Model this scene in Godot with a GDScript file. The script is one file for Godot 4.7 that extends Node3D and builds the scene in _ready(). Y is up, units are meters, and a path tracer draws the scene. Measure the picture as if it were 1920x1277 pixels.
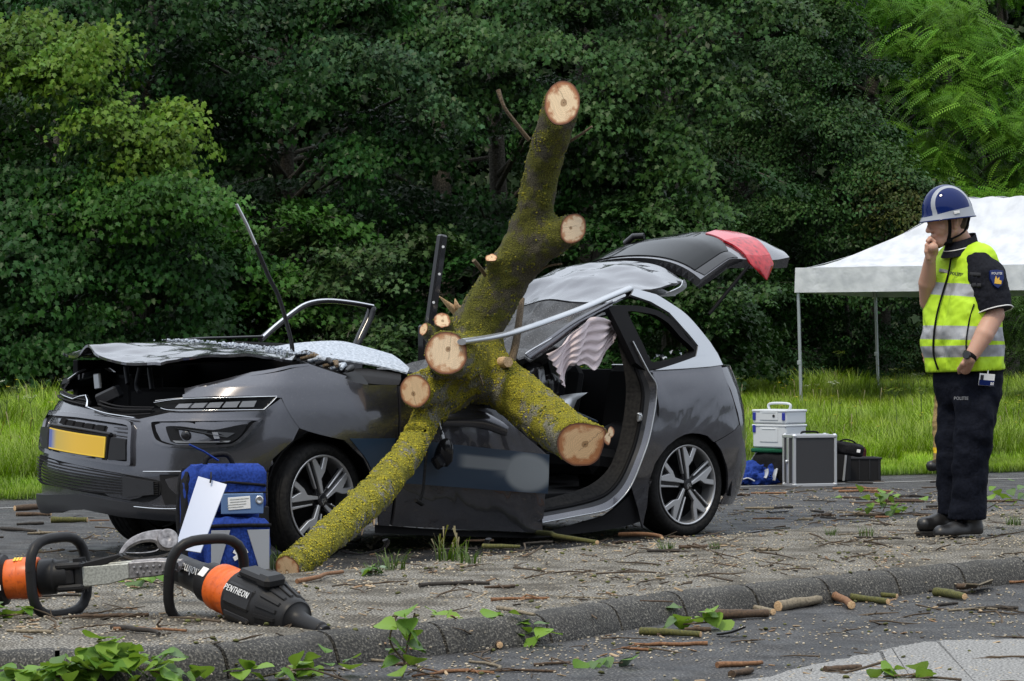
extends Node3D
# A wrecked car under a sawn tree at a roadside, built in metres: y up, the camera near the origin looks along -z.

const OUTLINE := [Vector2(3.16, -0.86), Vector2(3.4, -0.74), Vector2(3.53, -0.56), Vector2(3.6, -0.3), Vector2(3.625, 0), Vector2(3.6, 0.3), Vector2(3.53, 0.56), Vector2(3.4, 0.74), Vector2(3.16, 0.86), Vector2(2.8, 0.905), Vector2(2.1, 0.918), Vector2(1.4, 0.92), Vector2(0.6, 0.92), Vector2(0.1, 0.91), Vector2(-0.25, 0.89), Vector2(-0.48, 0.83), Vector2(-0.63, 0.71), Vector2(-0.72, 0.45), Vector2(-0.74, 0), Vector2(-0.72, -0.45)]
const WIDTHS := [Vector2(0.1, 0.92), Vector2(0.2, 0.945), Vector2(0.35, 0.975), Vector2(0.5, 0.993), Vector2(0.62, 1), Vector2(0.78, 0.997), Vector2(0.9, 0.98), Vector2(1, 0.945), Vector2(1.2, 0.865), Vector2(1.4, 0.775), Vector2(1.5, 0.72), Vector2(1.65, 0.6)]
const NOSE_IN := [Vector2(0.15, 0.05), Vector2(0.25, 0), Vector2(0.45, 0), Vector2(0.6, 0.02), Vector2(0.7, 0.05), Vector2(0.8, 0.11), Vector2(0.9, 0.2), Vector2(1, 0.36), Vector2(1.2, 0.7)]
const TAIL_IN := [Vector2(0.1, 0.12), Vector2(0.25, 0.04), Vector2(0.4, 0), Vector2(0.6, 0), Vector2(0.8, 0.03), Vector2(1, 0.1), Vector2(1.2, 0.22), Vector2(1.4, 0.36), Vector2(1.6, 0.55)]
const HATCH_TOP := [Vector2(0, 1.655), Vector2(0.3, 1.775), Vector2(0.6, 1.838), Vector2(0.85, 1.835), Vector2(1, 1.765)]
const HATCH_DROP := [Vector2(0, 0.145), Vector2(0.35, 0.14), Vector2(0.6, 0.2), Vector2(0.85, 0.19), Vector2(1, 0.1)]

var rng := RandomNumberGenerator.new()
var M := {}
var taken := {}
var island_near := []
var island_far := []


class MB:
	# collects vertices, normals, uvs, colours and triangles of one mesh
	var v := PackedVector3Array()
	var n := PackedVector3Array()
	var uv := PackedVector2Array()
	var c := PackedColorArray()
	var i := PackedInt32Array()
	var col := Color.WHITE

	func vert(p: Vector3, nn: Vector3, t := Vector2.ZERO) -> int:
		v.append(p)
		n.append(nn)
		uv.append(t)
		c.append(col)
		return v.size() - 1

	func tri(a: int, b: int, d: int) -> void:
		var g := (v[b] - v[a]).cross(v[d] - v[a])
		if g.dot(n[a] + n[b] + n[d]) > 0.0:
			i.append_array([a, d, b])
		else:
			i.append_array([a, b, d])

	func face(pts: Array, nn := Vector3.ZERO) -> void:
		# flat convex face
		var m: Vector3 = nn if nn != Vector3.ZERO else (pts[1] - pts[0]).cross(pts[2] - pts[0]).normalized()
		var first := v.size()
		for p in pts:
			vert(p, m, Vector2(p.x, p.y))
		for k in range(1, pts.size() - 1):
			tri(first, first + k, first + k + 1)

	func grid(rows: Array, centre: Variant = null, closed := false, flip := false, uv_size := Vector2.ONE) -> void:
		# smooth surface through rows of points; normals point away from centre, or towards flip's side
		var h := rows.size()
		var w: int = rows[0].size()
		var first := v.size()
		var sum := 0.0
		for y in h:
			for x in w:
				var p: Vector3 = rows[y][x]
				var xa: Vector3 = rows[y][(x - 1 + w) % w] if closed else rows[y][maxi(x - 1, 0)]
				var xb: Vector3 = rows[y][(x + 1) % w] if closed else rows[y][mini(x + 1, w - 1)]
				var ya: Vector3 = rows[maxi(y - 1, 0)][x]
				var yb: Vector3 = rows[mini(y + 1, h - 1)][x]
				var nn := (xb - xa).cross(yb - ya)
				if nn.length_squared() < 1e-16:
					var y2 := 1 if y == 0 else h - 2 if y == h - 1 else y
					var q: Vector3 = rows[y2][(x + 1) % w] if closed else rows[y2][mini(x + 1, w - 1)]
					var q2: Vector3 = rows[y2][(x - 1 + w) % w] if closed else rows[y2][maxi(x - 1, 0)]
					nn = (q - q2).cross(yb - ya)
				nn = nn.normalized()
				vert(p, nn, Vector2(float(x) / maxi(w - 1, 1), float(y) / maxi(h - 1, 1)) * uv_size)
				if centre != null:
					sum += nn.dot((p - centre).normalized())
		if sum < 0.0 or flip:
			for k in range(first, v.size()):
				n[k] = -n[k]
		for y in h - 1:
			for x in (w if closed else w - 1):
				var a := first + y * w + x
				var b := first + y * w + (x + 1) % w
				tri(a, b, b + w)
				tri(a, b + w, a + w)

	func sheet(rows: Array, thick: float, centre: Variant = null, flip := false) -> void:
		# a grid with thickness: outer face, inner face and rim
		var f := v.size()
		grid(rows, centre, false, flip)
		var h := rows.size()
		var w: int = rows[0].size()
		var inner := []
		for y in h:
			var r := PackedVector3Array()
			for x in w:
				r.append(v[f + y * w + x] - n[f + y * w + x] * thick)
			inner.append(r)
		var f2 := v.size()
		for y in h:
			for x in w:
				vert(inner[y][x], -n[f + y * w + x], uv[f + y * w + x])
		for y in h - 1:
			for x in w - 1:
				var a := f2 + y * w + x
				tri(a, a + 1, a + 1 + w)
				tri(a, a + 1 + w, a + w)
		var loop := []
		for x in w:
			loop.append(x)
		for y in range(1, h):
			loop.append(y * w + w - 1)
		for x in range(w - 2, -1, -1):
			loop.append((h - 1) * w + x)
		for y in range(h - 2, 0, -1):
			loop.append(y * w)
		var mid := Vector3.ZERO
		for k in loop:
			mid += v[f + k] / loop.size()
		for k in loop.size():
			var a: int = loop[k]
			var b: int = loop[(k + 1) % loop.size()]
			var pa := v[f + a]
			var pb := v[f + b]
			var nn := (pb - pa).cross(n[f + a])
			if nn.length_squared() < 1e-14:
				continue
			nn = nn.normalized()
			if nn.dot(pa - mid) < 0:
				nn = -nn
			face([pa, pb, v[f2 + b], v[f2 + a]], nn)

	func tube(pts: Array, radii: Variant, sides := 8, capped := true, squash := 1.0, up := Vector3.UP) -> void:
		var rows := []
		var k := pts.size()
		var side := Vector3.ZERO
		for j in k:
			var t: Vector3 = (pts[mini(j + 1, k - 1)] - pts[maxi(j - 1, 0)]).normalized()
			if side == Vector3.ZERO:
				side = t.cross(up)
				if side.length() < 0.05:
					side = t.cross(Vector3.RIGHT)
			side = (side - t * side.dot(t)).normalized()
			var up2 := side.cross(t)
			var r: float = radii[j] if radii is Array or radii is PackedFloat32Array else radii
			var row := PackedVector3Array()
			for s in sides:
				var a := TAU * s / sides
				row.append(pts[j] + side * cos(a) * r + up2 * sin(a) * r * squash)
			rows.append(row)
		var f := v.size()
		grid(rows, null, true)
		var mid: Vector3 = pts[0]
		var sum := 0.0
		for s in sides:
			sum += n[f + s].dot(v[f + s] - mid)
		if sum < 0:
			for q in range(f, v.size()):
				n[q] = -n[q]
			for q in range(0, 0):
				pass
			_rewind(f)
		if capped:
			var d0: Vector3 = (pts[0] - pts[1]).normalized()
			var d1: Vector3 = (pts[k - 1] - pts[k - 2]).normalized()
			face(Array(rows[0]), d0)
			face(Array(rows[k - 1]), d1)

	func _rewind(from_vertex: int) -> void:
		for q in range(0, i.size(), 3):
			if i[q] >= from_vertex:
				var t := i[q + 1]
				i[q + 1] = i[q + 2]
				i[q + 2] = t

	func box(xf: Transform3D, size: Vector3, bevel := 0.004) -> void:
		# chamfered box
		var h := size / 2
		var b := minf(bevel, minf(h.x, minf(h.y, h.z)) * 0.9)
		var q := {}
		for sx in [-1, 1]:
			for sy in [-1, 1]:
				for sz in [-1, 1]:
					var s := Vector3(sx, sy, sz)
					q[[sx, sy, sz, 0]] = xf * (s * Vector3(h.x, h.y - b, h.z - b))
					q[[sx, sy, sz, 1]] = xf * (s * Vector3(h.x - b, h.y, h.z - b))
					q[[sx, sy, sz, 2]] = xf * (s * Vector3(h.x - b, h.y - b, h.z))
		var bs := xf.basis
		for s in [-1, 1]:
			face([q[[s, -1, -1, 0]], q[[s, 1, -1, 0]], q[[s, 1, 1, 0]], q[[s, -1, 1, 0]]], (bs * Vector3(s, 0, 0)).normalized())
			face([q[[-1, s, -1, 1]], q[[1, s, -1, 1]], q[[1, s, 1, 1]], q[[-1, s, 1, 1]]], (bs * Vector3(0, s, 0)).normalized())
			face([q[[-1, -1, s, 2]], q[[1, -1, s, 2]], q[[1, 1, s, 2]], q[[-1, 1, s, 2]]], (bs * Vector3(0, 0, s)).normalized())
			for r in [-1, 1]:
				face([q[[s, r, -1, 0]], q[[s, r, 1, 0]], q[[s, r, 1, 1]], q[[s, r, -1, 1]]], (bs * Vector3(s, r, 0)).normalized())
				face([q[[-1, s, r, 1]], q[[1, s, r, 1]], q[[1, s, r, 2]], q[[-1, s, r, 2]]], (bs * Vector3(0, s, r)).normalized())
				face([q[[s, -1, r, 0]], q[[s, 1, r, 0]], q[[s, 1, r, 2]], q[[s, -1, r, 2]]], (bs * Vector3(s, 0, r)).normalized())
				for t in [-1, 1]:
					face([q[[s, r, t, 0]], q[[s, r, t, 1]], q[[s, r, t, 2]]], (bs * Vector3(s, r, t)).normalized())

	func lathe(profile: Array, xf := Transform3D.IDENTITY, sides := 24) -> void:
		# profile of Vector2(radius, height) turned round the y axis; hard corners where a point is given twice
		var start := 0
		for k in range(1, profile.size() + 1):
			if k == profile.size() or profile[k].is_equal_approx(profile[k - 1]):
				var rows := []
				for j in range(start, k):
					var row := PackedVector3Array()
					for s in sides:
						var a := TAU * s / sides
						row.append(xf * Vector3(cos(a) * profile[j].x, profile[j].y, sin(a) * profile[j].x))
					rows.append(row)
				if rows.size() > 1:
					var f := v.size()
					grid(rows, null, true)
					var p0: Vector2 = profile[start]
					var p1: Vector2 = profile[k - 1]
					# outward is to the right of the way the profile runs
					var want := Vector2(p1.y - p0.y, p0.x - p1.x).normalized()
					var got := 0.0
					for q in range(f, v.size()):
						var axis_dir := (v[q] - xf * Vector3(0, (xf.affine_inverse() * v[q]).y, 0))
						got += n[q].dot(axis_dir.normalized()) * want.x + n[q].dot(xf.basis.y.normalized()) * want.y
					if got < 0:
						for q in range(f, v.size()):
							n[q] = -n[q]
						_rewind(f)
				start = k

	func extrude(poly: PackedVector2Array, depth: float, xf := Transform3D.IDENTITY, bevel := 0.0) -> void:
		# a polygon in xy, from z = 0 back to z = -depth, with a bevelled front edge
		var k := poly.size()
		var area := 0.0
		for j in k:
			area += poly[j].cross(poly[(j + 1) % k])
		var front := PackedVector2Array()
		for j in k:
			var a := (poly[j] - poly[(j - 1 + k) % k]).normalized()
			var b := (poly[(j + 1) % k] - poly[j]).normalized()
			var m := Vector2(-(a + b).y, (a + b).x).normalized() * signf(area)
			front.append(poly[j] + m * bevel / maxf(0.4, absf(m.dot(Vector2(-a.y, a.x)))))
		var ids := Geometry2D.triangulate_polygon(front)
		for side in 2:
			var f := v.size()
			var nn := (xf.basis * Vector3(0, 0, 1 - 2 * side)).normalized()
			for j in k:
				var p := front[j] if side == 0 else poly[j]
				vert(xf * Vector3(p.x, p.y, -depth * side), nn, p)
			for j in range(0, ids.size(), 3):
				tri(f + ids[j], f + ids[j + 1], f + ids[j + 2])
		for j in k:
			var p := poly[j]
			var q := poly[(j + 1) % k]
			var o := Vector2(q.y - p.y, p.x - q.x) * signf(area)
			var nn := (xf.basis * Vector3(o.x, o.y, 0)).normalized()
			face([xf * Vector3(p.x, p.y, -bevel), xf * Vector3(q.x, q.y, -bevel), xf * Vector3(q.x, q.y, -depth), xf * Vector3(p.x, p.y, -depth)], nn)
			if bevel > 0.0:
				var pf := front[j]
				var qf := front[(j + 1) % k]
				face([xf * Vector3(p.x, p.y, -bevel), xf * Vector3(q.x, q.y, -bevel), xf * Vector3(qf.x, qf.y, 0), xf * Vector3(pf.x, pf.y, 0)], (nn + xf.basis.z.normalized()).normalized())

	func mesh() -> ArrayMesh:
		var m := ArrayMesh.new()
		if i.size() < 3:
			return m
		var a := []
		a.resize(Mesh.ARRAY_MAX)
		a[Mesh.ARRAY_VERTEX] = v
		a[Mesh.ARRAY_NORMAL] = n
		a[Mesh.ARRAY_TEX_UV] = uv
		a[Mesh.ARRAY_COLOR] = c
		a[Mesh.ARRAY_INDEX] = i
		m.add_surface_from_arrays(Mesh.PRIMITIVE_TRIANGLES, a)
		return m


class Field:
	# a distance field on a sparse grid: smooth union of tapered capsules, meshed with surface nets
	var cell := 0.012
	var blend := 0.03
	var d := {}
	var cuts := []          # planes: what lies in front of a plane is cut away
	var warped := false
	var warp_noise: FastNoiseLite
	var warp_size := 0.0

	func bone(a: Vector3, b: Vector3, ra: float, rb: float, flat := Vector3.ONE, k := -1.0) -> void:
		var kk := blend if k < 0 else k
		var pad := maxf(ra, rb) + cell * 3 + maxf(kk, blend)
		var pad3 := Vector3(pad, pad, pad)
		var ab := (b - a)
		var l2 := maxf(ab.length_squared(), 1e-9)
		var runs := maxi(1, int(ab.length() / maxf(0.2, pad)))
		for run in runs:
			var t0 := float(run) / runs - (9.0 if run == 0 else 0.0)
			var t1 := float(run + 1) / runs + (9.0 if run == runs - 1 else 0.0)
			var pa := a + ab * float(run) / runs
			var pb := a + ab * float(run + 1) / runs
			var lo := Vector3i(((pa.min(pb) - pad3) / cell).floor())
			var hi := Vector3i(((pa.max(pb) + pad3) / cell).ceil())
			for x in range(lo.x, hi.x + 1):
				for y in range(lo.y, hi.y + 1):
					for z in range(lo.z, hi.z + 1):
						var p := Vector3(x, y, z) * cell
						var t := (p - a).dot(ab) / l2
						if t < t0 or t >= t1:
							continue
						t = clampf(t, 0.0, 1.0)
						var e := ((p - a - ab * t) / flat).length() - lerpf(ra, rb, t)
						if e > pad:
							continue
						var key := Vector3i(x, y, z)
						if d.has(key):
							var o: float = d[key]
							var h := maxf(kk - absf(o - e), 0.0) / maxf(kk, 1e-6)
							d[key] = minf(o, e) - h * h * kk * 0.25
						else:
							d[key] = e

	func chain(pts: Array, radii: Array, k := -1.0) -> void:
		# a bent limb: its pieces meet without swelling, then it blends into the rest
		var rest := d
		d = {}
		for j in pts.size() - 1:
			bone(pts[j], pts[j + 1], radii[j], radii[j + 1], Vector3.ONE, 0.004)
		var limb := d
		d = rest
		var kk := blend if k < 0 else k
		for key in limb:
			var e: float = limb[key]
			if d.has(key):
				var o: float = d[key]
				var h := maxf(kk - absf(o - e), 0.0) / maxf(kk, 1e-6)
				d[key] = minf(o, e) - h * h * kk * 0.25
			else:
				d[key] = e

	func reach(from: Vector3, dir: Vector3, most := 0.5) -> float:
		# how far the surface lies from a point inside
		var s := 0.0
		var before: float = d.get(Vector3i((from / cell).round()), 1.0)
		while s < most:
			s += cell * 0.5
			var e: float = d.get(Vector3i(((from + dir * s) / cell).round()), 1.0)
			if e > 0.0:
				return s - cell * 0.5 * clampf(e / maxf(e - before, 1e-6), 0.0, 1.0)
			before = e
		return most

	func hit(near: Vector3, far: Vector3) -> Vector3:
		# the first point on the surface on the way from near to far
		var steps := int(near.distance_to(far) / (cell * 0.4)) + 1
		var before: float = 1.0
		for k in steps + 1:
			var p := near.lerp(far, float(k) / steps)
			var e: float = d.get(Vector3i((p / cell).round()), 1.0)
			if e <= 0.0:
				return p
			before = e
		return near.lerp(far, 0.5)

	func facing(p: Vector3) -> Vector3:
		var g := Vector3.ZERO
		for ax in [Vector3i(1, 0, 0), Vector3i(0, 1, 0), Vector3i(0, 0, 1)]:
			var k := Vector3i((p / cell).round())
			g += Vector3(ax) * (float(d.get(k + ax * 2, cell * 3)) - float(d.get(k - ax * 2, cell * 3)))
		return g.normalized()

	func cut(at: Vector3, towards: Vector3, reach := 100.0) -> void:
		cuts.append([at, towards.normalized(), reach])

	func build(mb: MB, tint: Variant = null) -> void:
		var big := cell * 3
		if cuts.size() or warped:
			for key in d:
				var p := Vector3(key) * cell
				var e: float = d[key]
				if warped and absf(e) < cell * 4:
					e += warp_noise.get_noise_3dv(p) * warp_size
				for q in cuts:
					if p.distance_squared_to(q[0]) < q[2] * q[2]:
						e = maxf(e, (p - q[0]).dot(q[1]))
				d[key] = e
		var at := {}
		var corners := [Vector3i(0, 0, 0), Vector3i(1, 0, 0), Vector3i(0, 1, 0), Vector3i(1, 1, 0), Vector3i(0, 0, 1), Vector3i(1, 0, 1), Vector3i(0, 1, 1), Vector3i(1, 1, 1)]
		var edges := [[0, 1], [2, 3], [4, 5], [6, 7], [0, 2], [1, 3], [4, 6], [5, 7], [0, 4], [1, 5], [2, 6], [3, 7]]
		for key in d:
			if absf(d[key]) > cell * 2.5:
				continue
			var vals := PackedFloat32Array()
			var pos := 0
			for o in corners:
				var e: float = d.get(key + o, big)
				vals.append(e)
				if e < 0:
					pos += 1
			if pos == 0 or pos == 8:
				continue
			var sum := Vector3.ZERO
			var k := 0
			for e in edges:
				var va := vals[e[0]]
				var vb := vals[e[1]]
				if (va < 0) != (vb < 0):
					sum += Vector3(corners[e[0]]).lerp(Vector3(corners[e[1]]), va / (va - vb))
					k += 1
			var local := sum / k
			var g := Vector3(vals[1] + vals[3] + vals[5] + vals[7] - vals[0] - vals[2] - vals[4] - vals[6], vals[2] + vals[3] + vals[6] + vals[7] - vals[0] - vals[1] - vals[4] - vals[5], vals[4] + vals[5] + vals[6] + vals[7] - vals[0] - vals[1] - vals[2] - vals[3])
			var p := (Vector3(key) + local) * cell
			if tint != null:
				mb.col = tint.call(p, g.normalized())
			at[key] = mb.vert(p, g.normalized(), Vector2(p.x, p.y))
		var axes := [Vector3i(1, 0, 0), Vector3i(0, 1, 0), Vector3i(0, 0, 1)]
		for key in at:
			var va: float = d.get(key, big)
			for ax in 3:
				var vb: float = d.get(key + axes[ax], big)
				if (va < 0) == (vb < 0):
					continue
				var p1: Vector3i = axes[(ax + 1) % 3]
				var p2: Vector3i = axes[(ax + 2) % 3]
				var k1: Vector3i = key - p1
				var k2: Vector3i = key - p2
				var k3: Vector3i = key - p1 - p2
				if at.has(k1) and at.has(k2) and at.has(k3):
					mb.tri(at[key], at[k1], at[k3])
					mb.tri(at[key], at[k3], at[k2])


func split_mesh(src: MB, f: Variant) -> Array:
	# parts a mesh exactly where f(vertex) changes sign: [below zero, the rest]
	var out := [MB.new(), MB.new()]
	var map := [{}, {}]
	var val := PackedFloat32Array()
	for p in src.v:
		val.append(f.call(p))
	for q in range(0, src.i.size(), 3):
		var ids := [src.i[q], src.i[q + 1], src.i[q + 2]]
		for s in 2:
			var sg := 1.0 if s == 0 else -1.0
			var keep := []
			for k in 3:
				var a: int = ids[k]
				var b: int = ids[(k + 1) % 3]
				var ea := val[a] * sg
				var eb := val[b] * sg
				if ea <= 0:
					keep.append([a, a, 0.0])
				if (ea < 0 and eb > 0) or (ea > 0 and eb < 0):
					keep.append([a, b, ea / (ea - eb)])
			if keep.size() < 3:
				continue
			var got := []
			for e in keep:
				var key := Vector3(mini(e[0], e[1]), maxi(e[0], e[1]), snappedf(e[2] if e[0] <= e[1] else 1.0 - e[2], 0.001))
				if not map[s].has(key):
					out[s].col = src.c[e[0]]
					map[s][key] = out[s].vert(src.v[e[0]].lerp(src.v[e[1]], e[2]), src.n[e[0]].lerp(src.n[e[1]], e[2]).normalized(), src.uv[e[0]].lerp(src.uv[e[1]], e[2]))
				got.append(map[s][key])
			for k in range(1, got.size() - 1):
				out[s].tri(got[0], got[k], got[k + 1])
	return out


func numbered(called: String, parent: Node) -> String:
	var key := "%d/%s" % [parent.get_instance_id(), called]
	var k: int = taken.get(key, 0)
	taken[key] = k + 1
	return called if k == 0 else "%s_%03d" % [called, k]


func tag(o: Node3D, label := "", category := "", group := "", kind := "") -> Node3D:
	if label:
		o.set_meta("label", label)
	if category:
		o.set_meta("category", category)
	if group:
		o.set_meta("group", group)
	if kind:
		o.set_meta("kind", kind)
	return o


func thing(called: String, label: String, category: String, at := Vector3.ZERO, turn := 0.0, group := "") -> Node3D:
	var o := Node3D.new()
	o.name = numbered(called, self)
	add_child(o, true)
	o.position = at
	o.rotation.y = turn
	return tag(o, label, category, group)


func obj(called: String, m: Variant, material: Material, parent: Node = self) -> MeshInstance3D:
	var o := MeshInstance3D.new()
	o.name = numbered(called, parent)
	o.mesh = m.mesh() if m is MB else m
	o.material_override = material
	parent.add_child(o, true)
	return o


func scatter(called: String, m: Variant, material: Material, places: Array, tints: Array, parent: Node = self) -> MultiMeshInstance3D:
	var mm := MultiMesh.new()
	mm.transform_format = MultiMesh.TRANSFORM_3D
	mm.use_colors = tints.size() > 0
	mm.mesh = m.mesh() if m is MB else m
	mm.instance_count = places.size()
	for k in places.size():
		mm.set_instance_transform(k, places[k])
		if tints.size():
			mm.set_instance_color(k, tints[k])
	var o := MultiMeshInstance3D.new()
	o.name = numbered(called, parent)
	o.multimesh = mm
	o.material_override = material
	parent.add_child(o, true)
	o.set_meta("kind", "stuff")
	return o


func lin(r: float, g: float, b: float, a := 1.0) -> Color:
	return Color(r, g, b, a).linear_to_srgb()


func mat(color: Color, rough := 0.6, metal := 0.0) -> StandardMaterial3D:
	# color is a linear base colour
	var m := StandardMaterial3D.new()
	m.albedo_color = Color(color.r, color.g, color.b).linear_to_srgb()
	m.roughness = rough
	m.metallic = metal
	m.cull_mode = BaseMaterial3D.CULL_DISABLED
	return m


func noise(freq: float, seed_ := 1, octaves := 4, kind := FastNoiseLite.TYPE_SIMPLEX_SMOOTH) -> FastNoiseLite:
	var n := FastNoiseLite.new()
	n.seed = seed_
	n.frequency = freq
	n.noise_type = kind
	n.fractal_octaves = octaves
	return n


func ramp_image(n: FastNoiseLite, size: int, stops: Array) -> Image:
	# stops: [position, linear Color]; a seamless noise picture run through a ramp
	var src := n.get_seamless_image(size, size, false, false, 0.15)
	src.convert(Image.FORMAT_L8)
	var bytes := src.get_data()
	var lut := PackedByteArray()
	for k in 256:
		var x := k / 255.0
		var col: Color = stops[0][1]
		for s in stops.size() - 1:
			if x >= stops[s][0]:
				col = stops[s][1].lerp(stops[s + 1][1], clampf((x - stops[s][0]) / maxf(stops[s + 1][0] - stops[s][0], 1e-4), 0.0, 1.0))
		var q := Color(col.r, col.g, col.b).linear_to_srgb()
		lut.append_array([int(clampf(q.r, 0, 1) * 255), int(clampf(q.g, 0, 1) * 255), int(clampf(q.b, 0, 1) * 255)])
	var out := PackedByteArray()
	out.resize(size * size * 3)
	for k in size * size:
		var b := bytes[k] * 3
		out[k * 3] = lut[b]
		out[k * 3 + 1] = lut[b + 1]
		out[k * 3 + 2] = lut[b + 2]
	return Image.create_from_data(size, size, false, Image.FORMAT_RGB8, out)


func ramp_tex(n: FastNoiseLite, size: int, stops: Array) -> ImageTexture:
	return ImageTexture.create_from_image(ramp_image(n, size, stops))


func grey_tex(n: FastNoiseLite, size: int, lo := 0.0, hi := 1.0) -> ImageTexture:
	# a height or roughness map, values as they are
	var g := func(x: float) -> Color: return Color(x, x, x).srgb_to_linear()
	return ramp_tex(n, size, [[0.0, g.call(lo)], [1.0, g.call(hi)]])


func triplanar(m: StandardMaterial3D, tile: float, world := true) -> StandardMaterial3D:
	m.uv1_triplanar = true
	m.uv1_world_triplanar = world
	m.uv1_scale = Vector3.ONE / tile
	return m


func smoothed(pts: Array, per := 6) -> Array:
	var out := []
	for k in pts.size() - 1:
		for s in per:
			var a = pts[maxi(k - 1, 0)]
			var b = pts[k]
			var c2 = pts[k + 1]
			var e = pts[mini(k + 2, pts.size() - 1)]
			out.append(b.cubic_interpolate(c2, a, e, float(s) / per))
	out.append(pts[-1])
	return out


func even(pts: Array, count: int) -> Array:
	# the polyline resampled to count points
	var total := 0.0
	var runs := [0.0]
	for k in pts.size() - 1:
		total += (pts[k + 1] - pts[k]).length()
		runs.append(total)
	var out := []
	var k := 0
	for j in count:
		var s := total * j / (count - 1)
		while k < pts.size() - 2 and runs[k + 1] < s:
			k += 1
		out.append(pts[k].lerp(pts[k + 1], clampf((s - runs[k]) / maxf(runs[k + 1] - runs[k], 1e-9), 0.0, 1.0)))
	return out


func placed(at: Vector3, turn := Vector3.ZERO, size := Vector3.ONE) -> Transform3D:
	return Transform3D(Basis.from_euler(turn).scaled_local(size), at)


func letters(text: String, height: float, depth: float, material: Material, parent: Node, xf: Transform3D, called := "lettering", bold := false) -> MeshInstance3D:
	var t := TextMesh.new()
	t.text = text
	var f := SystemFont.new()
	f.font_names = ["Droid Sans"]
	f.font_weight = 700 if bold else 400
	t.font = f
	t.font_size = 64
	t.pixel_size = height / 46.0
	t.depth = depth
	t.curve_step = 4.0
	var o := obj(called, t, material, parent)
	o.transform = xf
	return o

func _ready() -> void:
	rng.seed = 20240
	# camera
	var cam := Camera3D.new()
	cam.name = "camera"
	add_child(cam)
	cam.position = Vector3(0, 1.05, 0)
	cam.rotation_degrees.x = 0.3250
	cam.fov = 14.0004
	cam.near = 0.1
	cam.far = 400.0
	# sky, a bright overcast day
	var env := Environment.new()
	env.background_mode = Environment.BG_SKY
	var sky := Sky.new()
	var sm := ProceduralSkyMaterial.new()
	sm.sky_top_color = Color(0.93, 0.96, 1.0)
	sm.sky_horizon_color = Color(0.58, 0.61, 0.65)
	sm.sky_curve = 0.6
	sm.ground_bottom_color = Color(0.16, 0.17, 0.15)
	sm.ground_horizon_color = Color(0.34, 0.36, 0.34)
	sm.sky_energy_multiplier = 1.15
	sky.sky_material = sm
	env.sky = sky
	env.background_energy_multiplier = 1.0
	env.tonemap_mode = Environment.TONE_MAPPER_LINEAR
	env.tonemap_exposure = 1.45
	env.sdfgi_enabled = true
	env.ssao_enabled = true
	env.ssil_enabled = true
	var we := WorldEnvironment.new()
	we.name = "world_environment"
	we.environment = env
	add_child(we)
	var sun := DirectionalLight3D.new()
	sun.name = "sun"
	sun.light_energy = 0.5
	sun.light_color = Color(1.0, 0.95, 0.86)
	sun.light_angular_distance = 10.0
	sun.shadow_enabled = true
	add_child(sun)
	sun.rotation_degrees = Vector3(-60, -28, 0)
	make_materials()
	ground_and_roads()
	verge_grass()
	trees()
	wreck()
	fallen_tree()
	rescue_gear()
	people()
	tent_and_cases()
	debris()


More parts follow.
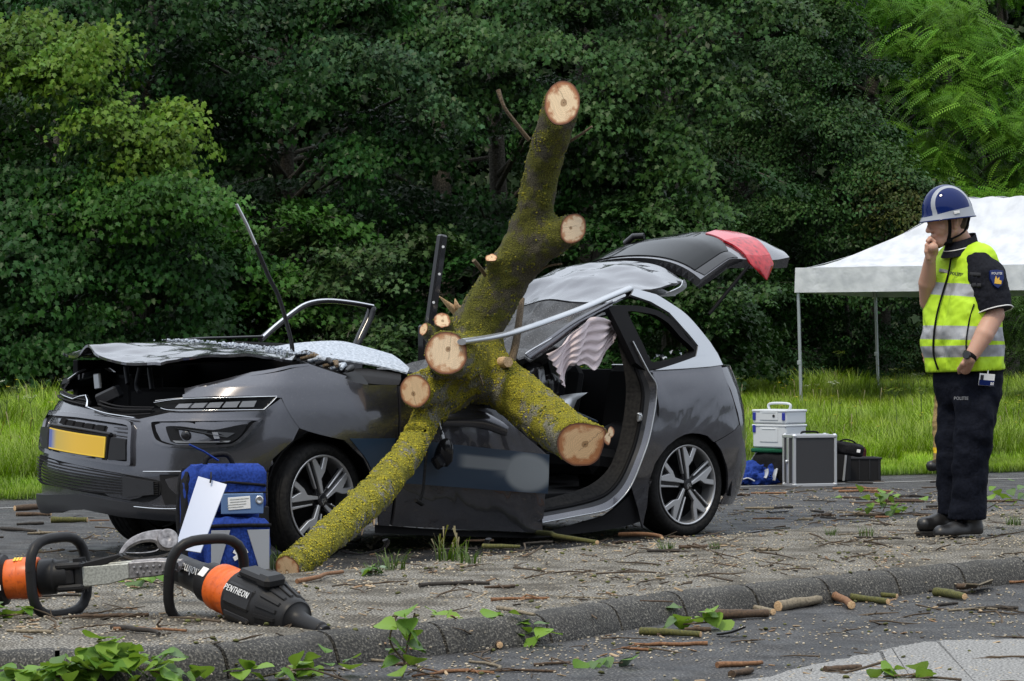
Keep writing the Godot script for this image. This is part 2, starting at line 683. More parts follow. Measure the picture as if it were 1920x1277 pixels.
func make_materials() -> void:
	M.asphalt = speckled(2.0, 3, [[0.0, Color(0.007, 0.007, 0.009)], [0.42, Color(0.015, 0.015, 0.0165)], [0.58, Color(0.034, 0.034, 0.036)], [0.71, Color(0.11, 0.105, 0.10)], [1.0, Color(0.5, 0.48, 0.44)]], [[0.2, Color(0.38, 0.38, 0.40)], [0.5, Color(0.8, 0.79, 0.78)], [0.8, Color(1, 0.98, 0.95)]], 1.0)
	M.asphalt.roughness_texture = grey_tex(noise(0.03, 8, 3), 256, 0.25, 1.0)
	M.gravel = speckled(1.8, 13, [[0.0, Color(0.014, 0.012, 0.010)], [0.36, Color(0.05, 0.046, 0.038)], [0.52, Color(0.14, 0.132, 0.115)], [0.66, Color(0.30, 0.285, 0.255)], [1.0, Color(0.9, 0.87, 0.8)]], [[0.22, Color(0.40, 0.36, 0.30)], [0.40, Color(0.72, 0.69, 0.63)], [0.55, Color(0.97, 0.95, 0.92)], [0.8, Color(1, 1, 0.99)]], 1.6)
	M.kerb = speckled(1.6, 33, [[0.0, Color(0.012, 0.012, 0.012)], [0.5, Color(0.036, 0.035, 0.034)], [0.66, Color(0.07, 0.068, 0.063)], [0.74, Color(0.26, 0.245, 0.21)], [1.0, Color(0.7, 0.66, 0.57)]], [[0.2, Color(0.5, 0.5, 0.48)], [0.7, Color(1, 1, 1)]], 0.8)
	M.paint = triplanar(mat(Color(1, 1, 1), 0.8), 0.7)
	M.paint.albedo_texture = ramp_tex(noise(0.05, 41, 6), 1024, [[0.25, Color(0.05, 0.05, 0.05)], [0.42, Color(0.15, 0.15, 0.148)], [0.55, Color(0.24, 0.24, 0.236)], [1.0, Color(0.36, 0.36, 0.35)]])
	M.soil = triplanar(mat(Color(1, 1, 1), 0.95), 1.3)
	M.soil.albedo_texture = ramp_tex(noise(0.05, 51, 5), 512, [[0.2, Color(0.012, 0.014, 0.006)], [0.5, Color(0.03, 0.045, 0.012)], [0.8, Color(0.06, 0.085, 0.02)]])
	M.leaf = mat(Color(1, 1, 1), 0.42)
	M.leaf.metallic_specular = 0.26
	M.leaf.vertex_color_use_as_albedo = true
	M.leaf.backlight_enabled = true
	M.leaf.backlight = Color(0.42, 0.5, 0.2)
	M.grass = mat(Color(1, 1, 1), 0.5)
	M.grass.vertex_color_use_as_albedo = true
	M.grass.backlight_enabled = true
	M.grass.backlight = Color(0.75, 0.85, 0.3)
	M.bark = triplanar(mat(Color(1, 1, 1), 0.9), 0.5)
	M.bark.albedo_texture = ramp_tex(noise(0.03, 61, 5), 512, [[0.2, Color(0.015, 0.013, 0.01)], [0.5, Color(0.05, 0.045, 0.034)], [0.8, Color(0.11, 0.10, 0.08)]])
	M.bark.heightmap_enabled = true
	M.bark.heightmap_texture = grey_tex(noise(0.05, 62, 4), 256)
	M.bark.heightmap_scale = 2.0
	M.twig = triplanar(mat(Color(1, 1, 1), 0.85), 0.12)
	M.twig.albedo_texture = ramp_tex(noise(0.04, 63, 4), 256, [[0.2, Color(0.03, 0.02, 0.012)], [0.5, Color(0.11, 0.075, 0.045)], [0.75, Color(0.2, 0.15, 0.095)]])
	M.black = mat(Color(0.007, 0.007, 0.008), 0.55)
	M.black.metallic_specular = 0.2
	M.black_gloss = mat(Color(0.012, 0.012, 0.014), 0.12)
	M.rubber = triplanar(mat(Color(1, 1, 1), 0.8), 0.2, false)
	M.rubber.albedo_texture = ramp_tex(noise(0.03, 71, 4), 256, [[0.2, Color(0.010, 0.010, 0.011)], [0.8, Color(0.028, 0.027, 0.026)]])
	M.rubber.metallic_specular = 0.25
	M.steel = mat(Color(0.55, 0.56, 0.58), 0.3, 0.9)
	M.chrome = mat(Color(0.75, 0.76, 0.78), 0.12, 1.0)
	M.white_plastic = mat(Color(0.62, 0.64, 0.66), 0.45)
	M.board = mat(Color(0.42, 0.47, 0.60), 0.3)


func speckled(tile: float, seed_: int, stops: Array, broad: Array, relief: float) -> StandardMaterial3D:
	# grit of about a centimetre, shaded by broad damp and worn patches
	var m := triplanar(mat(Color(1, 1, 1), 0.85), tile)
	m.albedo_texture = ramp_tex(noise(0.14, seed_, 3), 1024, stops)
	m.heightmap_enabled = true
	m.heightmap_texture = grey_tex(noise(0.14, seed_, 3), 1024)
	m.heightmap_scale = relief
	m.detail_enabled = true
	m.detail_blend_mode = BaseMaterial3D.BLEND_MODE_MUL
	m.detail_uv_layer = BaseMaterial3D.DETAIL_UV_2
	m.detail_albedo = ramp_tex(noise(0.022, seed_ + 2, 6), 512, broad)
	m.uv2_triplanar = true
	m.uv2_world_triplanar = true
	m.uv2_scale = Vector3.ONE / 4.3
	return m


func verge_edge(x: float) -> float:
	return -(22.42 + 0.594 * x)


func ground_height(x: float, z: float) -> float:
	var s := (verge_edge(x) - z) * 0.86
	if s < 0.0:
		return -0.06
	return 0.02 + 0.42 * smoothstep(0.0, 12.0, s) + 0.04 * sin(x * 1.3) * sin(z * 0.9) * smoothstep(0.0, 2.0, s)


func ground_and_roads() -> void:
	var g := MB.new()
	var rows := []
	for a in range(-40, 41):
		var row := PackedVector3Array()
		var x: float = a * 0.5 if absi(a) <= 24 else signf(a) * (12.0 + pow((absi(a) - 24) / 16.0, 2.0) * 110.0)
		for b in 70:
			var s: float = -0.25 + b * 0.4 if b < 40 else 15.6 + pow((b - 40) / 29.0, 2.0) * 200.0
			if b == 0:
				s = -60.0
			elif b == 1:
				s = -0.02
			var z := verge_edge(x) - s
			row.append(Vector3(x, ground_height(x, z) if b > 1 else -0.06 if b == 0 else -0.03, z))
		rows.append(row)
	g.grid(rows, Vector3(0, -500, 0))
	tag(obj("ground", g, M.soil), "", "", "", "structure")
	# one asphalt sheet carries both carriageways
	var r := MB.new()
	rows = []
	for a in range(-30, 31):
		var x := a * 1.5
		var row := PackedVector3Array()
		var zf := verge_edge(x)
		for b in 24:
			row.append(Vector3(x, 0.0, lerpf(zf, 16.0 - absf(zf) * 0.0, b / 23.0)))
		rows.append(row)
	r.grid(rows, Vector3(0, -500, 0))
	tag(obj("road", r, M.asphalt), "", "", "", "structure")
	# white edge line along the far carriageway
	var e := MB.new()
	rows = []
	for a in range(-36, 37):
		var x := a * 0.5
		var z := verge_edge(x) + 1.15
		rows.append(PackedVector3Array([Vector3(x, 0.004, z), Vector3(x, 0.004, z + 0.12)]))
	e.grid(rows, Vector3(0, -500, 0))
	tag(obj("road_edge_line", e, M.paint), "", "", "", "structure")
	# worn white paint on the near carriageway
	var w := MB.new()
	var outer := [Vector3(0.625, 0, -8.778), Vector3(0.902, 0, -9.192), Vector3(1.101, 0, -9.545), Vector3(1.317, 0, -9.856), Vector3(1.434, 0, -10.074), Vector3(1.632, 0, -10.225), Vector3(1.918, 0, -10.282), Vector3(2.293, 0, -10.46)]
	var inner := [Vector3(0.587, 0, -8.248), Vector3(0.809, 0, -8.248), Vector3(1.015, 0, -8.248), Vector3(1.174, 0, -8.248), Vector3(1.316, 0, -8.248), Vector3(1.491, 0, -8.248), Vector3(1.65, 0, -8.248), Vector3(1.967, 0, -8.248)]
	var ra := PackedVector3Array()
	var rb := PackedVector3Array()
	var o2 := smoothed(outer, 8)
	var i2 := smoothed(inner, 8)
	for k in o2.size():
		var j := Vector3(rng.randf_range(-0.02, 0.02), 0, rng.randf_range(-0.02, 0.02))
		ra.append(o2[k] + j + Vector3(0, 0.004, 0))
		rb.append(i2[k] + Vector3(0, 0.004, 0))
	w.grid([ra, rb], Vector3(0, -500, 0))
	tag(obj("road_marking", w, M.paint), "", "", "", "structure")
	# raised island with kerb stones along its near edge
	var near := smoothed([Vector3(-2.486, 0.1, -8.853), Vector3(-1.897, 0.1, -8.885), Vector3(-1.546, 0.1, -8.933), Vector3(-1.189, 0.1, -9.015), Vector3(-0.927, 0.1, -9.165), Vector3(-0.728, 0.1, -9.464), Vector3(-0.341, 0.1, -9.841), Vector3(0.079, 0.1, -10.27), Vector3(0.507, 0.1, -10.978), Vector3(1.151, 0.1, -11.734), Vector3(1.766, 0.1, -12.412), Vector3(2.413, 0.1, -13.069), Vector3(4.071, 0.1, -14.702)], 10)
	var far := smoothed([Vector3(-3.326, 0.1, -11.847), Vector3(-2.529, 0.1, -11.847), Vector3(-2.192, 0.1, -11.875), Vector3(-1.637, 0.1, -11.99), Vector3(-1.294, 0.1, -12.019), Vector3(-0.936, 0.1, -12.167), Vector3(-0.442, 0.1, -12.765), Vector3(0.157, 0.1, -13.609), Vector3(0.771, 0.1, -14.319), Vector3(1.52, 0.1, -15.2), Vector3(2.121, 0.1, -15.987), Vector3(3.178, 0.1, -17.213), Vector3(5.323, 0.1, -19.222)], 10)
	near = even(near, 161)
	far = even(far, 161)
	island_near = near
	island_far = far
	var isl := MB.new()
	var nz := noise(0.9, 5, 4)
	rows = []
	for k in 161:
		var row := PackedVector3Array()
		var a: Vector3 = near[k]
		var b: Vector3 = far[k]
		var out_dir := (b - a).normalized()
		a += out_dir * 0.012
		for j in 31:
			var t := j / 30.0
			var p := a.lerp(b, t)
			p.y = 0.1 + 0.004 * sin(PI * t) + 0.008 * nz.get_noise_2d(p.x * 2.0, p.z * 2.0) * smoothstep(0.0, 0.1, t)
			row.append(p)
		row.append(b + out_dir * 0.05 + Vector3(0, -0.03, 0))
		row.append(b + out_dir * 0.09 + Vector3(0, -0.12, 0))
		rows.append(row)
	isl.grid(rows, Vector3(0, -500, -13))
	var island := tag(obj("traffic_island", isl, M.gravel), "", "", "", "structure")
	var at := 0
	while at < 160:
		var to := mini(at + 9, 160)
		var s := MB.new()
		var kr := []
		for k in range(at, to + 1):
			var p: Vector3 = near[k]
			var dir: Vector3 = (near[mini(k + 1, 160)] - near[maxi(k - 1, 0)]).normalized()
			var o := dir.cross(Vector3.UP)
			if o.z < 0:
				o = -o
			if k == at:
				p += dir * 0.008
			if k == to:
				p -= dir * 0.008
			var wob := 0.011 * nz.get_noise_1d(k * 23.0)
			var row := PackedVector3Array()
			for q in [Vector2(0.0, -0.06), Vector2(0.0, 0.004), Vector2(0.012, 0.008), Vector2(0.05, 0.003), Vector2(0.075, -0.008), Vector2(0.095, -0.028), Vector2(0.115, -0.07), Vector2(0.125, -0.102), Vector2(0.125, -0.15)]:
				row.append(p + o * (q.x + wob) + Vector3(0, q.y + wob, 0))
			kr.append(row)
		s.grid(kr, kr[kr.size() / 2][4] + Vector3(0, -0.3, -0.3))
		s.face(Array(kr[0]))
		s.face(Array(kr[-1]))
		obj("kerb_stone", s, M.kerb, island)
		at = to


func grass_tuft(blades: int, height: float, spread: float, seed_: int, base: Color, tip: Color, stalks := 0) -> MB:
	var r := RandomNumberGenerator.new()
	r.seed = seed_
	var m := MB.new()
	for k in blades + stalks:
		var stalk := k >= blades
		var a := r.randf() * TAU
		var p := Vector3(cos(a), 0, sin(a)) * spread * sqrt(r.randf())
		var lean := r.randf() * TAU
		var out := Vector3(cos(lean), 0, sin(lean)) * r.randf_range(0.15, 0.75) * (0.4 if stalk else 1.0)
		var h := height * r.randf_range(0.5, 1.05) * (1.35 if stalk else 1.0)
		var side := Vector3(-sin(lean + 0.6), 0, cos(lean + 0.6))
		var w := (0.0035 if stalk else r.randf_range(0.0032, 0.0062))
		var mixv := r.randf_range(0.6, 1.25)
		var first := m.v.size()
		for j in 4:
			var t := j / 3.0
			var q := p + Vector3(0, h * (t - 0.18 * t * t), 0) + out * h * t * t * 0.8
			var ww := w * (1.0 - t * 0.85)
			if stalk and j == 3:
				ww = 0.005
			var cc := base.lerp(tip, t) * mixv
			m.col = Color(cc.r, cc.g, cc.b) if not (stalk and j >= 2) else Color(0.20, 0.17, 0.09)
			var nn := (Vector3.UP * 0.6 - out.normalized() * 0.4 + side.cross(Vector3.UP) * 0.3).normalized()
			m.vert(q - side * ww, nn)
			m.vert(q + side * ww, nn)
		for j in 3:
			var b := first + j * 2
			m.tri(b, b + 1, b + 3)
			m.tri(b, b + 3, b + 2)
	return m


func verge_grass() -> void:
	var kinds := []
	kinds.append(grass_tuft(32, 0.33, 0.11, 1, Color(0.08, 0.15, 0.012), Color(0.27, 0.40, 0.03)))
	kinds.append(grass_tuft(28, 0.39, 0.13, 2, Color(0.075, 0.135, 0.012), Color(0.27, 0.38, 0.035)))
	kinds.append(grass_tuft(34, 0.19, 0.11, 3, Color(0.09, 0.17, 0.012), Color(0.27, 0.43, 0.03)))
	var places := [[], [], []]
	var tints := [[], [], []]
	var patch := noise(0.35, 77, 3)
	for k in 36000:
		var x := rng.randf_range(-5.4, 8.2) if k < 30000 else rng.randf_range(-12.0, 14.0)
		var s := pow(rng.randf(), 1.35) * 15.5
		var z := verge_edge(x) - s
		if absf(x / z) > 0.215 and k < 30000:
			continue
		# nothing of the verge between the two sides is seen behind the car's body
		var screen := x / -z
		if screen > -0.14 and screen < 0.06 and s < 5.0 and rng.randf() < 0.75:
			continue
		var n1 := patch.get_noise_2d(x, z)
		var kind := 2 if s < 0.9 or (n1 > 0.25 and s < 3.0) else 1 if n1 < -0.05 else 0
		var size := rng.randf_range(0.7, 1.2) * (0.55 + 0.45 * smoothstep(0.0, 1.2, s))
		if n1 < -0.35:
			size *= 1.25
		places[kind].append(placed(Vector3(x, ground_height(x, z) - 0.01, z + rng.randf_range(-0.02, 0.02)), Vector3(rng.randf_range(-0.15, 0.15), rng.randf() * TAU, rng.randf_range(-0.15, 0.15)), Vector3(size, size, size)))
		var y := rng.randf_range(0.6, 1.3) * (0.8 + 0.5 * smoothstep(-0.4, 0.4, patch.get_noise_2d(x * 2.2 + 9.0, z * 2.2)))
		tints[kind].append(Color(y * (1.0 + 0.35 * maxf(0.0, n1)), y, y * 0.9))
	for k in 3:
		tag(scatter("verge_grass", kinds[k], M.grass, places[k], tints[k]), ["ankle high meadow grass on the verge behind the road", "tall seeding grass on the verge behind the road", "short bright grass along the edge of the far road"][k], "grass")
	# thin seed stalks here and there
	var stalks := grass_tuft(0, 0.5, 0.12, 9, Color(0.06, 0.09, 0.02), Color(0.16, 0.19, 0.05), 3)
	var sp := []
	for k in 700:
		var x := rng.randf_range(-5.2, 7.8)
		var s := rng.randf_range(1.0, 12.0)
		var z := verge_edge(x) - s
		if absf(x / z) < 0.21 and patch.get_noise_2d(x * 1.2, z + 60) > 0.0:
			var u := rng.randf_range(0.6, 1.1)
			sp.append(placed(Vector3(x, ground_height(x, z), z), Vector3(rng.randf_range(-0.2, 0.2), rng.randf() * TAU, 0), Vector3(u, u, u)))
	tag(scatter("seed_stalks", stalks, M.grass, sp, []), "thin seeding stalks standing above the verge grass", "grass")
	# cow parsley: pale flat flower heads on tall stems
	var cw := MB.new()
	cw.col = Color(0.06, 0.11, 0.025)
	cw.tube([Vector3.ZERO, Vector3(0.01, 0.35, 0), Vector3(0.0, 0.62, 0.02)], [0.005, 0.004, 0.003], 4)
	for k in 9:
		var e := Vector3(cos(k * 0.7), 0, sin(k * 0.7)) * (0.0 if k == 0 else 0.065) + Vector3(0, 0.66 + 0.012 * (k % 3), 0.02)
		cw.col = Color(0.06, 0.11, 0.025)
		cw.tube([Vector3(0, 0.6, 0.02), e], 0.0015, 3, false)
		cw.col = Color(0.62, 0.64, 0.52)
		for j in 5:
			var q := e + Vector3(cos(j * 1.26), 0.1, sin(j * 1.26)) * 0.014
			cw.face([q + Vector3(-0.007, 0, 0), q + Vector3(0, 0.001, 0.007), q + Vector3(0.007, 0, 0), q + Vector3(0, 0.002, -0.007)], Vector3.UP)
	var cp := []
	for k in 90:
		var x := rng.randf_range(-5.0, 7.6)
		var z := verge_edge(x) - rng.randf_range(2.5, 11.5)
		var u := rng.randf_range(0.5, 1.05)
		cp.append(placed(Vector3(x, ground_height(x, z), z), Vector3(rng.randf_range(-0.2, 0.2), rng.randf() * TAU, 0), Vector3(u, u, u)))
	tag(scatter("cow_parsley", cw, M.grass, cp, []), "pale flat flower heads of cow parsley in the verge", "wildflowers")
	# buttercups and pale seed heads standing in the grass
	var f := MB.new()
	f.col = Color(0.05, 0.10, 0.02)
	f.tube([Vector3.ZERO, Vector3(0.01, 0.25, 0), Vector3(0.03, 0.5, 0.01)], [0.003, 0.0025, 0.002], 4)
	f.col = Color(0.55, 0.42, 0.02)
	for k in 5:
		var a := TAU * k / 5
		var b := Vector3(cos(a), 0.25, sin(a)) * 0.016
		var c2 := Vector3(cos(a + 0.6), 0.3, sin(a + 0.6)) * 0.016
		f.face([Vector3(0.03, 0.5, 0.01), Vector3(0.03, 0.5, 0.01) + b, Vector3(0.03, 0.5, 0.01) + (b + c2) * 0.75, Vector3(0.03, 0.5, 0.01) + c2])
	var fp := []
	for k in 420:
		var x := rng.randf_range(-5.0, 7.4)
		var s := rng.randf_range(0.8, 11.0)
		var z := verge_edge(x) - s
		if patch.get_noise_2d(x * 1.5 + 40, z) < -0.1:
			continue
		var u := rng.randf_range(0.75, 1.2)
		fp.append(placed(Vector3(x, ground_height(x, z), z), Vector3(rng.randf_range(-0.2, 0.2), rng.randf() * TAU, 0), Vector3(u, u, u)))
	tag(scatter("buttercups", f, M.grass, fp, []), "small yellow buttercups standing in the verge grass", "wildflowers")

func maple_leaf(m: MB, xf: Transform3D, size: float, tint: Color) -> void:
	# a five lobed leaf, slightly cupped
	m.col = tint
	var outline_ := [Vector2(0.0, -0.42), Vector2(0.34, -0.40), Vector2(0.26, -0.18), Vector2(0.56, 0.02), Vector2(0.24, 0.10), Vector2(0.22, 0.2), Vector2(0.0, 0.58)]
	var nn := xf.basis.y.normalized()
	var c0 := m.vert(xf * (Vector3(0, 0, -0.1) * size), nn)
	var ids := []
	for k in outline_.size():
		var p: Vector2 = outline_[k]
		ids.append(m.vert(xf * (Vector3(p.x, -0.22 * p.x * p.x - 0.2 * maxf(0.0, p.y) * p.y, p.y) * size), (nn + xf.basis.x.normalized() * p.x * 0.5).normalized()))
	for k in range(outline_.size() - 2, 0, -1):
		var p: Vector2 = outline_[k]
		ids.append(m.vert(xf * (Vector3(-p.x, -0.22 * p.x * p.x - 0.2 * maxf(0.0, p.y) * p.y, p.y) * size), (nn - xf.basis.x.normalized() * p.x * 0.5).normalized()))
	for k in ids.size():
		m.tri(c0, ids[k], ids[(k + 1) % ids.size()])


func oval_leaf(m: MB, xf: Transform3D, length: float, width: float, tint: Color) -> void:
	m.col = tint
	var nn := xf.basis.y.normalized()
	var a := m.vert(xf * Vector3.ZERO, nn)
	var b := m.vert(xf * Vector3(width / 2, -0.1 * width, length * 0.45), (nn + xf.basis.x * 0.3).normalized())
	var d := m.vert(xf * Vector3(0, -0.05 * length, length), nn)
	var e := m.vert(xf * Vector3(-width / 2, -0.1 * width, length * 0.45), (nn - xf.basis.x * 0.3).normalized())
	m.tri(a, b, d)
	m.tri(a, d, e)


func spray(kind: String, count: int, seed_: int, size: float) -> MB:
	# a spray of leaves about half a metre wide, flat side up, stalk towards -z
	var r := RandomNumberGenerator.new()
	r.seed = seed_
	var m := MB.new()
	for k in count:
		var g := r.randf_range(0.7, 1.3)
		var t := Color(g * r.randf_range(0.85, 1.2), g, g * r.randf_range(0.8, 1.1))
		var p := Vector3(r.randfn() * 0.13, r.randfn() * 0.04, r.randf_range(-0.22, 0.26))
		var b := Basis.from_euler(Vector3(r.randf_range(-0.25, 1.1), r.randf_range(-1.4, 1.4), r.randf_range(-0.7, 0.7)))
		if kind == "maple":
			maple_leaf(m, Transform3D(b, p), size * r.randf_range(0.7, 1.2), t)
		elif kind == "oval":
			oval_leaf(m, Transform3D(b, p), size * r.randf_range(0.7, 1.2), size * 0.62, t)
	if kind == "pinnate":
		for k in count:
			# one feathered leaf: pairs of narrow leaflets along a drooping rib
			var turn := Basis.from_euler(Vector3(r.randf_range(-0.5, 0.7), r.randf_range(-1.9, 1.9), r.randf_range(-0.6, 0.6)))
			var at := Vector3(r.randfn() * 0.12, r.randf_range(-0.12, 0.1), r.randf_range(-0.3, 0.05))
			var g := r.randf_range(0.75, 1.3)
			for j in 12:
				var s := j / 11.0
				var q := Vector3(0, -0.10 * s * s, 0.36 * s)
				var l := 0.062 * (1.0 - 0.5 * absf(s - 0.35))
				for sd in [-1, 1]:
					oval_leaf(m, Transform3D(turn, at) * Transform3D(Basis.from_euler(Vector3(0.15, sd * 1.1, 0)), q), l, 0.02, Color(g, g, g * 0.9))
	return m


func mass(out: Array, tints: Array, ridge: Array, drop: float, bulge: float, density: float, tint: Color, jitter := 0.16, scale_ := 1.0) -> void:
	# a bough's leaves: overlapping domed plates of sprays, lit on top and dark beneath, that hang in tiers from a ridge line
	var line := smoothed(ridge, 8)
	var total := 0.0
	for k in line.size() - 1:
		total += line[k].distance_to(line[k + 1])
	var n := int(total * drop * density * 0.062) + 3
	var tiers := maxi(1, int(drop / 0.42))
	for k in n:
		var j: float = (k + rng.randf()) / n * (line.size() - 1)
		var p: Vector3 = line[int(j)].lerp(line[mini(int(j) + 1, line.size() - 1)], j - int(j))
		var q := lerpf(float(k % (tiers + 1)) / maxf(tiers, 1.0), rng.randf(), 0.6)
		p += Vector3(rng.randfn() * 0.1, -drop * q * 0.9 + rng.randfn() * 0.06, bulge * sin(q * 2.2) + rng.randfn() * 0.16)
		var wide := rng.randf_range(0.26, 0.5)
		var side := rng.randf_range(-0.5, 0.5)
		var g0 := rng.randf_range(0.7, 1.3)
		for m in 17:
			var dx := rng.randfn() * wide * 0.62
			var dz := rng.randfn() * 0.22
			var c := p + Vector3(dx, -0.55 * dx * dx / wide - 0.55 * maxf(0.0, dz) - absf(rng.randfn()) * 0.07 + dx * side * 0.35, dz)
			var u := rng.randf_range(0.7, 1.1) * scale_
			out.append(placed(c, Vector3(rng.randf_range(0.0, 0.7) + maxf(0.0, dz) * 1.6, dx * 1.4 + rng.randf_range(-1.1, 1.1), -dx * 0.9 + rng.randf_range(-0.25, 0.25)), Vector3(u, u, u)))
			var g := g0 * rng.randf_range(0.8, 1.2)
			tints.append(Color(tint.r * g * rng.randf_range(0.9, 1.15), tint.g * g, tint.b * g * rng.randf_range(0.85, 1.15)))


func tree(called: String, label: String, at: Vector3, height: float, radius: float, leaf: MB, masses: Array, tint: Color, fill: int, spread := 1.7, group := "trees and shrubs along the verge") -> Node3D:
	# trunk and limbs as one part each, the leaves as the crown
	at.y = ground_height(at.x, at.z) - 0.05
	var t := thing(called, label, "tree", at, 0.0, group)
	var tr := MB.new()
	var bend := rng.randf_range(-0.3, 0.3)
	var spine := []
	var thick := []
	for k in 9:
		var s := k / 8.0
		spine.append(Vector3(bend * s * s + 0.05 * sin(s * 9.0), height * s * 0.95, -0.5 * s + 0.12 * sin(s * 5.0 + bend)))
		thick.append(radius * (1.0 - 0.8 * s) * (1.25 if k == 0 else 1.0))
	tr.tube(spine, thick, 9)
	obj("trunk", tr, M.bark, t)
	var places := []
	var tints := []
	for m in masses:
		var local := []
		for p in m[0]:
			local.append(p - at)
		mass(places, tints, local, m[1], m[2], m[3], m[4], m[5] if m.size() > 5 else 0.16, m[6] if m.size() > 6 else 1.0)
	# limbs reach from the trunk to the masses, and to a loose fill of boughs all round
	var limbs := MB.new()
	for m in masses:
		for p in [m[0][0], m[0][m[0].size() / 2], m[0][-1]]:
			var e: Vector3 = p - at
			var h := clampf(e.y - 0.8 - rng.randf() * 0.6, 0.4, height * 0.85)
			var a := Vector3(bend * pow(h / height, 2.0), h, 0)
			if a.distance_to(e) < 6.0:
				limbs.tube([a, a.lerp(e, 0.5) + Vector3(0, 0.12, 0), e + Vector3(0, -0.15, -0.1)], [radius * 0.3, radius * 0.17, 0.012], 6, false)
	for k in fill:
		var h := height * (0.10 + 0.9 * (k + rng.randf()) / fill)
		var a := rng.randf_range(-2.3, 2.3)
		var l := spread * rng.randf_range(0.55, 1.1) * (1.0 - 0.45 * maxf(0.0, h / height - 0.5))
		var dir := Vector3(sin(a), 0, cos(a))
		var root := Vector3(bend * pow(h / height, 2.0), h * 0.93, 0)
		var tip := root + dir * l + Vector3(0, l * rng.randf_range(-0.15, 0.35), 0)
		limbs.tube([root, root.lerp(tip, 0.5) + Vector3(0, 0.15 * l, 0), tip], [radius * 0.22, radius * 0.12, 0.008], 5, false)
		for j in 20:
			var s := rng.randf_range(0.35, 1.1)
			var p := root.lerp(tip, s) + Vector3(0, 0.5 * l * s * (1.0 - s) - 0.12 * s, 0)
			p += dir.cross(Vector3.UP) * rng.randfn() * 0.26 + Vector3(0, rng.randfn() * 0.05, rng.randfn() * 0.12)
			var u := rng.randf_range(0.7, 1.15)
			places.append(placed(p, Vector3(rng.randf_range(-0.05, 0.5), a + rng.randf_range(-0.6, 0.6), rng.randf_range(-0.4, 0.4)), Vector3(u, u, u)))
			var g := rng.randf_range(0.7, 1.2)
			tints.append(Color(tint.r * g, tint.g * g, tint.b * g))
	tag(obj("limbs", limbs, M.bark, t), "", "", "", "stuff")
	scatter("crown", leaf, M.leaf, places, tints, t)
	return t


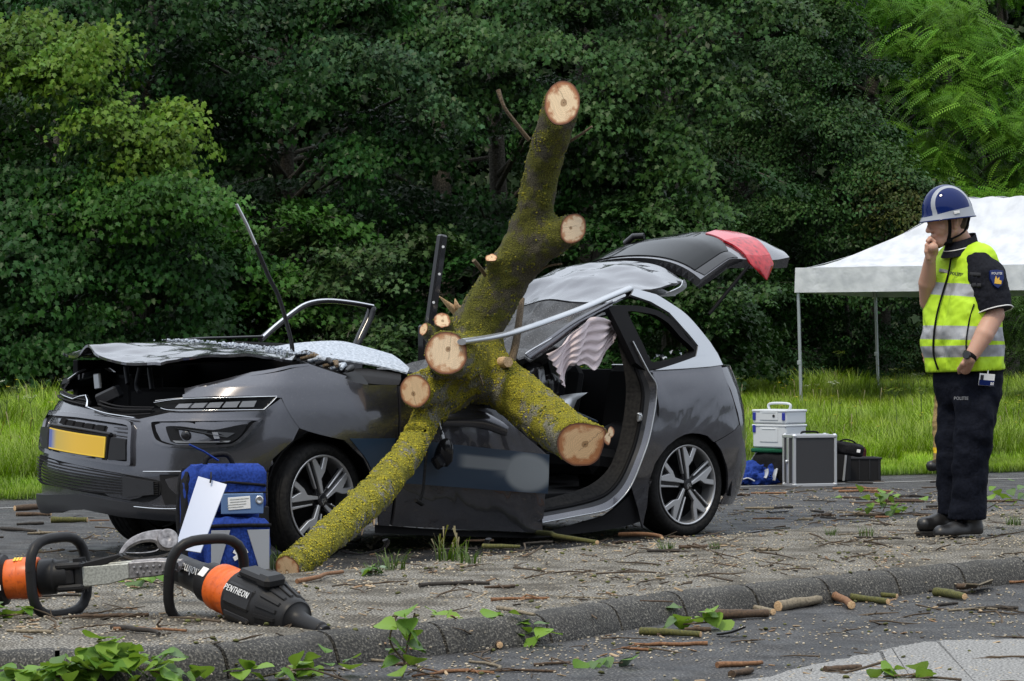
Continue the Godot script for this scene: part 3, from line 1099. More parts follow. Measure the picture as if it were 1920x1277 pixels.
func trees() -> void:
	var big := spray("maple", 42, 11, 0.076)
	var small := spray("maple", 40, 12, 0.074)
	var tiny := spray("oval", 52, 13, 0.066)
	var feather := spray("pinnate", 7, 14, 0.1)
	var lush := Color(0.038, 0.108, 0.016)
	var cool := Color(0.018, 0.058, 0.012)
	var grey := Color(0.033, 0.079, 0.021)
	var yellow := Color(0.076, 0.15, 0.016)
	# feature boughs: [ridge, drop, bulge, density, tint]
	tree("maple_tree", "maple with a bright bough across the top left corner of the hedge", Vector3(-5.6, 0, -34.5), 9.0, 0.17, big, [
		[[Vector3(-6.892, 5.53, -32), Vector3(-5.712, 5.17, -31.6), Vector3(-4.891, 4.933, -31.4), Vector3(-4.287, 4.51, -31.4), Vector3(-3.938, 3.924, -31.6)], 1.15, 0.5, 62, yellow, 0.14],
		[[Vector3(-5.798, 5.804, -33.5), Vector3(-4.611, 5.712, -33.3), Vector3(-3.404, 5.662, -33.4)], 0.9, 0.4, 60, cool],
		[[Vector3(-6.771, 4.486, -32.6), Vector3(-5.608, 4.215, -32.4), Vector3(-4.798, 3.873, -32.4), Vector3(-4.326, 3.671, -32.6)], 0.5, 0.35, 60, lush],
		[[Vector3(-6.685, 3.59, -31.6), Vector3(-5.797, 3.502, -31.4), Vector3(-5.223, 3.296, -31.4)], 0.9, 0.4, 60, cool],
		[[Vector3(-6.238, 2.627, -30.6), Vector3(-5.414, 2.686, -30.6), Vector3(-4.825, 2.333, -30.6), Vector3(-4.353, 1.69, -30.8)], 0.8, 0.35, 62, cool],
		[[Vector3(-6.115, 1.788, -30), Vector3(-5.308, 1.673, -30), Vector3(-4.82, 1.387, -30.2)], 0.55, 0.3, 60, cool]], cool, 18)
	tree("maple_tree", "maple with a domed leafy bough hanging low behind the bonnet", Vector3(-4.5, 0, -34.0), 8.5, 0.13, big, [
		[[Vector3(-5.165, 3.074, -31.6), Vector3(-4.62, 3.306, -31.2), Vector3(-4.113, 3.351, -31), Vector3(-3.696, 3.244, -31), Vector3(-3.348, 2.988, -31.2)], 0.85, 0.45, 66, lush],
		[[Vector3(-4.77, 2.427, -31.4), Vector3(-4.02, 2.478, -31.2), Vector3(-3.42, 2.238, -31.2)], 0.7, 0.3, 56, cool]], cool, 10, 1.4)
	tree("maple_tree", "maple with drooping sprays left of the tall sawn trunk", Vector3(-3.0, 0, -37.0), 9.5, 0.15, big, [
		[[Vector3(-4.18, 5.084, -34.5), Vector3(-3.486, 4.884, -34.2), Vector3(-2.746, 4.797, -34), Vector3(-2.223, 4.306, -34), Vector3(-1.92, 3.602, -34.2)], 0.8, 0.45, 64, cool],
		[[Vector3(-3.904, 6.085, -35), Vector3(-2.677, 5.989, -34.8), Vector3(-1.481, 6.017, -35)], 0.9, 0.4, 60, cool],
		[[Vector3(-2.662, 5.362, -34.6), Vector3(-1.973, 5.246, -34.2), Vector3(-1.308, 5.058, -34), Vector3(-0.85, 4.633, -34)], 0.75, 0.4, 64, Color(0.034, 0.080, 0.030)],
		[[Vector3(-4.442, 4.335, -35), Vector3(-3.748, 4.249, -34.8), Vector3(-3.212, 3.981, -34.8)], 0.5, 0.3, 54, cool],
		[[Vector3(-1.797, 4.264, -34.6), Vector3(-1.323, 4.146, -34.4), Vector3(-0.959, 3.815, -34.4)], 0.5, 0.3, 60, cool]], cool, 12)
	tree("maple_tree", "maple whose top boughs spread behind the highest sawn trunk end", Vector3(-0.2, 0, -38.0), 10.0, 0.16, big, [
		[[Vector3(-1.548, 5.546, -35), Vector3(-0.803, 5.467, -34.8), Vector3(0, 5.262, -34.6), Vector3(0.798, 4.996, -34.6), Vector3(1.539, 4.851, -34.8)], 0.75, 0.5, 66, grey],
		[[Vector3(-1.78, 6.308, -35.6), Vector3(-0.272, 6.21, -35.4), Vector3(1.301, 6.171, -35.6)], 0.9, 0.4, 64, grey],
		[[Vector3(-0.812, 4.861, -35.2), Vector3(0, 4.806, -35), Vector3(0.669, 4.517, -34.8), Vector3(1.338, 4.249, -34.8)], 0.55, 0.4, 60, grey],
		[[Vector3(-0.958, 2.987, -35.6), Vector3(-0.408, 3.113, -35.4), Vector3(0.17, 2.874, -35.4)], 0.6, 0.3, 60, cool],
		[[Vector3(-1.869, 3.39, -36), Vector3(-1.377, 3.239, -35.8), Vector3(-0.895, 2.757, -35.8)], 0.6, 0.3, 50, cool]], cool, 12)
	tree("maple_tree", "maple with a deep curtain of leaves above the raised tailgate", Vector3(2.2, 0, -38.5), 10.0, 0.16, small, [
		[[Vector3(0.751, 4.859, -35.5), Vector3(1.422, 4.624, -35.2), Vector3(2.019, 4.2, -35), Vector3(2.356, 3.527, -35), Vector3(2.505, 3, -35.2)], 1.1, 0.5, 68, grey, 0.16, 1.05],
		[[Vector3(0.831, 6.367, -36), Vector3(2.065, 6.269, -35.8), Vector3(3.481, 6.257, -36.2)], 0.95, 0.4, 64, grey],
		[[Vector3(0.485, 4.221, -36), Vector3(1.17, 4.065, -35.8), Vector3(1.78, 3.569, -35.6), Vector3(2.122, 2.885, -35.6)], 0.9, 0.4, 64, cool, 0.16, 1.05],
		[[Vector3(1.502, 5.474, -35.5), Vector3(2.24, 5.313, -35.3), Vector3(2.851, 4.838, -35.3)], 0.8, 0.4, 64, grey],
		[[Vector3(1.869, 2.352, -36), Vector3(2.41, 2.413, -35.8), Vector3(3.01, 2.086, -36.4)], 1.0, 0.4, 62, grey]], cool, 14)
	tree("field_maple", "small leaved shrubby tree sloping down behind the tent to the right", Vector3(4.6, 0, -43.0), 10.5, 0.16, tiny, [
		[[Vector3(2.996, 6.553, -41), Vector3(3.826, 6.031, -40.6), Vector3(4.716, 5.132, -40.2), Vector3(5.615, 4.188, -40), Vector3(6.269, 3.727, -40)], 1.4, 0.6, 66, grey, 0.18, 1.15],
		[[Vector3(3.554, 7.334, -42), Vector3(4.24, 7.114, -41.6), Vector3(4.857, 6.528, -41.4)], 1.1, 0.4, 64, grey, 0.18, 1.15],
		[[Vector3(2.889, 4.86, -40.6), Vector3(3.711, 4.513, -40.2), Vector3(4.615, 3.881, -40), Vector3(5.308, 3.188, -40)], 1.5, 0.5, 66, grey, 0.18, 1.15],
		[[Vector3(3.015, 2.967, -40.2), Vector3(3.652, 2.821, -40.4), Vector3(4.394, 2.604, -40.8)], 1.3, 0.4, 62, cool, 0.18, 1.15],
		[[Vector3(5.178, 3.852, -39.6), Vector3(5.788, 3.7, -39.6), Vector3(6.184, 3.472, -39.6)], 0.8, 0.3, 70, Color(0.065, 0.085, 0.024), 0.14, 1.1]], cool, 14, 2.0)
	tree("robinia_tree", "bright green tree with feathered leaves in the top right corner", Vector3(7.4, 0, -46.5), 11.5, 0.15, feather, [
		[[Vector3(5.514, 7.15, -44.8), Vector3(6.66, 6.924, -44.4), Vector3(7.65, 6.558, -44.2), Vector3(8.755, 6.218, -44.2)], 1.2, 0.5, 40, Color(0.105, 0.26, 0.022), 0.2, 1.15],
		[[Vector3(6.233, 5.729, -44.4), Vector3(7.023, 5.602, -44), Vector3(7.918, 5.245, -43.8), Vector3(8.76, 4.992, -43.8)], 1.1, 0.5, 40, Color(0.10, 0.245, 0.022), 0.2, 1.15],
		[[Vector3(5.892, 5.131, -44.4), Vector3(6.545, 4.773, -44.2), Vector3(7.108, 4.333, -44), Vector3(8.339, 4.15, -43.8)], 1.2, 0.5, 40, Color(0.12, 0.28, 0.025), 0.2, 1.15],
		[[Vector3(6.907, 3.897, -43.8), Vector3(7.581, 3.897, -43.8), Vector3(8.676, 3.729, -43.8)], 0.9, 0.4, 36, Color(0.10, 0.25, 0.02), 0.2, 1.1]], Color(0.10, 0.25, 0.02), 20, 2.2)
	# shrubs that fill the foot of the hedge
	var feet := [
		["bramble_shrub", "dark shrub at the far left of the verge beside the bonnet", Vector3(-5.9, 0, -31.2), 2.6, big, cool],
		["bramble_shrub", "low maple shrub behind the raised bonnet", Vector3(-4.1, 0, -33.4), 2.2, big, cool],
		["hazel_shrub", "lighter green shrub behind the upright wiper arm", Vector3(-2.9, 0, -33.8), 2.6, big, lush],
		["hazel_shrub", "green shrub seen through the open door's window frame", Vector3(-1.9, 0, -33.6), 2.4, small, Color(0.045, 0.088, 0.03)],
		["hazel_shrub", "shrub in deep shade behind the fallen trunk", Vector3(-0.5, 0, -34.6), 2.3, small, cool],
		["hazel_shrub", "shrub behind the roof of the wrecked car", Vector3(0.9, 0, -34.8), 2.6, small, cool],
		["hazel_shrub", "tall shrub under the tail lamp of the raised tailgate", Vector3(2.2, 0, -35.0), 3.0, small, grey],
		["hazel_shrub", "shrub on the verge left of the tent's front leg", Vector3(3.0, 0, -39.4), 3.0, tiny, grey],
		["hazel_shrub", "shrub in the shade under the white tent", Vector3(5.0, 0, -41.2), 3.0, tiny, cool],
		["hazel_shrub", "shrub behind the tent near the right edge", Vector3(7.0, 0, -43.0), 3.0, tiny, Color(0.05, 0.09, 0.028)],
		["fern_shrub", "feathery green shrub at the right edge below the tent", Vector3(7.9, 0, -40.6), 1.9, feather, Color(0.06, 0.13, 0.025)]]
	for f in feet:
		var sp := 1.35
		tree(f[0], f[1], f[2], f[3], 0.05, f[4], [], f[5], int(15 * f[3] / 2.5), sp)
	# the wood behind, in shade
	var kinds := ["slim trunk standing in the shaded wood behind the left bough", "dark trunk in the wood above the bonnet", "dark trunk in the wood left of the sawn tree", "trunk deep in the wood behind the sawn tree", "trunk deep in the wood above the tailgate", "trunk in the wood behind the small leaved tree", "trunk in the wood at the right behind the feathered tree"]
	for k in 7:
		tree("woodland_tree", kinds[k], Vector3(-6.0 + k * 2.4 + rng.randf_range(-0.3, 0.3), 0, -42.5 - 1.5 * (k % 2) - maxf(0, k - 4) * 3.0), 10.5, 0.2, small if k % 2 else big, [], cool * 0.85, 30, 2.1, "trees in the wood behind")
	# beyond them the wood closes into one dark mass
	var wall := []
	var shade := []
	for k in 15000:
		var x := rng.randf_range(-13.0, 14.0) if k < 9500 else rng.randf_range(-30.0, 30.0)
		var y := rng.randf_range(0.2, 10.5)
		wall.append(placed(Vector3(x, y, -51.0 - rng.randf() * 3.0 - clampf(x, 0.0, 12.0) * 0.4 + maxf(0.0, -x - 12.0) * 0.5), Vector3(rng.randf_range(0.1, 0.9), rng.randf_range(-1, 1), rng.randf_range(-0.4, 0.4)), Vector3(2.6, 2.6, 2.6)))
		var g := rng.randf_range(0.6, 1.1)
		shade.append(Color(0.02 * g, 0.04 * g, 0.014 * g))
	# the same wood goes on across the near road, behind the camera
	var behind := []
	var dark := []
	for k in 3600:
		var x := rng.randf_range(-34.0, 34.0)
		behind.append(placed(Vector3(x, rng.randf_range(0.3, 11.0), 17.0 + rng.randf() * 4.0), Vector3(rng.randf_range(0.1, 0.9), PI + rng.randf_range(-1, 1), rng.randf_range(-0.4, 0.4)), Vector3(3.2, 3.2, 3.2)))
		var g := rng.randf_range(0.7, 1.2)
		dark.append(Color(0.03 * g, 0.058 * g, 0.018 * g))
	tag(scatter("roadside_wood", big, M.leaf, behind, dark), "leafy wood along the near side of the road, behind the camera", "woodland")
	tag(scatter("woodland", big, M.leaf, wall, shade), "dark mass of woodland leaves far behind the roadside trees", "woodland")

func table(tab: Array, x: float) -> float:
	if x <= tab[0].x:
		return tab[0].y
	for k in tab.size() - 1:
		if x <= tab[k + 1].x:
			return lerpf(tab[k].y, tab[k + 1].y, (x - tab[k].x) / (tab[k + 1].x - tab[k].x))
	return tab[-1].y


func outline(t: float) -> Vector2:
	t = clampf(t, 0.0, OUTLINE.size() - 1.0001)
	var k := int(t)
	var last := OUTLINE.size() - 1
	var a: Vector2 = OUTLINE[k]
	return a.cubic_interpolate(OUTLINE[k + 1], OUTLINE[maxi(k - 1, 0)], OUTLINE[mini(k + 2, last)], t - k)


func shell(t: float, h: float, off := 0.0) -> Vector3:
	# the car body: t runs round its plan from the far front corner over the nose along the near side, h is height; returns (side, height, forward)
	var p := outline(t)
	var along := (outline(t + 0.02) - outline(t - 0.02)).normalized()
	var u := p.x - table(NOSE_IN, h) * smoothstep(2.8, 3.5, p.x) + table(TAIL_IN, h) * smoothstep(0.0, -0.6, p.x)
	var w := p.y * table(WIDTHS, h)
	return Vector3(w + along.x * -off, h, u + along.y * off)


func hatch(a: float, w: float, off := 0.0) -> Vector3:
	# the raised tailgate: a runs from the hinge to its lower edge, w across
	var k := (w / 0.62) * (w / 0.62)
	return Vector3(w * (1.0 - 0.12 * a), table(HATCH_TOP, a) - table(HATCH_DROP, a) * k * (0.55 + 0.45 * k) + off, -0.33 - 1.03 * a + 0.16 * k * a + off * 0.4)


func stretch(pts: Array, per: int) -> Array:
	var out := []
	for k in pts.size() - 1:
		for s in per:
			out.append(pts[k].lerp(pts[k + 1], float(s) / per))
	out.append(pts[-1])
	return out


func panel(called: String, material: Material, upper: Array, lower: Array, parent: Node, off := 0.0, down := 8, thick := 0.012, per := 5, dent := 0.0) -> MeshInstance3D:
	# a body panel between two lines of (t, height) on the shell, paired point by point
	var a := stretch(upper, per)
	var b := stretch(lower, per)
	var rows := []
	var nz := noise(3.1, called.length() + 3, 3)
	for j in down + 1:
		var row := PackedVector3Array()
		for k in a.size():
			var q: Vector2 = a[k].lerp(b[k], float(j) / down)
			var p := shell(q.x, q.y, off)
			if dent > 0.0:
				var e := sin(PI * j / down)
				p.x += dent * nz.get_noise_2d(p.z * 1.6, p.y * 2.4) * (0.35 + e)
			row.append(p)
		rows.append(row)
	var m := MB.new()
	m.sheet(rows, thick, Vector3(0, 0.7, 1.4))
	return obj(called, m, material, parent)


func lofted(called: String, material: Material, lines: Array, parent: Node, thick := 0.01, per := 5, centre := Vector3(0, 0.7, 1.4), across := 1, crumple := 0.0) -> MeshInstance3D:
	var rows := []
	var nz := noise(3.4, called.length() * 3 + 1, 2)
	var full := []
	for l in lines:
		full.append(smoothed(l, per))
	for j in full.size() - 1:
		for s in across:
			var row := PackedVector3Array()
			for k in full[j].size():
				var q: Vector3 = full[j][k].lerp(full[j + 1][k], float(s) / across)
				q.y -= crumple * absf(nz.get_noise_3dv(q)) * (0.0 if j == 0 and s == 0 else 1.0)
				row.append(q)
			rows.append(row)
	rows.append(PackedVector3Array(full[-1]))
	var m := MB.new()
	m.sheet(rows, thick, centre)
	return obj(called, m, material, parent)


func rounded(ring: Array) -> Array:
	# a closed outline with rounded corners
	var out := []
	var n := ring.size()
	for k in n:
		for s in 5:
			out.append(ring[k].cubic_interpolate(ring[(k + 1) % n], ring[(k + n - 1) % n].lerp(ring[k], 0.45), ring[(k + 2) % n].lerp(ring[(k + 1) % n], 0.45), s / 5.0))
	return out


func ring_panel(called: String, material: Material, outer: Array, inner: Array, parent: Node, off := 0.0, depth := 0.02) -> MeshInstance3D:
	# a frame round an opening, on the shell
	var m := MB.new()
	var rows := []
	for l in [[outer, off - depth], [outer, off], [inner, off], [inner, off - depth]]:
		var row := PackedVector3Array()
		for q in rounded(l[0]):
			row.append(shell(q.x, q.y, l[1]))
		rows.append(row)
	for k in 3:
		m.grid([rows[k], rows[k + 1]], Vector3(0, 0.7, 1.4), true)
	return obj(called, m, material, parent)


func overlay(called: String, material: Material, ring: Array, parent: Node, off := 0.006, rise := 0.01) -> MeshInstance3D:
	# a raised patch with a closed outline of (t, height) on the shell
	var pts := PackedVector2Array(rounded(ring) if ring.size() > 6 else stretch(ring + [ring[0]], 4).slice(0, -1))
	var ids := Geometry2D.triangulate_polygon(pts)
	var m := MB.new()
	var mid := Vector3.ZERO
	for q in pts:
		var p := shell(q.x, q.y, off + rise)
		var nn := (shell(q.x, q.y, 0.1) - shell(q.x, q.y, 0.0)).normalized()
		m.vert(p, nn, q)
		mid += p / pts.size()
	for k in range(0, ids.size(), 3):
		m.tri(ids[k], ids[k + 1], ids[k + 2])
	var n := pts.size()
	for k in n:
		var q: Vector2 = pts[k]
		var r: Vector2 = pts[(k + 1) % n]
		var a := shell(q.x, q.y, off + rise)
		var b := shell(r.x, r.y, off + rise)
		var nn := (b - a).cross(m.n[k]).normalized()
		if nn.dot(a - mid) < 0:
			nn = -nn
		m.face([a, b, shell(r.x, r.y, -0.01), shell(q.x, q.y, -0.01)], nn)
	return obj(called, m, material, parent)


func shell_line(pts: Array, off := 0.0, per := 5) -> Array:
	var out := []
	for q in smoothed(pts, per):
		out.append(shell(q.x, q.y, off))
	return out


func strip(called: String, material: Material, pts: Array, radius: float, parent: Node, squash := 0.6, sides := 6) -> MeshInstance3D:
	var m := MB.new()
	m.tube(pts, radius, sides, true, squash)
	return obj(called, m, material, parent)


func wheel(parent: Node, at: Vector3, steer: float, turn: float) -> void:
	# tyre, rim with five split spokes, hub; the axle along x, outside towards +x
	var w := Node3D.new()
	w.name = numbered("wheel", parent)
	parent.add_child(w, true)
	w.position = at
	w.rotation.y = steer
	var out := 1.0 if at.x > 0 else -1.0
	var axle := Transform3D(Basis(Vector3(0, 0, 1), -PI / 2 * out), Vector3.ZERO)
	var t := MB.new()
	t.lathe([Vector2(0.225, -0.20), Vector2(0.27, -0.205), Vector2(0.295, -0.19), Vector2(0.304, -0.16), Vector2(0.306, -0.1), Vector2(0.304, -0.035), Vector2(0.296, -0.008), Vector2(0.28, 0.006), Vector2(0.262, 0.010), Vector2(0.245, 0.004), Vector2(0.232, -0.012)], axle, 48)
	for k in 4:
		t.lathe([Vector2(0.3055, -0.155 + k * 0.038), Vector2(0.3075, -0.152 + k * 0.038), Vector2(0.3075, -0.128 + k * 0.038), Vector2(0.3055, -0.125 + k * 0.038)], axle, 48)
	obj("tyre", t, M.rubber, w)
	var r := MB.new()
	r.lathe([Vector2(0.205, -0.17), Vector2(0.212, -0.06), Vector2(0.222, -0.012), Vector2(0.222, -0.012), Vector2(0.233, -0.006), Vector2(0.2355, 0.002), Vector2(0.231, 0.006), Vector2(0.222, 0.002), Vector2(0.214, -0.03)], axle, 56)
	obj("rim", r, M.alloy, w)
	var inner := MB.new()
	inner.lathe([Vector2(0.02, -0.03), Vector2(0.06, -0.035), Vector2(0.07, -0.05), Vector2(0.13, -0.075), Vector2(0.14, -0.1), Vector2(0.212, -0.11)], axle, 32)
	obj("brake_disc", inner, M.black, w)
	var face := Basis(Vector3.UP, PI / 2 * out)
	for k in 5:
		var a := turn + TAU * k / 5
		var dark := MB.new()
		var xf := Transform3D(face * Basis(Vector3(0, 0, 1), a), Vector3.ZERO)
		dark.extrude(PackedVector2Array([Vector2(-0.016, 0.03), Vector2(-0.034, 0.222), Vector2(0.040, 0.222), Vector2(0.016, 0.03)]), 0.022, xf * Transform3D(Basis.IDENTITY, Vector3(0, 0, -0.014)), 0.003)
		obj("spoke_pocket", dark, M.black_gloss, w)
		var s := MB.new()
		s.extrude(PackedVector2Array([Vector2(0.004, 0.03), Vector2(0.006, 0.10), Vector2(0.004, 0.225), Vector2(0.030, 0.222), Vector2(0.052, 0.155), Vector2(0.092, 0.206), Vector2(0.118, 0.190), Vector2(0.070, 0.128), Vector2(0.034, 0.104), Vector2(0.022, 0.03)]), 0.02, xf * Transform3D(Basis.IDENTITY, Vector3(0, 0, 0.001)), 0.003)
		obj("spoke", s, M.alloy, w)
		var b := MB.new()
		b.extrude(PackedVector2Array([Vector2(-0.022, 0.07), Vector2(-0.034, 0.226), Vector2(-0.019, 0.227), Vector2(-0.014, 0.07)]), 0.02, xf * Transform3D(Basis.IDENTITY, Vector3(0, 0, -0.001)), 0.003)
		obj("spoke_bar", b, M.alloy, w)
		var nut := MB.new()
		nut.lathe([Vector2(0.011, -0.02), Vector2(0.011, 0.0), Vector2(0.011, 0.0), Vector2(0.0, 0.0)], Transform3D(axle.basis, face * Basis(Vector3(0, 0, 1), a + 0.63) * Vector3(0, 0.052, -0.012)), 8)
		obj("wheel_nut", nut, M.black, w)
	var hub := MB.new()
	hub.lathe([Vector2(0.034, -0.02), Vector2(0.034, 0.003), Vector2(0.03, 0.006), Vector2(0.03, 0.006), Vector2(0.0, 0.007)], axle, 20)
	obj("hub_cap", hub, M.black_gloss, w)
	for k in 2:
		var c := MB.new()
		var y := -0.012 + k * 0.013
		c.extrude(PackedVector2Array([Vector2(-0.016, y - 0.004), Vector2(0, y + 0.008), Vector2(0.016, y - 0.004), Vector2(0.016, y - 0.009), Vector2(0, y + 0.003), Vector2(-0.016, y - 0.009)]), 0.003, Transform3D(face * Basis(Vector3(0, 0, 1), turn + 0.25), face * Vector3(0, 0, 0.010)))
		obj("hub_emblem", c, M.chrome, w)


func car_materials() -> void:
	M.car_paint = mat(Color(0.06, 0.06, 0.067), 0.2, 0.75)
	M.car_paint.clearcoat_enabled = true
	M.car_paint.clearcoat = 1.0
	M.car_paint.clearcoat_roughness = 0.02
	M.car_paint.albedo_color = Color.WHITE
	M.car_paint.albedo_texture = ramp_tex(noise(0.11, 91, 4), 1024, [[0.0, Color(0.078, 0.078, 0.09)], [0.74, Color(0.098, 0.098, 0.112)], [0.82, Color(0.12, 0.115, 0.11)], [0.9, Color(0.5, 0.48, 0.44)]])
	triplanar(M.car_paint, 1.3, false)
	M.silver = mat(Color(0.44, 0.46, 0.49), 0.3, 0.7)
	M.silver.clearcoat_enabled = true
	M.alloy = mat(Color(0.5, 0.5, 0.51), 0.3, 0.75)
	M.dirty_paint = triplanar(mat(Color(1, 1, 1), 0.4, 0.2), 0.5, false)
	M.dirty_paint.albedo_texture = ramp_tex(noise(0.12, 93, 4), 512, [[0.0, Color(0.012, 0.012, 0.013)], [0.62, Color(0.026, 0.026, 0.028)], [0.74, Color(0.12, 0.12, 0.12)], [0.85, Color(0.5, 0.5, 0.5)]])
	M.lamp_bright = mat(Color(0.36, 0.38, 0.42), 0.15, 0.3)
	M.glass_dark = mat(Color(0.006, 0.007, 0.008), 0.05)
	M.glass_dark.metallic_specular = 0.25
	M.lamp_red = mat(Color(0.36, 0.008, 0.014), 0.08)
	M.lamp_red.clearcoat_enabled = true
	M.lamp_facets = mat(Color(1, 1, 1), 0.1)
	M.lamp_facets.albedo_texture = ramp_tex(noise(0.05, 98, 2, FastNoiseLite.TYPE_CELLULAR), 256, [[0.1, Color(0.10, 0.004, 0.006)], [0.35, Color(0.36, 0.008, 0.016)], [0.8, Color(0.55, 0.03, 0.04)]])
	triplanar(M.lamp_facets, 0.5, false)
	M.lamp_pink = mat(Color(0.50, 0.09, 0.11), 0.15)
	M.lamp_clear = mat(Color(0.13, 0.14, 0.16), 0.1, 0.5)
	M.lamp_dark = mat(Color(0.012, 0.013, 0.016), 0.05)
	M.plastic = triplanar(mat(Color(1, 1, 1), 0.6), 0.1, false)
	M.plastic.albedo_texture = ramp_tex(noise(0.2, 95, 3), 256, [[0.2, Color(0.012, 0.012, 0.013)], [0.8, Color(0.024, 0.024, 0.026)]])
	M.plastic.metallic_specular = 0.2
	M.trim_grey = mat(Color(0.026, 0.027, 0.031), 0.45)
	M.trim_grey.metallic_specular = 0.35
	M.plate = mat(Color(1, 1, 1), 0.4)
	var img := Image.create(256, 64, false, Image.FORMAT_RGB8)
	for y in 64:
		for x in 256:
			# the plate's characters are blurred away in the photograph
			var t := x / 256.0
			var c := Color(0.46, 0.32, 0.03).lerp(Color(0.60, 0.37, 0.012), smoothstep(0.15, 0.6, t))
			if t < 0.07:
				c = Color(0.06, 0.09, 0.3)
			elif t < 0.2:
				c = Color(0.16, 0.18, 0.28).lerp(Color(0.46, 0.32, 0.03), smoothstep(0.07, 0.2, t))
			if y < 4 or y > 59 or x > 251:
				c = Color(0.7, 0.46, 0.02)
			img.set_pixel(x, y, c.linear_to_srgb())
	M.plate.albedo_texture = ImageTexture.create_from_image(img)
	M.frosted = triplanar(mat(Color(1, 1, 1), 0.45), 0.6, false)
	M.frosted.albedo_texture = ramp_tex(noise(0.06, 97, 3, FastNoiseLite.TYPE_CELLULAR), 512, [[0.0, Color(0.06, 0.075, 0.10)], [0.3, Color(0.24, 0.28, 0.34)], [0.5, Color(0.44, 0.49, 0.57)], [1.0, Color(0.6, 0.64, 0.71)]])
	M.frosted.heightmap_enabled = true
	M.frosted.heightmap_texture = grey_tex(noise(0.06, 97, 3, FastNoiseLite.TYPE_CELLULAR), 512)
	M.frosted.heightmap_scale = 1.5
	M.airbag = mat(Color(0.62, 0.53, 0.55), 0.85)
	M.airbag.backlight_enabled = true
	M.airbag.backlight = Color(0.3, 0.25, 0.26)
	# blue band with a blurred pale emblem on the front door
	var d := Image.create(512, 128, false, Image.FORMAT_RGB8)
	for y in 128:
		for x in 512:
			var u := x / 512.0
			var v := y / 128.0
			var blue := Color(0.017, 0.036, 0.066)
			# a round blob at the rear end and a bar ahead of it
			var blob := 1.0 - smoothstep(0.38, 0.56, Vector2((u - 0.865) * 3.1, v - 0.5).length())
			var bar := (1.0 - smoothstep(0.1, 0.2, absf(v - 0.36))) * smoothstep(0.36, 0.45, u) * (1.0 - smoothstep(0.8, 0.85, u))
			var neck := (1.0 - smoothstep(0.1, 0.32, absf(v - 0.42))) * smoothstep(0.6, 0.8, u) * (1.0 - smoothstep(0.83, 0.9, u))
			d.set_pixel(x, y, blue.lerp(Color(0.25, 0.265, 0.275), clampf(maxf(blob, maxf(bar * 0.8, neck)), 0, 1)).linear_to_srgb())
	M.door_graphic = mat(Color(1, 1, 1), 0.4)
	M.door_graphic.albedo_texture = ImageTexture.create_from_image(d)
	M.blue_band = mat(Color(0.017, 0.036, 0.066), 0.3)


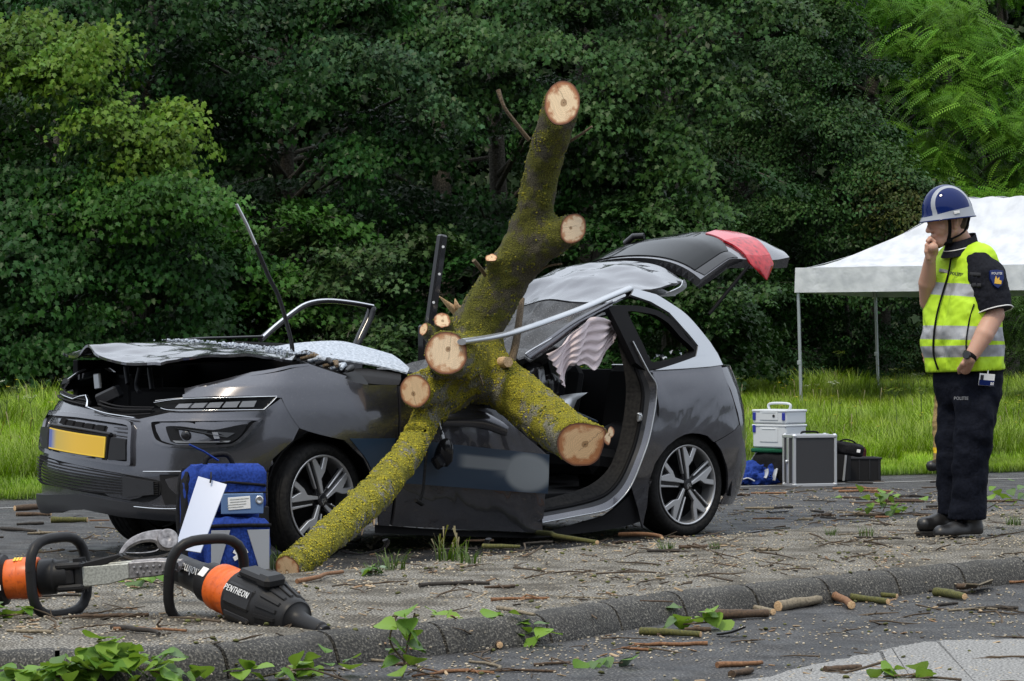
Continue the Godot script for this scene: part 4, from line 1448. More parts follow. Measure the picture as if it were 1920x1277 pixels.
func wreck() -> void:
	car_materials()
	var car := thing("wrecked_car", "dark grey family car crushed under the sawn tree, tailgate open and bonnet buckled", "car", Vector3(0.467, 0, -16.815), deg_to_rad(-47.8))
	var paint: Material = M.car_paint
	# front bumper and what sits on it
	panel("front_bumper", paint, [Vector2(0, 0.80), Vector2(1.4, 0.81), Vector2(2.865, 0.818), Vector2(4.019, 0.759), Vector2(5.172, 0.728), Vector2(5.984, 0.771), Vector2(7.261, 0.772), Vector2(7.994, 0.774), Vector2(8.353, 0.835), Vector2(8.591, 0.756), Vector2(8.748, 0.682)], [Vector2(0, 0.26), Vector2(1.4, 0.25), Vector2(3.493, 0.325), Vector2(4.277, 0.295), Vector2(5.52, 0.253), Vector2(6.296, 0.249), Vector2(7.489, 0.249), Vector2(8.273, 0.257), Vector2(8.2, 0.421), Vector2(8.298, 0.526), Vector2(8.648, 0.617)], car, 0.0, 12)
	panel("bumper_lip", M.trim_grey, [Vector2(0.4, 0.30), Vector2(1.6, 0.31), Vector2(2.6, 0.315), Vector2(3.967, 0.336), Vector2(5.154, 0.307), Vector2(6.561, 0.269), Vector2(7.58, 0.284), Vector2(8.263, 0.284)], [Vector2(0.4, 0.19), Vector2(1.6, 0.21), Vector2(2.6, 0.215), Vector2(4.102, 0.26), Vector2(5.112, 0.23), Vector2(6.509, 0.214), Vector2(7.553, 0.201), Vector2(8.269, 0.188)], car, 0.03, 4, 0.05)
	overlay("lower_grille", M.plastic, [Vector2(1.666, 0.52), Vector2(3.269, 0.496), Vector2(4.334, 0.469), Vector2(5.107, 0.448), Vector2(5.982, 0.418), Vector2(6.009, 0.348), Vector2(5.613, 0.308), Vector2(4.351, 0.34), Vector2(3.067, 0.365), Vector2(1.666, 0.379)], car, 0.004, 0.004)
	for k in 8:
		var f := (k + 0.7) / 8.4
		var a: Vector2 = Vector2(1.666, 0.52).lerp(Vector2(1.666, 0.379), f)
		var b: Vector2 = Vector2(4.334, 0.469).lerp(Vector2(4.351, 0.34), f)
		var c: Vector2 = Vector2(5.982, 0.418).lerp(Vector2(5.996, 0.345), f)
		strip("grille_slat", M.plastic, shell_line([a, b, c], 0.016), 0.004, car, 0.6)
	overlay("radar_panel", M.trim_grey, [Vector2(5.136, 0.438), Vector2(5.879, 0.415), Vector2(5.903, 0.35), Vector2(5.15, 0.331)], car, 0.012, 0.012)
	ring_panel("grille_frame", paint, [Vector2(1.571, 0.703), Vector2(1.571, 0.759), Vector2(3.417, 0.753), Vector2(4.909, 0.724), Vector2(5.145, 0.69), Vector2(5.282, 0.512), Vector2(5.187, 0.492), Vector2(4.073, 0.514), Vector2(2.509, 0.537), Vector2(1.84, 0.563)], [Vector2(1.666, 0.691), Vector2(1.769, 0.734), Vector2(3.494, 0.731), Vector2(4.908, 0.703), Vector2(5.081, 0.676), Vector2(5.191, 0.53), Vector2(5.12, 0.514), Vector2(4.058, 0.536), Vector2(2.608, 0.56), Vector2(2.265, 0.583)], car, 0.022, 0.03)
	overlay("upper_grille", M.plastic, [Vector2(1.666, 0.691), Vector2(1.769, 0.734), Vector2(3.494, 0.731), Vector2(4.908, 0.703), Vector2(5.081, 0.676), Vector2(5.191, 0.53), Vector2(5.12, 0.514), Vector2(4.058, 0.536), Vector2(2.608, 0.56), Vector2(2.265, 0.583)], car, 0.003, 0.004)
	for k in 5:
		var a: Vector2 = Vector2(2.793, 0.722).lerp(Vector2(4.469, 0.69), k / 5.0 + 0.03)
		var b: Vector2 = Vector2(2.793, 0.722).lerp(Vector2(4.469, 0.69), k / 5.0 + 0.17)
		overlay("grille_mesh", M.plastic, [a, b, b + Vector2(0, -0.026), a + Vector2(0, -0.026)], car, 0.006, 0.005)
	strip("grille_bar", M.trim_grey, shell_line([Vector2(2.57, 0.687), Vector2(3.643, 0.674), Vector2(4.66, 0.65)], 0.016), 0.012, car, 0.7)
	overlay("grille_cheek", M.trim_grey, [Vector2(1.657, 0.67), Vector2(2.478, 0.675), Vector2(2.697, 0.558), Vector2(2.33, 0.566)], car, 0.014, 0.014)
	overlay("grille_cheek", M.trim_grey, [Vector2(4.722, 0.634), Vector2(5.103, 0.625), Vector2(5.169, 0.522), Vector2(4.731, 0.519)], car, 0.014, 0.014)
	for k in 3:
		strip("cheek_slat", M.trim_grey, shell_line([Vector2(4.685, 0.685).lerp(Vector2(4.719, 0.647), k / 2.0), Vector2(5.034, 0.681).lerp(Vector2(5.087, 0.638), k / 2.0)], 0.012, 3), 0.003, car)
	var pl := MB.new()
	var rows := []
	for j in 2:
		var row := PackedVector3Array()
		for k in 9:
			var q: Vector2 = Vector2(2.609, 0.673).lerp(Vector2(4.595, 0.636), k / 8.0).lerp(Vector2(2.774, 0.564).lerp(Vector2(4.641, 0.529), k / 8.0), j)
			row.append(shell(q.x, q.y, 0.032))
		rows.append(row)
	pl.sheet(rows, 0.006, Vector3(0, 0.7, 1.4))
	obj("number_plate", pl, M.plate, car)
	overlay("plate_holder", M.plastic, [Vector2(2.485, 0.684), Vector2(4.622, 0.647), Vector2(4.691, 0.516), Vector2(2.703, 0.553)], car, 0.012, 0.011)
	strip("chrome_trim", M.chrome, shell_line([Vector2(5.602, 0.465), Vector2(6.572, 0.469), Vector2(7.21, 0.469)], 0.012), 0.006, car)
	strip("chrome_trim", M.chrome, shell_line([Vector2(5.538, 0.288), Vector2(6.151, 0.281), Vector2(6.812, 0.285)], 0.05), 0.006, car)
	overlay("fog_recess", M.plastic, [Vector2(5.976, 0.451), Vector2(7.428, 0.457), Vector2(7.568, 0.316), Vector2(6.144, 0.3), Vector2(6.048, 0.348)], car, 0.002, 0.003)
	# lower headlamp in its dark socket
	ring_panel("lamp_socket", paint, [Vector2(5.466, 0.705), Vector2(5.564, 0.729), Vector2(7.876, 0.739), Vector2(7.96, 0.72), Vector2(7.548, 0.597), Vector2(6.172, 0.589), Vector2(5.73, 0.617)], [Vector2(5.581, 0.7), Vector2(5.679, 0.719), Vector2(7.826, 0.725), Vector2(7.842, 0.712), Vector2(7.488, 0.608), Vector2(6.162, 0.602), Vector2(5.765, 0.63)], car, 0.01, 0.02)
	overlay("lamp_recess", M.black, [Vector2(5.581, 0.7), Vector2(5.679, 0.719), Vector2(7.826, 0.725), Vector2(7.842, 0.712), Vector2(7.488, 0.608), Vector2(6.162, 0.602), Vector2(5.765, 0.63)], car, 0.002, 0.003)
	var lens := overlay("headlamp", M.lamp_dark, [Vector2(5.951, 0.693), Vector2(6.288, 0.696), Vector2(7.066, 0.678), Vector2(7.721, 0.707), Vector2(7.489, 0.619), Vector2(6.254, 0.613), Vector2(6.096, 0.634)], car, 0.006, 0.008)
	for e in [[Vector2(6.475, 0.651), 0.024]]:
		var l := MB.new()
		var c: Vector3 = shell(e[0].x, e[0].y, 0.012)
		var nn := (shell(e[0].x, e[0].y, 0.1) - shell(e[0].x, e[0].y)).normalized()
		l.lathe([Vector2(e[1], -0.01), Vector2(e[1], 0.004), Vector2(e[1] * 0.8, 0.010), Vector2(e[1] * 0.4, 0.013), Vector2(0, 0.014)], Transform3D(Basis(Quaternion(Vector3.UP, nn)), c), 16)
		obj("lamp_lens", l, M.black_gloss, lens)
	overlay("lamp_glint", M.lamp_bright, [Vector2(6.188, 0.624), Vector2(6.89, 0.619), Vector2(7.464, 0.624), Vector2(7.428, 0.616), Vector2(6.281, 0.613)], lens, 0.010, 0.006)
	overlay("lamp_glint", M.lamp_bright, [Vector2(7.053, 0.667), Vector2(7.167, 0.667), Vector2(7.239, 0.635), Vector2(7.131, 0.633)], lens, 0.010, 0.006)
	overlay("lamp_reflector", M.lamp_clear, [Vector2(6.165, 0.688), Vector2(7.522, 0.662), Vector2(7.377, 0.64), Vector2(6.509, 0.678)], lens, 0.012, 0.006)
	# slim running lamp above, edged in chrome
	var drl := overlay("running_lamp", M.lamp_dark, [Vector2(5.402, 0.807), Vector2(5.981, 0.833), Vector2(8.196, 0.843), Vector2(7.974, 0.782), Vector2(5.908, 0.781), Vector2(5.55, 0.791)], car, 0.003, 0.004)
	strip("lamp_trim", M.chrome, shell_line([Vector2(5.384, 0.813), Vector2(5.981, 0.833), Vector2(7.1, 0.841), Vector2(8.207, 0.846)], 0.012), 0.0045, drl)
	strip("lamp_trim", M.chrome, shell_line([Vector2(8.21, 0.843), Vector2(8.092, 0.809), Vector2(7.977, 0.779)], 0.012), 0.0045, drl)
	strip("lamp_trim", M.chrome, shell_line([Vector2(7.977, 0.779), Vector2(6.89, 0.777), Vector2(5.92, 0.776), Vector2(5.627, 0.786)], 0.012), 0.0045, drl)
	for k in 5:
		overlay("lamp_segment", M.lamp_bright, [Vector2(5.996, 0.808).lerp(Vector2(7.825, 0.825), k / 5.0), Vector2(5.996, 0.808).lerp(Vector2(7.825, 0.825), (k + 0.85) / 5.0), Vector2(5.948, 0.787).lerp(Vector2(7.815, 0.793), (k + 0.85) / 5.0), Vector2(5.948, 0.787).lerp(Vector2(7.815, 0.793), k / 5.0)], drl, 0.005, 0.006)
	# near front wing
	panel("front_wing", paint, [Vector2(5.91, 0.854), Vector2(6.496, 0.909), Vector2(7.192, 0.949), Vector2(8.219, 0.974), Vector2(8.99, 1.001), Vector2(9.2, 0.964), Vector2(9.332, 0.931), Vector2(9.45, 0.905), Vector2(9.563, 0.899), Vector2(9.658, 0.899), Vector2(9.773, 0.898)], [Vector2(5.963, 0.838), Vector2(6.724, 0.847), Vector2(7.561, 0.849), Vector2(8.365, 0.838), Vector2(8.757, 0.681), Vector2(9.027, 0.647), Vector2(9.275, 0.616), Vector2(9.468, 0.513), Vector2(9.578, 0.388), Vector2(9.66, 0.16), Vector2(9.752, 0.154)], car, 0.002, 10)
	panel("wing_shoulder", paint, [Vector2(5.91, 0.854) + Vector2(-0.12, 0.03), Vector2(7.192, 0.949) + Vector2(-0.05, 0.02), Vector2(8.99, 1.001) + Vector2(0, 0.012), Vector2(9.332, 0.931) + Vector2(0.03, 0.015)], [Vector2(5.91, 0.854), Vector2(7.192, 0.949), Vector2(8.99, 1.001), Vector2(9.332, 0.931)], car, -0.02, 3)
	panel("wing_band", M.blue_band, [Vector2(9.325, 0.624), Vector2(9.496, 0.621), Vector2(9.739, 0.618)], [Vector2(9.492, 0.51), Vector2(9.571, 0.408), Vector2(9.726, 0.384)], car, 0.0055, 4, 0.002)
	# front door, dented
	panel("front_door", paint, [Vector2(9.782, 0.892), Vector2(9.998, 0.86), Vector2(10.259, 0.81), Vector2(10.478, 0.794), Vector2(10.752, 0.754), Vector2(10.924, 0.665), Vector2(11.123, 0.569), Vector2(11.239, 0.508)], [Vector2(9.772, 0.154), Vector2(9.98, 0.142), Vector2(10.197, 0.13), Vector2(10.45, 0.116), Vector2(10.676, 0.104), Vector2(10.949, 0.09), Vector2(11.129, 0.078), Vector2(11.275, 0.067)], car, 0.012, 14, 0.04, 5, 0.007)
	var g := MB.new()
	rows = []
	var nz := noise(3.1, 13, 3)
	for j in 9:
		var row := PackedVector3Array()
		for k in 33:
			var q: Vector2 = Vector2(9.744, 0.618).lerp(Vector2(11.229, 0.508), k / 32.0).lerp(Vector2(9.745, 0.384).lerp(Vector2(11.246, 0.291), k / 32.0), j / 8.0)
			var p := shell(q.x, q.y, 0.040)
			row.append(p)
		rows.append(row)
	g.sheet(rows, 0.004, Vector3(0, 0.7, 1.4))
	obj("door_graphic", g, M.door_graphic, car)
	lofted("door_crease", paint, [shell_line([Vector2(10.053, 0.761), Vector2(10.309, 0.77), Vector2(10.587, 0.762), Vector2(10.779, 0.711)], 0.0), shell_line([Vector2(10.037, 0.718), Vector2(10.308, 0.724), Vector2(10.586, 0.716), Vector2(10.805, 0.667)], 0.06), shell_line([Vector2(10.036, 0.676), Vector2(10.307, 0.673), Vector2(10.584, 0.661), Vector2(10.832, 0.614)], 0.02)], car, 0.01, 2)
	# sill and the rear door's opening
	panel("rocker_panel", M.plastic, [Vector2(9.665, 0.16), Vector2(10.117, 0.126), Vector2(11.285, 0.064), Vector2(11.635, 0.108), Vector2(11.894, 0.143), Vector2(12.18, 0.252), Vector2(12.34, 0.341)], [Vector2(9.675, 0.117), Vector2(10.124, 0.091), Vector2(11.285, 0.04), Vector2(11.637, 0.051), Vector2(11.907, 0.06), Vector2(12.238, 0.082), Vector2(12.403, 0.1)], car, -0.03, 4)
	var open_out := [Vector3(0.84, 1.136, 0.457), Vector3(0.9, 0.964, 0.391), Vector3(0.91, 0.885, 0.337), Vector3(0.915, 0.781, 0.346), Vector3(0.92, 0.601, 0.398), Vector3(0.92, 0.478, 0.454), Vector3(0.91, 0.316, 0.539), Vector3(0.9, 0.225, 0.635), Vector3(0.895, 0.18, 0.735), Vector3(0.89, 0.155, 0.955), Vector3(0.88, 0.129, 1.202)]
	var open_mid := [Vector3(0.79, 1.136, 0.472), Vector3(0.85, 0.952, 0.428), Vector3(0.86, 0.845, 0.399), Vector3(0.865, 0.723, 0.417), Vector3(0.865, 0.568, 0.46), Vector3(0.865, 0.447, 0.52), Vector3(0.865, 0.34, 0.596), Vector3(0.86, 0.273, 0.684), Vector3(0.855, 0.238, 0.797), Vector3(0.85, 0.213, 0.958), Vector3(0.845, 0.191, 1.169)]
	var open_in := [Vector3(0.74, 1.136, 0.478), Vector3(0.78, 0.952, 0.462), Vector3(0.78, 0.829, 0.453), Vector3(0.78, 0.704, 0.47), Vector3(0.78, 0.6, 0.496), Vector3(0.78, 0.506, 0.53), Vector3(0.78, 0.419, 0.581), Vector3(0.78, 0.352, 0.666), Vector3(0.78, 0.304, 0.779), Vector3(0.78, 0.272, 0.933), Vector3(0.78, 0.245, 1.097)]
	var open_edge := []
	for k in open_out.size():
		open_edge.append(open_out[k].lerp(open_mid[k], 0.5))
	lofted("door_frame", paint, [open_out, open_edge], car, 0.006, 4)
	lofted("frame_rebate", M.trim_grey, [open_edge, open_mid], car, 0.006, 4)
	lofted("door_seal", M.rubber, [open_mid, open_in], car, 0.006, 4)
	strip("door_seal_lip", M.black, smoothed(open_mid, 4), 0.012, car, 1.0)
	strip("frame_flange", M.silver, smoothed(open_out, 4), 0.0045, car, 1.0)
	var catch_ := MB.new()
	catch_.box(placed(Vector3(0.87, 0.702, 0.435), Vector3.ZERO), Vector3(0.02, 0.05, 0.035), 0.006)
	catch_.tube([Vector3(0.88, 0.721, 0.458), Vector3(0.9, 0.712, 0.447), Vector3(0.9, 0.687, 0.447), Vector3(0.88, 0.678, 0.458)], 0.005, 6)
	obj("door_catch", catch_, M.steel, car)
	# rear quarter
	panel("rear_quarter", paint, [Vector2(12.133, 0.308), Vector2(12.262, 0.477), Vector2(12.353, 0.601), Vector2(12.462, 0.781), Vector2(12.511, 0.891), Vector2(12.432, 0.967), Vector2(12.734, 0.976), Vector2(13.116, 0.985), Vector2(13.594, 0.991), Vector2(14.384, 0.996), Vector2(14.373, 0.918), Vector2(14.465, 0.798), Vector2(14.703, 0.645)], [Vector2(12.385, 0.063), Vector2(12.407, 0.186), Vector2(12.397, 0.279), Vector2(12.397, 0.35), Vector2(12.458, 0.432), Vector2(12.547, 0.486), Vector2(12.665, 0.534), Vector2(12.825, 0.572), Vector2(12.982, 0.596), Vector2(13.136, 0.604), Vector2(13.315, 0.599), Vector2(13.513, 0.585), Vector2(13.693, 0.547)], car, 0.0, 10, 0.012, 5, 0.0035)
	panel("rear_bumper", paint, [Vector2(14.7, 0.642), Vector2(14.919, 0.552), Vector2(15.387, 0.44), Vector2(15.658, 0.328), Vector2(15.611, 0.244), Vector2(15.658, 0.162)], [Vector2(13.724, 0.546), Vector2(13.915, 0.495), Vector2(14.18, 0.389), Vector2(14.336, 0.302), Vector2(14.429, 0.238), Vector2(14.293, 0.174)], car, 0.004, 5)
	panel("tail_panel", paint, [Vector2(14.321, 0.981), Vector2(16.2, 1.0), Vector2(17.5, 1.0), Vector2(19, 1.0)], [Vector2(15.658, 0.179), Vector2(16.2, 0.2), Vector2(17.5, 0.2), Vector2(19, 0.2)], car, -0.006, 6)
	for z in [0.0, 2.72]:
		var arch := MB.new()
		var ar := []
		for x in [0.30, 0.84]:
			var row := PackedVector3Array()
			for k in 15:
				var g2 := lerpf(-0.25, PI + 0.25, k / 14.0)
				row.append(Vector3(x, 0.31 + 0.36 * sin(g2), z + 0.37 * cos(g2)))
			ar.append(row)
		arch.sheet(ar, 0.01, Vector3(0.5, 0.3, z))
		var back := [Vector3(0.30, 0.12, z)]
		back.append_array(Array(ar[0]))
		arch.face(back, Vector3(1, 0, 0))
		obj("wheel_arch", arch, M.black, car)
	wheel(car, Vector3(0.83, 0.300, 0.0), 0.0, 0.2)
	wheel(car, Vector3(0.83, 0.305, 2.71), 0.12, 0.36)
	wheel(car, Vector3(-0.80, 0.300, 0.0), 0.0, 0.5)
	wheel(car, Vector3(-0.78, 0.305, 2.71), 0.12, 0.1)
	# silver arch over the rear window and the crushed roof rail
	panel("silver_pillar", M.silver, [Vector2(12.533, 1.443), Vector2(12.908, 1.411), Vector2(13.253, 1.338), Vector2(13.687, 1.254), Vector2(14.301, 1.135), Vector2(14.433, 1.066), Vector2(14.397, 1)], [Vector2(12.43, 1.405), Vector2(12.758, 1.367), Vector2(13.057, 1.306), Vector2(13.286, 1.206), Vector2(13.551, 1.113), Vector2(13.393, 1.05), Vector2(12.488, 0.97)], car, 0.014, 3, 0.02)
	var window_out := [Vector2(12.152, 1.338), Vector2(12.512, 1.343), Vector2(12.884, 1.314), Vector2(13.128, 1.256), Vector2(13.347, 1.153), Vector2(13.705, 1.059), Vector2(13.342, 1.031), Vector2(12.429, 0.976), Vector2(12.327, 1.099), Vector2(12.228, 1.234)]
	var window_in := [Vector2(12.317, 1.308), Vector2(12.526, 1.306), Vector2(12.785, 1.289), Vector2(12.994, 1.243), Vector2(13.17, 1.162), Vector2(13.423, 1.084), Vector2(13.218, 1.056), Vector2(12.509, 1.013), Vector2(12.421, 1.111), Vector2(12.349, 1.222)]
	ring_panel("quarter_window", M.black, window_out, window_in, car, 0.006, 0.05)
	panel("window_pillar", M.black, [Vector2(12.053, 1.328), Vector2(12.134, 1.172), Vector2(12.221, 1.013), Vector2(12.365, 0.958)], [Vector2(12.176, 1.341), Vector2(12.294, 1.182), Vector2(12.392, 1.059), Vector2(12.447, 0.976)], car, 0.010, 2, 0.04)
	# broken glass hanging in the window
	for k in 40:
		var f := rng.randf()
		var q: Vector2 = (Vector2(12.441, 1.019).lerp(Vector2(13.523, 1.075), f) if k < 26 else Vector2(12.352, 1.29).lerp(Vector2(12.446, 1.025), f)) + Vector2(rng.randf_range(-0.05, 0.05), rng.randf_range(-0.01, 0.03))
		var b := MB.new()
		var c := shell(q.x, q.y, -0.03 - rng.randf() * 0.03)
		var e := Basis.from_euler(Vector3(rng.randf() * 6, rng.randf() * 6, rng.randf() * 6))
		b.face([c + e * Vector3(-0.012, -0.01, 0), c + e * Vector3(0.014, -0.006, 0), c + e * Vector3(0.004, 0.014, 0)])
		obj("glass_shard", b, M.glass_dark if k % 4 else M.frosted, car)
	var rail := MB.new()
	rail.tube(smoothed([Vector3(1.36, 1.124, 2.214), Vector3(1.24, 1.151, 1.888), Vector3(1.08, 1.197, 1.517), Vector3(0.85, 1.305, 0.913), Vector3(0.74, 1.38, 0.581), Vector3(0.66, 1.444, 0.309)], 5), 0.028, 8, true, 0.62)
	obj("roof_rail", rail, M.silver, car)
	strip("rail_foot", M.black, [Vector3(0.66, 1.428, 0.326), Vector3(0.65, 1.398, 0.273)], 0.02, car, 1.0)
	lofted("roof_side", paint, [[Vector3(0.72, 1.062, 1.183), Vector3(0.71, 1.158, 0.991), Vector3(0.69, 1.263, 0.765), Vector3(0.66, 1.377, 0.443)], [Vector3(0.75, 1.044, 1.179), Vector3(0.74, 1.14, 0.978), Vector3(0.72, 1.25, 0.751), Vector3(0.7, 1.345, 0.482)], [Vector3(0.73, 1.032, 1.132), Vector3(0.72, 1.125, 0.938), Vector3(0.7, 1.232, 0.724), Vector3(0.68, 1.32, 0.497)]], car, 0.01)
	strip("weather_seal", M.rubber, smoothed([Vector3(0.72, 1.026, 1.139), Vector3(0.72, 1.074, 1.074), Vector3(0.71, 1.159, 0.908), Vector3(0.7, 1.229, 0.766), Vector3(0.69, 1.288, 0.638), Vector3(0.68, 1.317, 0.518), Vector3(0.69, 1.29, 0.485), Vector3(0.76, 1.136, 0.472)], 5), 0.014, car, 1.0)
	strip("rail_edge", M.steel, smoothed([Vector3(0.73, 1.062, 1.192), Vector3(0.73, 1.092, 1.132), Vector3(0.71, 1.195, 0.867), Vector3(0.7, 1.257, 0.724)], 4), 0.004, car, 1.0)
	# roof, forced up at the back and crushed at the front
	lofted("roof", paint, [[Vector3(0.60, 1.49, -0.22), Vector3(0.35, 1.59, -0.27), Vector3(0.1, 1.63, -0.29), Vector3(-0.1, 1.64, -0.30), Vector3(-0.35, 1.62, -0.31), Vector3(-0.6, 1.53, -0.30)],
		[Vector3(0.65, 1.48, -0.05), Vector3(0.36, 1.58, -0.05), Vector3(0.1, 1.615, -0.06), Vector3(-0.1, 1.62, -0.06), Vector3(-0.35, 1.59, -0.05), Vector3(-0.62, 1.50, -0.05)],
		[Vector3(0.66, 1.44, 0.22), Vector3(0.36, 1.50, 0.2), Vector3(0.1, 1.53, 0.2), Vector3(-0.1, 1.53, 0.2), Vector3(-0.35, 1.50, 0.2), Vector3(-0.63, 1.42, 0.15)],
		[Vector3(0.68, 1.36, 0.48), Vector3(0.36, 1.37, 0.46), Vector3(0.1, 1.39, 0.42), Vector3(-0.1, 1.37, 0.38), Vector3(-0.35, 1.34, 0.3), Vector3(-0.63, 1.29, 0.25)]], car, 0.012, 6, Vector3(0, 0.5, 0.5), 6, 0.03)
	lofted("crushed_roof", M.dirty_paint if M.has("dirty_paint") else paint, [[Vector3(0.685, 1.345, 0.49), Vector3(0.36, 1.36, 0.47), Vector3(0.1, 1.38, 0.43), Vector3(-0.1, 1.36, 0.39), Vector3(-0.35, 1.33, 0.31), Vector3(-0.63, 1.28, 0.26)],
		[Vector3(0.71, 1.24, 0.72), Vector3(0.4, 1.22, 0.66), Vector3(0.15, 1.26, 0.6), Vector3(-0.1, 1.21, 0.6), Vector3(-0.35, 1.24, 0.5), Vector3(-0.64, 1.18, 0.45)],
		[Vector3(0.73, 1.10, 1.02), Vector3(0.45, 1.02, 0.98), Vector3(0.15, 1.06, 0.95), Vector3(-0.1, 1.03, 0.9), Vector3(-0.35, 1.08, 0.8), Vector3(-0.66, 1.04, 0.75)],
		[Vector3(0.74, 1.06, 1.3), Vector3(0.45, 0.92, 1.3), Vector3(0.15, 0.95, 1.3), Vector3(-0.1, 0.94, 1.25), Vector3(-0.35, 0.98, 1.2), Vector3(-0.68, 0.98, 1.1)]], car, 0.012, 6, Vector3(0, 0.2, 0.2), 6, 0.12)
	lofted("roof_fold", M.silver, [[Vector3(0.57, 1.51, -0.245), Vector3(0.60, 1.46, -0.23), Vector3(0.63, 1.41, -0.1)], [Vector3(0.61, 1.50, -0.19), Vector3(0.645, 1.46, -0.13), Vector3(0.655, 1.42, 0.0)]], car, 0.006, 3)
	# tailgate standing open
	var hrows := []
	for j in 17:
		var row := PackedVector3Array()
		for k in 25:
			row.append(hatch(j / 16.0, lerpf(-0.62, 0.62, k / 24.0)))
		hrows.append(row)
	var hm := MB.new()
	hm.sheet(hrows, 0.07, Vector3(0, -3, -0.8))
	var gate := obj("tailgate", hm, paint, car)
	hatch_patch("rear_screen", M.glass_dark, [Vector2(0.40, -0.56), Vector2(0.47, -0.3), Vector2(0.50, 0.0), Vector2(0.49, 0.25), Vector2(0.43, 0.46), Vector2(0.38, 0.55)], [Vector2(0.03, -0.56), Vector2(0.03, -0.3), Vector2(0.03, 0.0), Vector2(0.03, 0.25), Vector2(0.03, 0.46), Vector2(0.03, 0.55)], gate, 0.006)
	hatch_patch("screen_side", M.black_gloss, [Vector2(0.03, 0.555), Vector2(0.2, 0.555), Vector2(0.38, 0.555)], [Vector2(0.05, 0.615), Vector2(0.2, 0.615), Vector2(0.42, 0.615)], gate, 0.004)
	hatch_patch("tail_lamp", M.lamp_pink, [Vector2(0.49, 0.20), Vector2(0.60, 0.18), Vector2(0.70, 0.17)], [Vector2(0.47, 0.42), Vector2(0.62, 0.41), Vector2(0.78, 0.40)], gate, 0.012)
	hatch_patch("tail_lamp", M.lamp_facets, [Vector2(0.455, 0.425), Vector2(0.62, 0.415), Vector2(0.78, 0.405)], [Vector2(0.52, 0.60), Vector2(0.66, 0.61), Vector2(0.80, 0.60)], gate, 0.016)
	lofted("tail_lamp", M.lamp_facets, [[hatch(0.52, 0.60, 0.016), hatch(0.60, 0.605, 0.018), hatch(0.70, 0.61, 0.018), hatch(0.80, 0.60, 0.014)], [hatch(0.53, 0.645, -0.005), hatch(0.61, 0.66, -0.005), hatch(0.71, 0.66, -0.005), hatch(0.80, 0.64, -0.005)], [hatch(0.55, 0.62, -0.03), hatch(0.62, 0.64, -0.075), hatch(0.67, 0.65, -0.095), hatch(0.79, 0.63, -0.03)]], gate, 0.012, 1, Vector3(0, 1.5, -0.8))
	strip("screen_wiper_hub", M.black_gloss, [hatch(0.40, -0.42, 0.02), hatch(0.42, -0.36, 0.045), hatch(0.44, -0.30, 0.03)], 0.028, gate, 0.8)
	strip("gas_strut", M.black, [Vector3(0.60, 1.30, -0.42), Vector3(0.59, 1.60, -0.78)], 0.011, car, 1.0)
	strip("gas_strut", M.black, [Vector3(-0.60, 1.30, -0.42), Vector3(-0.59, 1.60, -0.78)], 0.011, car, 1.0)
	# bonnet, buckled upwards
	var hood := [
		[Vector3(-0.65, 1.07, 3.33), Vector3(-0.45, 1.055, 3.42), Vector3(-0.31, 1.06, 3.46), Vector3(-0.23, 1.112, 3.45), Vector3(-0.05, 1.055, 3.50), Vector3(0.2, 1.018, 3.50), Vector3(0.4, 1.02, 3.46)],
		[Vector3(-0.66, 1.09, 3.18), Vector3(-0.45, 1.10, 3.24), Vector3(-0.28, 1.105, 3.26), Vector3(-0.16, 1.125, 3.28), Vector3(0.02, 1.085, 3.32), Vector3(0.28, 1.05, 3.36), Vector3(0.5, 1.045, 3.36)],
		[Vector3(-0.67, 1.10, 2.95), Vector3(-0.45, 1.12, 3.05), Vector3(-0.22, 1.128, 3.08), Vector3(-0.05, 1.12, 3.10), Vector3(0.18, 1.10, 3.14), Vector3(0.42, 1.08, 3.18), Vector3(0.60, 1.067, 3.22)],
		[Vector3(-0.68, 1.11, 2.7), Vector3(-0.42, 1.13, 2.78), Vector3(-0.15, 1.13, 2.82), Vector3(0.05, 1.12, 2.86), Vector3(0.28, 1.10, 2.92), Vector3(0.5, 1.085, 2.98), Vector3(0.675, 1.068, 3.08)],
		[Vector3(-0.69, 1.09, 2.45), Vector3(-0.4, 1.11, 2.48), Vector3(-0.1, 1.11, 2.5), Vector3(0.12, 1.10, 2.54), Vector3(0.36, 1.085, 2.62), Vector3(0.58, 1.06, 2.7), Vector3(0.74, 1.03, 2.84)]]
	lofted("bonnet", paint, hood, car, 0.014, 6, Vector3(0, -3, 3), 5, 0.022)
	lofted("bonnet_lining", M.black, [[Vector3(-0.58, 1.04, 3.25), Vector3(-0.1, 1.05, 3.38), Vector3(0.36, 1.0, 3.38)], [Vector3(-0.6, 1.06, 2.5), Vector3(0, 1.08, 2.55), Vector3(0.66, 1.03, 2.8)]], car, 0.008, 5, Vector3(0, 3, 3), 4)
	engine_bay(car)
	cabin(car)
	far_side(car)


func hatch_patch(called: String, material: Material, upper: Array, lower: Array, parent: Node, off: float) -> MeshInstance3D:
	var rows := []
	var a := stretch(upper, 4)
	var b := stretch(lower, 4)
	for j in 9:
		var row := PackedVector3Array()
		for k in a.size():
			var q: Vector2 = a[k].lerp(b[k], j / 8.0)
			row.append(hatch(q.x, q.y, off))
		rows.append(row)
	var m := MB.new()
	m.sheet(rows, 0.012, Vector3(0, -3, -0.8))
	return obj(called, m, material, parent)


